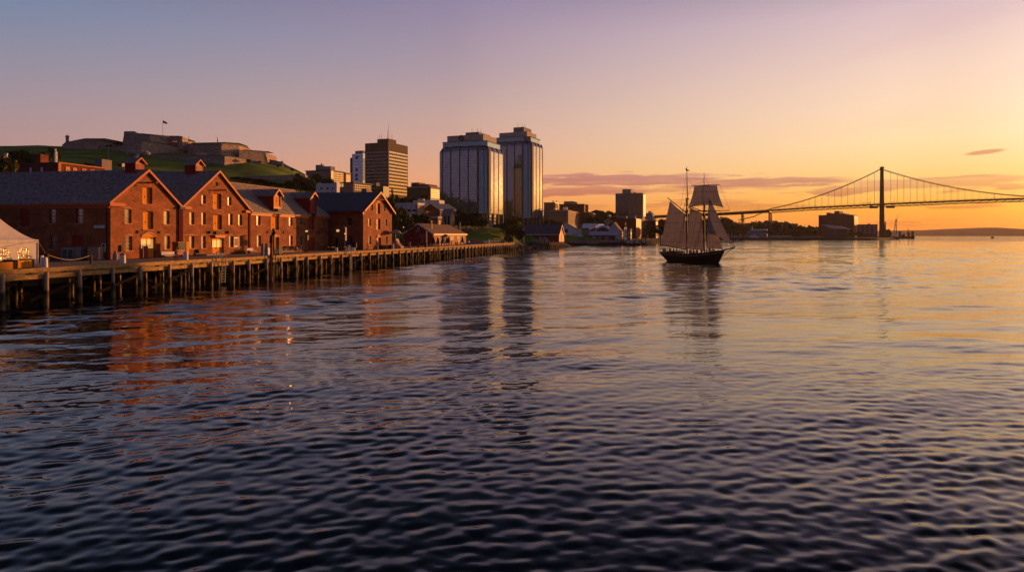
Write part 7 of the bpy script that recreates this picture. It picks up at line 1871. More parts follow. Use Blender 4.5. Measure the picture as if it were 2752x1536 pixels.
# yards with the square topsail
YD = Matrix.Rotation(-math.atan2(HD.y, HD.x), 3, 'Z') @ Vector((math.cos(R(33)), -math.sin(R(33)), 0))
fwd = Vector((-YD.y, YD.x, 0)); fwd = fwd if fwd.x > 0 else -fwd
def yard(z, half, r, name='yard', x=forex + .35):
    mb = MB(); c_ = Vector((x, 0, z)); mb.tube(c_, c_ + YD * half, r, r * .5); mb.tube(c_, c_ - YD * half, r, r * .5); mb.build(name, M_spar, sh)
zU = zz(498, 156.6); zL = zz(566.8, 156.6)
yard(zU, 3.25, .11); yard(zL, 5.55, .13); 
n = 13; rws = []
for i in range(n):
    v = i / (n - 1); half = 2.65 + (4.15 - 2.65) * (v ** 1.5); r_ = []
    for j in range(n):
        u = -1 + 2 * j / (n - 1); z = zU - .12 - (zU - zz(558, 156.6)) * v + (1 - u * u) * .72 * v ** 3
        p = Vector((forex + .35, 0, z)) + YD * (half * u) + fwd * (.75 * math.cos(u * 1.5) * math.sin(math.pi * (.1 + .8 * v))); r_.append(tuple(p))
    rws.append(r_)
mb = MB(); mb.grid(rws); mb.build('topsail', M_sail, sh, smooth=True)
# standing and running rigging
def rig(name, segs, r=.022):
    mb = MB()
    for a, b_ in segs: mb.tube(a, b_, r, n=4, cap=False)
    mb.build(name, M_blackmetal, sh)
for x, z1, z2 in ((mainx, mz1, mz2), (forex, fz1, fz2)):
    for sg in (-1, 1):
        seg = []; feet = [(x - 1.5, sg * 2.5, sheer((x - 1.5) / HL)), (x - .8, sg * 2.5, sheer(x / HL)), (x - .1, sg * 2.5, sheer(x / HL))]
        top = Vector((x, 0, z1 - 1.5))
        for f_ in feet: seg.append((f_, top))
        for k in range(1, 20): 
            q = k / 20 * .92; seg.append((Vector(feet[0]).lerp(top, q), Vector(feet[2]).lerp(top, q)))
        rig('shrouds', seg, .025)
        rig('backstay', [((x - 2.4, sg * 2.4, sheer(.3)), (x - .1, 0, z2 - 1.0)), ((x + .0, sg * .6, z1 - 1.5), (x - .1, 0, z2 - 2.5))], .02)
rig('forestay', [(tip, (forex, 0, fz1)), (spt(1969, 660), (forex, 0, fz1 + 3.8)), (tip, (forex - .1, 0, fz2 - .5)), ((HL - .6, 0, 2.9), (forex, 0, fz1 - 1.2))])
rig('triatic_stay', [((mainx, 0, mz1), (forex, 0, fz1)), ((mainx - .1, 0, mz2 - 2.6), (forex - .1, 0, fz2 - 1.6)), ((mainx - .1, 0, mz2 - 2.6), (forex, 0, fz1 + 1))])
rig('bobstay', [(tip, (HL - 2.2, 0, .5)), (tip, (HL - 1.2, .5, 1.7)), (tip, (HL - 1.2, -.5, 1.7))], .03)
rig('peak_halyard', [(spt(1803, 537), (mainx, 0, mz1 - .2)), (spt(1822, 556), (mainx, 0, mz1 - .8)), (Vector(pk2) + Vector((0, -.4, .2)), (forex, 0, fz1 - .3)), (spt(1777, 656), (2.0, 0, 2.0)), (spt(1777, 656), (mainx, 0, mz1 - 1))])
rig('braces', [(Vector((forex + .35, 0, zU)) + YD * 3.25, Vector((forex + .35, 0, zL)) + YD * 5.5), (Vector((forex + .35, 0, zU)) - YD * 3.25, Vector((forex + .35, 0, zL)) - YD * 5.5), (Vector((forex + .35, 0, zL)) - YD * 5.5, (mainx, 0, mz1 - 2)), (Vector((forex + .35, 0, zL)) + YD * 5.5, (forex, 0, fz1)), (Vector((forex + .35, 0, zL)) - YD * 5.5, (forex, 0, fz1)), (Vector((forex + .35, 0, zU)) + YD * 3.2, (forex, 0, fz2 - 2)), (Vector((forex + .35, 0, zU)) - YD * 3.2, (forex, 0, fz2 - 2))])
mb = MB(); z_ = mz2 - .2; mb.grid([[(mainx - .1, 0, z_), (mainx - .5, -.1, z_ - .35), (mainx + .9, .1, z_ - .75)], [(mainx - .1, 0, z_ - 1.0), (mainx + .2, -.1, z_ - .9), (mainx + .9, .1, z_ - .76)]]); mb.build('pennant', mat('orange_flag', (.45, .10, .03), .7), sh)
mb = MB(); mb.tube((HL - 1.6, -.9, 1.6), (HL - 1.6, -1.0, .8), .06); mb.tube((HL - 1.9, -1.0, .85), (HL - 1.3, -1.0, .85), .07); mb.build('anchor', M_blackmetal, sh)

# ================================================================== PEOPLE
def person_mesh(pose, seed):
    """one continuous body grown over a skeleton, then split by colour: 0 skin, 1 top, 2 trousers, 3 shoes, 4 hair"""
    mb = MB()
    sw = {'stand': .05, 'walk': .24, 'sit': 0}[pose]
    hipz = .93 if pose != 'sit' else .46
    sh_z = hipz + .50
    def limb(ps, rs_):
        for (a, b_, r0, r1) in zip(ps[:-1], ps[1:], rs_[:-1], rs_[1:]):
            mb.tube(a, b_, r0, r1, 10); mb.ball(b_, r1, 10, 6)
        mb.ball(ps[0], rs_[0], 10, 6)
    mb.lathe([(.02, 0), (.135, .02), (.155, .1), (.125, .24), (.15, .38), (.165, .47), (.10, .55), (.052, .59), (.05, .66)], 16, (0, 0, hipz - .05))
    mb.v = [(x * 1.22, y * .78, z) for x, y, z in mb.v]
    hd = (0, .01, hipz + .71)
    mb.ball(hd, .092, 14, 10, 1.28)
    mb.ball((0, -.092, hd[2] - .015), .018, 6, 4, 1.4)
    for sg in (-1, 1): mb.ball((sg * .09, .01, hd[2] - .01), .02, 6, 4, 1.5)
    for sg in (-1, 1):
        a = sw * sg
        if pose == 'sit': limb([(sg * .1, 0, hipz), (sg * .12, -.44, hipz + .02), (sg * .12, -.46, .08), (sg * .12, -.6, .05)], [.095, .07, .05, .04])
        else: limb([(sg * .095, 0, hipz), (sg * .1, -a * .9, .5), (sg * .1, -a * .9 + max(0, -a) * -.2 + (a < 0) * .12, .08), (sg * .1, -a * .9 - .13 + (a < 0) * .12, .045)], [.095, .068, .047, .04])
        e = (sg * .27, .05 + a * .3, sh_z - .28) if seed != 1 else (sg * .25, -.03, sh_z - .27)
        h = (sg * .28, -.03 + a * .8, sh_z - .54) if seed != 1 else (sg * .1, -.22, sh_z - .22)
        limb([(sg * .19, 0, sh_z - .02), e, h], [.062, .046, .034])
        d = (Vector(h) - Vector(e)).normalized()
        mb.tube(h, Vector(h) + d * .09, .036, .03, 8)
        for k in range(4): mb.tube(Vector(h) + d * .08 + Vector((0, (k - 1.5) * .02, 0)), Vector(h) + d * (.16 + (.02 if k in (1, 2) else 0)) + Vector((0, (k - 1.5) * .022 - .01, 0)), .011, .009, 5)
        mb.tube(Vector(h) + Vector((0, -.02, -.02)), Vector(h) + d * .07 + Vector((-sg * .01, -.06, 0)), .012, .01, 5)
    o = mb.build('tmp_person', M_grey)
    md = o.modifiers.new('r', 'REMESH'); md.mode = 'VOXEL'; md.voxel_size = .021
    dg = bpy.context.evaluated_depsgraph_get(); me = bpy.data.meshes.new_from_object(o.evaluated_get(dg)); bpy.data.objects.remove(o)
    me.name = 'body'; me.materials.clear()
    mi = []
    for p in me.polygons:
        c = p.center; z = c.z - hipz
        if z > .58: m_ = 4 if (z > .78 or (c.y > .035 and z > .63)) else 0
        elif pose == 'sit' and c.y < -.1 and z < .12: m_ = 3 if c.z < .1 else 2
        elif abs(c.x) > .2 and c.z < sh_z - .53: m_ = 0
        elif seed == 1 and c.y < -.19 and z > .05: m_ = 0
        elif z < .04: m_ = 3 if c.z < .09 else 2
        else: m_ = 1
        mi.append(m_)
    me.polygons.foreach_set('material_index', mi); me.polygons.foreach_set('use_smooth', [True] * len(mi))
    return me
M_skin = mat('skin', (.30, .165, .11), .6); M_hair = mat('dark_hair', (.03, .02, .015), .7); M_shoe = mat('dark_shoes', (.03, .03, .03), .6)
TOPS = [mat('dark_blue_jacket', (.05, .07, .12), .8), mat('white_shirt', (.6, .56, .52), .8), mat('red_shirt', (.4, .06, .04), .8), mat('grey_shirt', (.2, .2, .2), .8), mat('black_coat', (.012, .012, .014), .9), mat('orange_shirt', (.55, .2, .08), .8)]
LEG = [mat('dark_trousers', (.03, .035, .05), .85), mat('khaki_trousers', (.25, .19, .13), .85)]
PM = {}
def person(loc, rz, label, pose='stand', seed=0, top=0, leg=0, group=None, cat='person', sc=1.0):
    key = (pose, seed)
    if key not in PM: PM[key] = person_mesh(pose, seed)
    k2 = (pose, seed, top, leg)
    if k2 not in PM:
        me = PM[key].copy(); me.materials.clear()
        for m_ in (M_skin, TOPS[top], LEG[leg], M_shoe, M_hair): me.materials.append(m_)
        PM[k2] = me
    o = bpy.data.objects.new('person', PM[k2]); COL.objects.link(o); o.location = loc; o.rotation_euler = (0, 0, rz); o.scale = (sc, sc, sc)
    return tag(o, label, cat, group)
# on the quay
def quay(px, py, z=3.0):          # point of the wharf surface seen at px, py
    D = (CAMH - z) * FPX / (py - HY); return W(px, D, z)
p = quay(475, 700.5); person((p.x, p.y, 3.0), 1.35, 'person in dark blue jacket and dark trousers standing alone beside the bench', 'stand', 1, 0, 0)
# on the ship deck
cols = ['black coat', 'white shirt', 'dark blue jacket', 'grey shirt', 'red shirt']
tm = {0: 2, 1: 1, 2: 2, 3: 3, 4: 0}
rg = random.Random(21)
xs = [1.0, 1.7, 2.4, 3.0, 5.7, 6.2, 6.7, 7.2, 8.6, 9.2, 9.0, 10.0, 10.6, 11.2, 11.9, 12.4, 12.9, 14.2, 14.8, 15.4, 16.0, 16.6, 2.0, 4.1, 4.8, 7.6, 8.1, 13.7]
RT = Matrix.Rotation(math.atan2(HD.y, HD.x), 4, 'Z')
for i_, x in enumerate(sorted(xs)):
    y = -beam(x / HL) + .55 if i_ % 2 else beam(x / HL) - .6
    if 3.1 < x < 5.5 or 9.5 < x < 11.7 or 14.9 < x < 16.3: y = -1.25 - .2 * (i_ % 2) if i_ % 3 else 1.3
    t_i = rg.choice([4, 4, 0, 3, 4, 1 if i_ % 5 == 0 else 4]); nm = {4: 'black coat', 0: 'dark blue jacket', 3: 'grey shirt', 1: 'white shirt'}[t_i]
    w = SB + RT @ Vector((x, y, 0)); zdk = sheer(x / HL) - .55
    where = 'at the stern rail' if x < 3 else 'below the mainsail' if x < mainx - .8 else 'at the main mast' if x < mainx + 1 else 'between the two masts' if x < forex - .6 else 'at the foremast' if x < forex + 1 else 'on the foredeck'
    person((w.x, w.y, zdk), rg.uniform(0, 6.28), 'passenger in %s standing %s, %s from the stern' % (nm, where, ORD[i_]), 'stand', i_ % 2, t_i, 0, group='passengers on the deck of the sailing ship', sc=rg.uniform(.93, 1.03))

# ================================================================== ON THE QUAY
def sq(px, t):                 # quay point in column px on the line t
    s = at_t(px, t); return P(s, t, 3.0)
# tent
tn = empty('party_tent', P(51.8, 67.4, 3.0), ANG, 'large white peaked party tent with two arched clear windows at the left edge', 'tent')
TWD, TDP, TEV, TPK = at_t(101, 67.4) - 51.8, 7.6, 2.78, 9.4
M_canvas = mat('white_canvas', (.60, .55, .56), .8, noise=.07, nscale=.8, bump=.06)
mb = MB(); n = 24
for sx_, sy_ in ((0, -1), (1, 0), (0, 1), (-1, 0)):      # four swept gores meeting on the hips
    rws = []
    for i in range(n + 1):
        d = 1 - i / n * .985; z = TEV + (TPK - TEV) * (1 - d) ** 1.45; r_ = []
        for j in range(13):
            q = (-1 + 2 * j / 12) * d; u, v = (q, sy_ * d) if sx_ == 0 else (sx_ * d, q)
            r_.append((TWD / 2 * (1 + u), TDP / 2 * (1 + v), z - .10 * math.cos(q / d * 1.57) * math.sin(math.pi * d)))
        rws.append(r_)
    mb.grid(rws)
mb.build('canopy', M_canvas, tn, smooth=True, sharp=22)
mb = MB(); mb.box(-.05, TWD + .05, -.09, -.05, TEV - .32, TEV + .02); mb.box(TWD + .03, TWD + .07, 0, TDP, TEV - .32, TEV + .02); mb.build('valance', M_canvas, tn)
wins = [(TWD - 1.55 - 2.35 * k - .85, TWD - .75 - 2.35 * k - .2, .72, 1.95) for k in range(5)]
ff = lambda u, z, d: (u, d - .0, z)
mb = MB(); wall(mb, [(0, 0), (TWD, 0), (TWD, TEV), (0, TEV)], wins, ff, .03); wall_ = mb.build('side_wall', M_canvas, tn)
M_glowfilm = bpy.data.materials.new('glowing_window_film'); M_glowfilm.use_nodes = True
def glowfilm_mat():
    t = M_glowfilm.node_tree; b = t.nodes['Principled BSDF']; b.inputs['Base Color'].default_value = (.30, .18, .09, 1); b.inputs['Roughness'].default_value = .12; b.inputs['Specular IOR Level'].default_value = 1.0
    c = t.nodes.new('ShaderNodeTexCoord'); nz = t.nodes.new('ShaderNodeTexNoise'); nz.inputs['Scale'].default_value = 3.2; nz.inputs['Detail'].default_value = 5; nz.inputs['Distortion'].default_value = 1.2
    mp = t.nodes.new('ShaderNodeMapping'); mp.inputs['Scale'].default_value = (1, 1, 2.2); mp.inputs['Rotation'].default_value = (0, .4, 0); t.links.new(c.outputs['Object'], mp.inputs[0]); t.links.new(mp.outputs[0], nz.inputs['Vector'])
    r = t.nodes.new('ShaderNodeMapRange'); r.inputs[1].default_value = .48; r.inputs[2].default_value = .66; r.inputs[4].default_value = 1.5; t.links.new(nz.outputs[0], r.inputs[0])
    b.inputs['Emission Color'].default_value = (1, .42, .08, 1); t.links.new(r.outputs[0], b.inputs['Emission Strength'])  # golden glow put into the film as noise-driven emission
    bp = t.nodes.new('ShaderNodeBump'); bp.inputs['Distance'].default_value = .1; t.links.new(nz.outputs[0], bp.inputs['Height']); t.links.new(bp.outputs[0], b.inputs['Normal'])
glowfilm_mat()
for o_ in wins:
    u0, u1, z0, z1 = o_; um = (u0 + u1) / 2; hw = (u1 - u0) / 2
    mb = MB(); mb.box(u0, u1, .03, .05, z0, z1); w_ = mb.build('window', M_glowfilm, tn)
    # arched head made by canvas corners
    mb = MB(); k = 8; arc = [(um + hw * math.cos(math.pi * (1 - i / k)), z1 - .55 + .55 * math.sin(math.pi * (1 - i / k))) for i in range(k + 1)]
    for a, b_ in zip(arc[:-1], arc[1:]): mb.add([(a[0], -.012, a[1]), (b_[0], -.012, b_[1]), (b_[0], -.012, z1 + .03), (a[0], -.012, z1 + .03)], [(0, 1, 2, 3)])
    mb.build('arch_surround', M_canvas, w_)
    mb = MB()
    for i in range(1, 5): mb.box(u0 + (u1 - u0) * i / 5 - .015, u0 + (u1 - u0) * i / 5 + .015, .0, .025, z0, z1)
    for i in range(1, 5): mb.box(u0, u1, .0, .025, z0 + (z1 - z0) * i / 5 - .015, z0 + (z1 - z0) * i / 5 + .015)
    mb.build('glazing_grid', M_canvas, w_)
for x in (TWD, TWD / 2, 0):
    mb = MB(); mb.tube((x, -.03, 0), (x, -.03, TEV), .06); mb.build('pole', M_white, tn)
mb = MB(); mb.box(TWD, TWD + .02, 0, 1.4, 0, TEV); mb.build('end_curtain', M_canvas, tn)
mb = MB(); mb.tube((TWD, 0, TEV - .05), tuple(Matrix.Rotation(-ANG, 3, 'Z') @ (sq(124, 62.5) + Vector((0, 0, 1.25)) - Vector(tn.location))), .025, n=5); mb.build('guy_rope', mat('rope', (.45, .32, .18), .9), tn)
M_rope = MATS['rope']
# timber planters
def planter(px0, px1, t, label, h=.75):
    s0, s1_ = at_t(px0, t), at_t(px1, t); e = empty('timber_planter', P(s0, t, 3.0), ANG, label, 'planter', 'timber planters in front of the tent')
    L_ = s1_ - s0
    for y0 in (0, 1.5):
        mb = MB()
        for k in range(4): mb.box(.05, L_ - .05, y0, y0 + .08, .06 + k * h / 4, .04 + (k + 1) * h / 4)
        mb.build('side_boards', M_plank if L_ < 5 else M_bark, e)
    for x in (0, L_ - .12):
        mb = MB(); mb.box(x, x + .12, -.08, 1.66, 0, h + .12); mb.build('end_frame', M_bark, e)
    mb = MB(); mb.box(.1, L_ - .1, .09, 1.49, h - .15, h - .05); mb.build('soil', M_darkpanel, e)
planter(44, 91, 61.5, 'timber planter with yellow lit front boards in front of the tent window')
planter(-40, 42, 59.0, 'long dark timber box at the bottom left edge of the quay')
# rope fence
def post(px, t, h, label, m=M_bark, r=.11, name='rope_post'):
    e = empty(name, sq(px, t), ANG, label, 'post'); mb = MB(); mb.box(-r, r, -r, r, -.02, h); mb.box(-r - .02, r + .02, -r - .02, r + .02, h + .002, h + .05); mb.build('post', m, e); return e
post(127.5, 61.0, 1.35, 'dark square rope post right of the tent')
post(245, 63, 1.05, 'dark square rope post in front of the tan crate'); post(113, 66, 1.0, 'short white rope post beside the tent corner', M_white)
rp = empty('sagging_rope', sq(130, 61) + Vector((0, 0, 1.25)), 0, 'thin yellowish rope sagging between the two dark posts', 'rope')
a, b_ = sq(130, 61) + Vector((0, 0, 1.25)), sq(242, 63) + Vector((0, 0, .98)); mb = MB()
mb.poly([a.lerp(b_, i / 12) - a + Vector((0, 0, -.5 * math.sin(math.pi * i / 12))) for i in range(13)], .03, 5); mb.build('rope', M_rope, rp)
# equipment by the dark flank
def crate(px0, px1, t0, w, h, label, m, name='storage_box', lid=None, grille=False, rz=0):
    D = sq((px0 + px1) / 2, t0).y; L_ = (px1 - px0) * D / FPX
    e = empty(name, sq((px0 + px1) / 2, t0), rz, label, 'box'); 
    mb = MB(); mb.box(-L_ / 2, L_ / 2, 0, w, 0, h); mb.build('body', m, e)
    mb = MB(); mb.box(-L_ / 2 - .04, L_ / 2 + .04, -.04, w + .04, h + .003, h + .08); mb.build('lid', lid or m, e)
    if grille:
        for i in range(2):
            mb = MB(); mb.box(-L_ / 2 + .12 + i * L_ / 2, -L_ / 2 + L_ / 2 - .08 + i * L_ / 2, -.05, -.005, .2, h - .15); g = mb.build('grille', M_darkglass, e)
            mb = MB()
            for k in range(6): mb.box(-L_ / 2 + .12 + i * L_ / 2, i * L_ / 2 - .08, -.075, -.052, .25 + k * (h - .45) / 6, .28 + k * (h - .45) / 6)
            mb.build('slats', M_grey, g)
    return e
crate(165, 197, 77, 1.2, 1.5, 'grey cabinet with dark grilles against the first warehouse flank', M_grey, 'grille_cabinet', grille=True)
crate(199, 217, 76, 1.1, 1.62, 'plain grey box between the grille cabinet and the blue-grey box', M_conc2); crate(217.5, 234, 76.4, 1.1, 1.55, 'blue-grey box left of the tan crate', MATS['blue_grey_cladding'])
crate(235, 266, 73.4, 1.0, 1.6, 'pale tan crate at the right end of the row of boxes', M_tan, 'plywood_crate')
mb = MB(); q = sq(268, 73.2); e = empty('pallet', q, 0, 'low pale pallet beside the tan crate', 'pallet'); mb.box(-.4, .5, 0, .8, 0, .14); mb.build('boards', M_conc, e)
# signs on the first flank
def flank_sign(px0, px1, y0, y1, label, name='wall_sign'):
    t0_, t1_ = at_s(px1, s1), at_s(px0, s1); D = P(s1, (t0_ + t1_) / 2).y; z0, z1 = zz(y1, D), zz(y0, D)
    e = empty(name, P(s1, t0_, z0), ANG, label, 'sign'); w = t1_ - t0_
    mb = MB(); mb.box(-.07, -.02, 0, w, 0, z1 - z0); mb.build('board', M_signw, e); return e, w, z1 - z0
fs_ = lambda u, z, d: (d - .075, u, z)
e, w, h = flank_sign(253.7, 282, 605, 612.7, 'long white name board with two lines of dark lettering on the first warehouse flank')
fsr = lambda w_: (lambda u, z, d: (d - .02, w_ - u, z))
strokes(e, fsr(w), w * .18, w * .76, h * .56, h * .84, M_ink, 5); strokes(e, fsr(w), w * .16, w * .70, h * .2, h * .36, M_ink, 6)
e, w, h = flank_sign(273.5, 285, 653.6, 677, 'upright white poster with a dark blue square on top', 'poster')
mb = MB(); mb.box(-.1, -.075, w * .22, w * .78, h * .62, h * .93); mb.build('blue_panel', M_ink, e)
# bollards
def bollard(px, t, h, label, m=M_white, r=.28, cap=None):
    e = empty('bollard', sq(px, t), 0, label, 'bollard', 'mooring bollards along the wharf edge')
    mb = MB(); mb.lathe([(r * 1.05, 0), (r, h * .3), (r * .9, h * .85), (r * .8, h * .97), (r * .2, h)], 12); mb.build('post', m, e)
    if cap: mb = MB(); mb.lathe([(r * .96, h * .86), (r * .96, h * .93), (r * .3, h * 1.03)], 12); mb.build('cap', cap, e)
    return e
bollard(120, 58.6, 1.15, 'white bollard behind the dark rope post near the tent'); bollard(330, 57.3, 1.3, 'stout white bollard with a red cap in front of the first warehouse', cap=M_redpaint, r=.3); bollard(499, 57.6, 1.25, 'tapering white bollard right of the standing person', r=.3)
bollard(904, 58, 1.0, 'stubby white bollard left of the pale ladder'); bollard(937, 54.8, 1.45, 'white bollard at the left rail of the pale ladder'); bollard(951, 54.9, 1.0, 'low white bollard at the right rail of the pale ladder')
bollard(1015, 56.5, 1.4, 'thin grey post in front of the fourth warehouse door', M_conc, .16); bollard(1056, 57.5, 1.4, 'white post right of the fourth warehouse corner', r=.25); bollard(1101, 57, 1.7, 'orange-lit wooden post left of the shop shed', M_tan, .28); bollard(1124, 56, 1.7, 'dark post left of the striped mast', M_bark, .2)
bollard(1144, 55.5, 1.6, 'dark stubby post at the foot of the striped mast', M_bark, .3)
for i, (px, t) in enumerate(((1315, 57), (1365, 59), (1369, 59))):
    bollard(px, t, 2.3 if i else 1.9, ['single white rail post on the far part of the wharf', 'left one of two white posts at the far end of the wharf', 'right one of two white posts at the far end of the wharf'][i], r=.2)
# milk-churn like cans at the first corner, dark boxes
def can(px, t, label, m=M_conc2): 
    e = empty('metal_churn', sq(px, t), 0, label, 'can'); mb = MB(); mb.lathe([(.3, 0), (.32, .5), (.3, .75), (.15, .95), (.15, 1.1), (.22, 1.14), (.05, 1.2)], 12); mb.build('can', m, e)
can(310, 70.8, 'dull grey churn at the corner of the first warehouse')
# benches
def bench(px, t, label, L_=2.0, m=M_signw, rz=0):
    e = empty('park_bench', sq(px, t), ANG + math.pi / 2 * 0 + rz, label, 'bench', 'benches on the quay')
    for nm, z, y in (('seat', .45, 0), ):
        mb = MB()
        for k in range(3): mb.box(-L_ / 2, L_ / 2, -.3 + k * .17, -.17 + k * .17, .43, .47)
        mb.build('seat', m, e)
    mb = MB()
    for k in range(3): mb.box(-L_ / 2, L_ / 2, .26, .30, .58 + k * .14, .68 + k * .14)
    mb.build('backrest', m, e)
    for x in (-L_ / 2 + .15, L_ / 2 - .15):
        mb = MB(); mb.box(x - .03, x + .03, -.28, -.22, 0, .43); mb.box(x - .03, x + .03, .30, .35, 0, 1.0); mb.box(x - .03, x + .03, -.22, .30, .36, .42); mb.build('leg', M_blackmetal, e)
    return e
bench(456, 66.5, 'pale slatted bench left of the standing person', 2.6)
bench(677, 70.6, 'pale bench against the wall at the seam of second and third warehouse', 2.2)
# red vending box with yellow side
e = empty('dark_red_cabinet', sq(486, 69.8), ANG, 'dark red cabinet with a glowing yellow side panel at the foot of the red pipes', 'cabinet')
mb = MB(); mb.box(-1.1, 1.4, -.3, .6, .35, 2.3); mb.build('body', M_redpaint, e); mb = MB(); mb.box(.75, 1.42, -.36, -.31, .5, 2.32); mb.build('yellow_panel', M_plank, e)
mb = MB(); mb.box(-1.0, .65, -.36, -.31, 1.15, 2.2); mb.build('glass_panel', M_darkglass, e)
for x in (-1.0, 1.2): mb = MB(); mb.box(x, x + .12, -.2, .5, 0, .35); mb.build('leg', M_blackmetal, e)
# barbecue-like dark bin
e = empty('dark_trolley', sq(529, 69.5), ANG, 'small black trolley with lid below the second warehouse windows', 'trolley')
mb = MB(); mb.lathe([(.3, .55), (.45, .75), (.42, .95), (.1, 1.1)], 12); mb.build('drum', M_blackmetal, e); mb = MB(); mb.box(-.6, .7, -.25, .25, .3, .5); mb.build('shelf', M_blackmetal, e)
for x in (-.5, .5): mb = MB(); mb.tube((x, -.2, .3), (x, -.2, 0), .04); mb.build('leg', M_blackmetal, e); mb = MB(); mb.tube((x, .2, .3), (x, .2, 0), .04); mb.build('leg', M_blackmetal, e)
# hoop rack near ladder
e = empty('hoop_rack', sq(586, 55.2), ANG, 'small steel hoop rack left of the first ladder', 'rack')
for x in (-.9, -.3): mb = MB(); mb.poly([(x, 0, 0), (x, 0, .85), (x + .15, 0, 1.0), (x + .5, 0, 1.0), (x + .6, 0, .85), (x + .6, 0, 0)], .035); mb.build('hoop', M_grey, e)
# grass tuft strip under windows
mb = MB(); rs = np.random.RandomState(8)
for i in range(420):
    s_ = at_t(640, 71.2) + rs.uniform(0, 1) * (at_t(662, 71.2) - at_t(640, 71.2)); b0 = P(s_, 71.3 + rs.uniform(0, .5), 2.98); h_ = rs.uniform(.25, .7); d = Vector((rs.normal(0, .12), rs.normal(0, .12), h_)); w_ = Vector((.03, .01, 0)); mb.add([b0 - w_, b0 + w_, b0 + d], [(0, 1, 2)])
tag(mb.build('tall_grass', M_leafy), 'tall grass growing at the foot of the second warehouse wall', 'grass', kind='stuff')
# raised kerbs (terraces)
for px0, px1, lb in ((556, 604, 'low pale step in front of the lit double door'), (758, 814, 'low raised terrace under the row of chairs')):
    s0_, s1_ = at_t(px0, 70.2), at_t(px1, 70.2); e = empty('stone_step', P(s0_, 70.2, 2.98), ANG, lb, 'step'); mb = MB(); mb.box(0, s1_ - s0_, 0, 1.75, 0, .24); mb.build('slab', M_tan, e)
# cafe chairs in front of third warehouse
def cafe_chair(proto=[None]):
    e = empty('cafe_chair', (0, 0, 0), 0, 'x', 'chair')
    mb = MB(); mb.box(-.22, .22, -.22, .22, .43, .46); mb.build('seat', M_bark, e); mb = MB(); mb.box(-.22, .22, .2, .24, .55, .9); mb.build('backrest', M_bark, e)
    for x in (-.19, .19):
        for y in (-.19, .19): mb = MB(); mb.tube((x, y, 0), (x, y, .43), .02, n=5); mb.build('leg', M_grey, e)
    return e
c0 = cafe_chair()
k = 0
spots = [(766 + 3.4 * i, 70.9 + .5 * (i % 2)) for i in range(8)] + [(801 + 3 * i, 71.0) for i in range(4)]
for i, (px, t) in enumerate(spots):
    o_ = c0 if i == 0 else dup(c0)
    q = sq(px, t); o_.location = (q.x, q.y, 3.22); o_.rotation_euler = (0, 0, ANG + random.uniform(-.6, .6))
    o_['label'] = 'dark cafe chair below the third warehouse windows, %s from the left' % ORD[i]
    o_['group'] = 'cafe chairs below the third warehouse windows'
e = empty('orange_beach_ball', sq(795, 70.6) + Vector((0, 0, .22)), 0, 'round orange bin between the two clusters of chairs', 'bin'); e.name = 'round_bin'
mb = MB(); mb.ball((0, 0, .42), .42, 14, 9); mb.build('shell', mat('orange_plastic', (.65, .22, .03), .5), e); mb = MB(); mb.lathe([(.2, .78), (.22, .86), (.1, .9)], 10); mb.build('lid', M_blackmetal, e)
# tall black piling post with lamp cluster, leaning timber
e = empty('lamp_mast', sq(735.5, 54.6), 0, 'tall black mast with a cluster of dark lamp heads at the wharf edge', 'lamp mast')
D = sq(735.5, 54.6).y; h_ = (zz(620, D) - 3); mb = MB(); mb.tube((0, 0, -1.2), (0, 0, h_), .17, .13); mb.build('pole', M_blackmetal, e)
for x, z in ((-.35, -.9), (.0, .1), (-.1, -.5), (.12, -.3)): mb = MB(); mb.ball((x, -.1, h_ + z), .22, 8, 6, 1.3); mb.build('lamp_head', M_blackmetal, e)
e = empty('timber_pile', sq(729.5, 53.6), 0, 'thick pinkish timber pile with black top left of the tall mast', 'pile'); mb = MB(); mb.tube((0, 0, -4), (0, 0, 2.9), .24, .2, 12); mb.build('pile', mat('pink_timber', (.34, .15, .11), .8, noise=.3), e); mb = MB(); mb.tube((-.02, 0, 2.2), (-.02, 0, 3.1), .26, .22, 12); mb.build('cap', M_blackmetal, e)
e = empty('timber_pile', sq(711, 54.6), 0, 'pair of short pale mooring posts left of the pinkish timber pile', 'pile')
for x in (-.3, .3): mb = MB(); mb.tube((x, 0, -.2), (x, 0, 2.1), .24, .2, 12); mb.build('post', M_conc2, e)
# barrow/goods behind
for px, lb, m_ in ((718, 'pale wrapped crate behind the short mooring posts', M_signw), (747, 'low pinkish box right of the tall mast', M_conc)):
    e = empty('goods_box', sq(px, 60), ANG, lb, 'box'); mb = MB(); mb.box(-.6, .7, -.4, .5, .25, 1.3 if px < 740 else 1.0); mb.build('box', m_, e); mb = MB(); mb.box(-.7, .8, -.5, .6, .1, .245); mb.build('pallet', M_blackmetal, e)
e = empty('black_handcart', sq(753, 57), ANG, 'upright black handcart right of the pinkish box', 'handcart'); mb = MB(); mb.box(-.5, .5, -.06, .06, .2, 1.6); mb.build('frame', M_blackmetal, e)
for x in (-.4, .4): mb = MB(); mb.tube((x - .05, 0, .22), (x + .05, 0, .22), .22, n=14); mb.build('wheel', M_blackmetal, e)
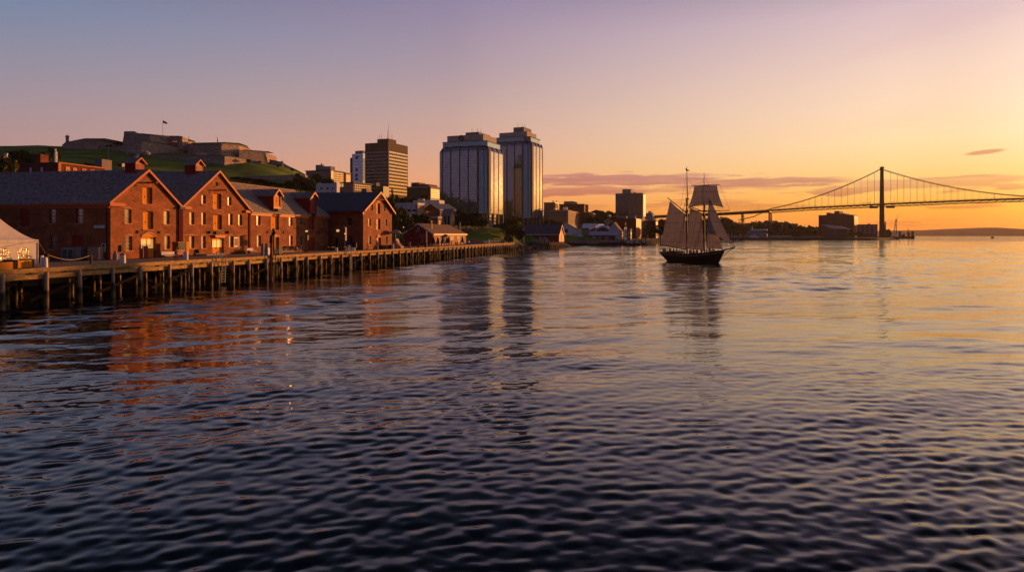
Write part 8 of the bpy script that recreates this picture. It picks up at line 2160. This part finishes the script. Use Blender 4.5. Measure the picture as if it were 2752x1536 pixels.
# street lamps
def lamp(px, ytop, t, label, twin=False, m=M_blackmetal, glow=True, r=.09):
    q = sq(px, t); h_ = zz(ytop, q.y) - 3; e = empty('street_lamp', q, ANG, label, 'street lamp', 'lamps along the waterfront')
    mb = MB(); mb.lathe([(.2, 0), (.18, .3), (r, .5), (r * .75, h_ - .45), (.12, h_ - .42)], 8); mb.build('post', m, e)
    for x in ((-.0, .42) if twin else (0,)):
        mb = MB(); mb.ball((x, 0, h_ - .14), .15, 10, 7); mb.build('globe', M_lamp if glow else M_white, e)
    if twin:
        mb = MB(); mb.tube((0, 0, h_ - 1.3), (.7, 0, h_ - 1.1), .04); mb.tube((.42, 0, h_ - 1.2), (.42, 0, h_ - .35), .03); mb.box(.25, .95, -.1, .1, h_ - 1.9, h_ - .9); mb.build('bracket', m, e)
lamp(822.5, 619, 66, 'street lamp with two glowing globes left of the arched red door', True); lamp(927, 626, 61.5, 'slim lamp post with one glowing globe before the dark flank of the fourth warehouse', m=M_conc2)
lamp(1084.5, 609, 70, 'lamp with a small globe left of the shop shed gable', r=.12); lamp(1261, 648, 56, 'short lamp with a bright globe near the far end of the wharf', r=.12)
q = sq(927, 61.5); e = empty('banner', q + Vector((0, 0, 2.2)), ANG, 'narrow pale banner hanging beside the slim lamp post', 'banner'); mb = MB(); mb.box(.15, .75, -.02, .02, 0, 2.6); mb.build('cloth', M_conc, e); mb = MB(); mb.tube((-.5, 0, 2.65), (.8, 0, 2.65), .03); mb.build('arm', M_grey, e)
# blue covered trailers in the shade
for px0, px1, lb, sd_ in ((934.5, 958, 'dark blue covered stall on the left with a row of pale lettering', 3), (959.5, 975, 'dark blue covered stall on the right, against the corner of the fourth warehouse', 9)):
    q0, q1 = sq(px0, 66.5), sq(px1, 64.6); D = q0.y; wd = (q1 - q0).length * .96; e = empty('blue_stall', q0, math.atan2(q1.y - q0.y, q1.x - q0.x), lb, 'stall')
    hh = zz(651, D) - 3; mb = MB(); mb.hexa([(0, 0, .5), (wd, 0, .5), (wd, 1.6, .5), (0, 1.6, .5)], [(0, .1, hh), (wd, .1, hh * .96), (wd, 1.5, hh * .96), (0, 1.5, hh)]); mb.build('cover', mat('navy_tarp', (.018, .03, .06), .6, noise=.2), e)
    for x in (.1, wd - .2): mb = MB(); mb.box(x, x + .1, .1, .2, 0, .5); mb.build('leg', M_blackmetal, e)
    strokes(e, lambda u, z, d: (u, d + .04, z), .2, wd - .2, hh * .62, hh * .78, mat('grey_blue_letters', (.10, .12, .17), .6), sd_); strokes(e, lambda u, z, d: (u, d + .04, z), .4, wd - .4, hh * .40, hh * .47, MATS['grey_blue_letters'], sd_ + 1)
# dark outdoor tables against the dark flank
for i, px in enumerate((880, 890, 915, 923)):
    e = empty('stacked_table', sq(px, 67 - i * .4), ANG, ['dark stacked table in the inner corner beside the third warehouse', 'second dark stacked table from the inner corner', 'dark table right of the black flank door', 'dark table with pale things on it, left of the slim lamp post'][i], 'table', 'dark tables in the shaded corner')
    mb = MB(); mb.box(-.8, .8, -.5, .5, .72, .78); mb.build('top', M_darkpanel, e); mb = MB()
    for x in (-.7, .7):
        for y in (-.4, .4): mb.tube((x, y, 0), (x, y, .72), .03, n=5)
    mb.build('frame', M_blackmetal, e)
# slide-shaped stone sculpture right of the fourth warehouse
e = empty('wave_sculpture', sq(1066, 61), ANG, 'orange-lit curving slide-like sculpture with patterned foot right of the fourth warehouse', 'sculpture')
D = sq(1066, 61).y; sc_ = D / FPX
prof = [(-12, 0), (-12, 13), (-8, 14), (-6, 26), (-4, 27), (0, 17), (6, 11), (12, 7), (14, 3), (12, 0), (6, -1), (2, 0)]
mb = MB(); dx = Vector((1, 0, 0)); mb.prism([(x * sc_ * .9, 0, max(0, z * sc_)) for x, z in prof[::-1]], (0, 2.0, 0)); o_ = mb.build('body', mat('sculpture_stone', (.62, .34, .22), .7, noise=.35, nscale=2.5), e); e.rotation_euler = (0, 0, -.2)
mb = MB(); mb.lathe([(6 * sc_, 0), (5.6 * sc_, 3 * sc_), (3 * sc_, 7 * sc_), (.1, 8 * sc_)], 14, (3 * sc_, -.25, .02)); mb.build('patterned_foot', mat('mottled_red', (.30, .10, .08), .7, alt=(.55, .42, .35), nscale=6), e)
e = empty('patio_umbrella', sq(1063, 62.5), 0, 'open grey umbrella above the curving sculpture', 'umbrella'); mb = MB(); mb.tube((0, 0, 0), (0, 0, 4.6), .05); mb.build('pole', M_grey, e); mb = MB(); mb.lathe([(1.7, 0), (1.2, .5), (.5, .85), (.03, 1.0)], 10, (0, 0, 3.7)); mb.build('canopy', M_conc2, e)
for i, (px, m_, lb) in enumerate(((1030, M_bark, 'dark box at the right side of the fourth warehouse door'), (1037, M_orange, 'small orange crate right of the dark box'), (1046, M_bark, 'dark bin at the right corner of the fourth warehouse'))):
    e = empty('small_crate', sq(px, 63.0), ANG, lb, 'crate'); mb = MB(); mb.box(-.7, .7, -.4, .4, 0, .85); mb.build('box', m_, e); mb = MB(); mb.box(-.74, .74, -.44, .44, .852, .92); mb.build('lid', m_, e)
# striped signal mast
e = empty('striped_mast', sq(1146, 56.5), 0, 'tall thin post with white stripes left of the outdoor tables', 'mast'); D = sq(1146, 56.5).y; h_ = zz(621, D) - 3
mb = MB(); mb.tube((0, 0, 0), (0, 0, h_), .14); mb.build('pole', M_blackmetal, e)
for i in range(9): mb = MB(); mb.tube((0, 0, .5 + i * h_ / 10), (0, 0, .5 + i * h_ / 10 + .28), .16); mb.build('stripe', M_white, e)
# folded dark umbrellas and tables of the shop terrace
UL = ['folded dark parasol at the left end of the shop terrace', 'folded dark parasol, second on the shop terrace', 'folded dark parasol near the pair of tall doors', 'folded dark parasol in the middle of the shop terrace', 'folded dark parasol below the square white window', 'folded dark parasol at the right end of the shop front']
for i, (px, t) in enumerate(((1165, 60), (1177, 59), (1189, 59.5), (1201, 60), (1206, 60.5), (1243, 61.5))):
    e = empty('folded_parasol', sq(px, t), 0, UL[i], 'parasol', 'folded parasols on the shop terrace')
    mb = MB(); mb.lathe([(.5, .9), (.42, 1.3), (.22, 2.4), (.05, 2.95)], 10); mb.build('cloth', mat('dark_plum_cloth', (.03, .018, .02), .9), e); mb = MB(); mb.tube((0, 0, 0), (0, 0, 1.2), .04); mb.lathe([(.35, 0), (.3, .1)], 10); mb.build('pole', M_grey, e)
for i in range(7):
    px = 1160 + i * 9; e = empty('terrace_table', sq(px, 58.2 + (i % 2)), 0, 'small table on the shop terrace, %s from the left' % ORD[i], 'table', 'tables on the shop terrace'); mb = MB(); mb.lathe([(.45, .72), (.45, .76)], 10); mb.build('top', M_conc, e); mb = MB(); mb.tube((0, 0, 0), (0, 0, .72), .04); mb.build('leg', M_blackmetal, e)
rg = random.Random(31)
nm = {1: 'white shirt', 2: 'red shirt', 3: 'grey shirt', 4: 'black coat', 5: 'orange shirt', 0: 'dark blue jacket'}
for i in range(13):
    px = 1158 + i * 7.2 + rg.uniform(-2, 2); t = 58 + rg.uniform(-.8, 3); c_ = rg.choice([1, 2, 3, 4, 5, 0, 4]); q = sq(px, t)
    person((q.x, q.y, 3.0), rg.uniform(0, 6.28), 'guest in a %s on the shop terrace, %s from the left' % (nm[c_], ORD[i]), 'sit' if i % 3 == 0 else 'stand', i % 2, c_, i % 2, group='guests on the shop terrace')
# stools under the seated guests share the terrace
for i in range(0, 13, 3): pass
for i in range(6):
    px = 1262 + i * 13 + rg.uniform(-3, 3); q = sq(px, 58 + rg.uniform(0, 5)); c_ = rg.choice([1, 3, 4, 0])
    person((q.x, q.y, 3.0), rg.uniform(0, 6.28), 'walker in a %s on the far wharf, %s from the left' % (nm[c_], ORD[i]), 'walk', 0, c_, i % 2, group='walkers on the far wharf')
for i in range(15):
    px = 1247 + i * 4.4 + rg.uniform(-1.2, 1.2); D = 292 + rg.uniform(-2, 2); x = rr(px) * D; c_ = rg.choice([1, 1, 3, 4, 5, 2])
    person((x, D, hz(x, D)), rg.uniform(0, 6.28), 'stroller in a %s on the path above the lawn, %s from the left' % (nm[c_], ORD[i]), 'walk' if i % 2 else 'stand', i % 2 if not i % 2 else 0, c_, i % 2, group='strollers above the lawn', sc=1.0)
for i, (px, D, c_, lb) in enumerate(((1297, 268, 1, 'person in a white shirt at the lower edge of the lawn'), (1302, 268, 5, 'person in an orange shirt at the lower edge of the lawn'), (1308, 266, 1, 'second person in a white shirt at the lower lawn edge, right of the orange shirt'))):
    x = rr(px) * D; person((x, D, hz(x, D)), 1 + i, lb, 'stand', 0, c_, 1, group='people at the lower lawn edge')
e = empty('orange_windsock', sq(1367.5, 66), 0, 'ragged orange streamer on a pole near the end of the wharf', 'streamer'); mb = MB(); mb.tube((0, 0, 0), (0, 0, 5.2), .06); mb.build('pole', M_grey, e)
mb = MB(); mb.grid([[(-1.0, 0, 5.1), (0, .2, 5.2), (.9, 0, 5.0)], [(-1.0, .2, 4.2), (0, -.2, 4.3), (1.0, .1, 4.1)], [(-.3, 0, 3.2), (.3, .2, 3.1), (1.0, 0, 3.0)], [(.3, 0, 2.0), (.7, .1, 1.9), (1.2, 0, 2.0)]]); mb.build('cloth', MATS['orange_plastic'], e)
# steel railing on far wharf
e = empty('pipe_railing', P(228, 57.5, 3), ANG, 'thin pale pipe railing along the last stretch of the wharf', 'railing')
for z in (1.1, .55): mb = MB(); mb.tube((0, 0, z), (31, 0, z), .04, n=5); mb.build('rail', M_grey, e)
for i in range(16): mb = MB(); mb.tube((i * 31 / 15, 0, 0), (i * 31 / 15, 0, 1.1), .045, n=5); mb.build('post', M_grey, e)
# low garden wall and sloping ramp
e = empty('garden_wall', Vector((-33, 262, 3)), 0, 'low pale stone wall below the lawn', 'wall'); mb = MB(); mb.box(0, 30, -.3, .3, 0, 1.3); mb.build('wall', M_fstone, e); mb = MB(); mb.box(-.1, 30.1, -.4, .4, 1.302, 1.42); mb.build('coping', M_conc2, e)
e = empty('stair_ramp', W(1318, 330, hz(rr(1318) * 330, 330)), 0, 'pale curving stair ramp at the foot of the shorter mirror tower', 'ramp')
mb = MB(); pr_ = [(x * .4, 0, z * .42) for x, _, z in [(-2, 0, 2), (-2, 0, 9), (0, 0, 9), (3, 0, 5.5), (6.5, 0, 3.2), (8, 0, 1.4), (7.8, 0, .2), (4, 0, .6), (1, 0, 2.0)]]; mb.prism(pr_[::-1], (0, 2.5, 0)); mb.build('wall', M_conc, e)
# tall pole with lamp beside boathouse
for px, D, yt, lb in ((1408, 300, 610, 'pale pole left of the red boathouse'), (1356, 280, 621, 'thin pole before the large round tree'), (1236, 250, 597, 'thick pale pole right of the shop shed roof'), (1476, 470, 585, 'slim lamp pole above the red boathouse roof')):
    x = rr(px) * D; zg = max(2.9, hz(x, D)); e = empty('tall_pole', (x, D, zg), 0, lb, 'pole', 'slim poles behind the wharf'); h_ = zz(yt, D) - zg; mb = MB(); mb.tube((0, 0, 0), (0, 0, h_), .16 if px != 1236 else .26, .1 if px != 1236 else .24); mb.build('pole', M_conc, e)
# blocks on the boathouse pier
for px, lb, w_ in ((1457, 'pale ladder-back chair on the boathouse pier, left', 1.0), (1468, 'larger pale stack on the boathouse pier, right', 1.4)):
    e = empty('pier_crate', W(px, 330, 3.0), .3, lb, 'crate'); mb = MB()
    for k in range(4): mb.box(-w_ / 2, w_ / 2, -.4, .4, k * .5, k * .5 + .36)
    mb.build('slats', M_conc, e); mb = MB(); mb.box(-w_ / 2 - .05, -w_ / 2 - .01, -.45, .45, 0, 2.0); mb.box(w_ / 2 + .01, w_ / 2 + .05, -.45, .45, 0, 2.0); mb.build('side_frame', M_tan, e)

# ================================================================== AIR
hm = bpy.data.materials.new('evening_haze'); hm.use_nodes = True
ht = hm.node_tree; ht.nodes.remove(ht.nodes['Principled BSDF'])
pv = ht.nodes.new('ShaderNodeVolumePrincipled'); pv.inputs['Color'].default_value = (.9, .78, .77, 1); pv.inputs['Density'].default_value = 3.5e-5; pv.inputs['Anisotropy'].default_value = .3
ht.links.new(pv.outputs[0], ht.nodes['Material Output'].inputs['Volume'])
mb = MB(); mb.box(-2600, 6500, -1300, 6200, -3.0, 140)
tag(mb.build('haze', hm), kind='stuff')
print('objects', len(COL.objects))
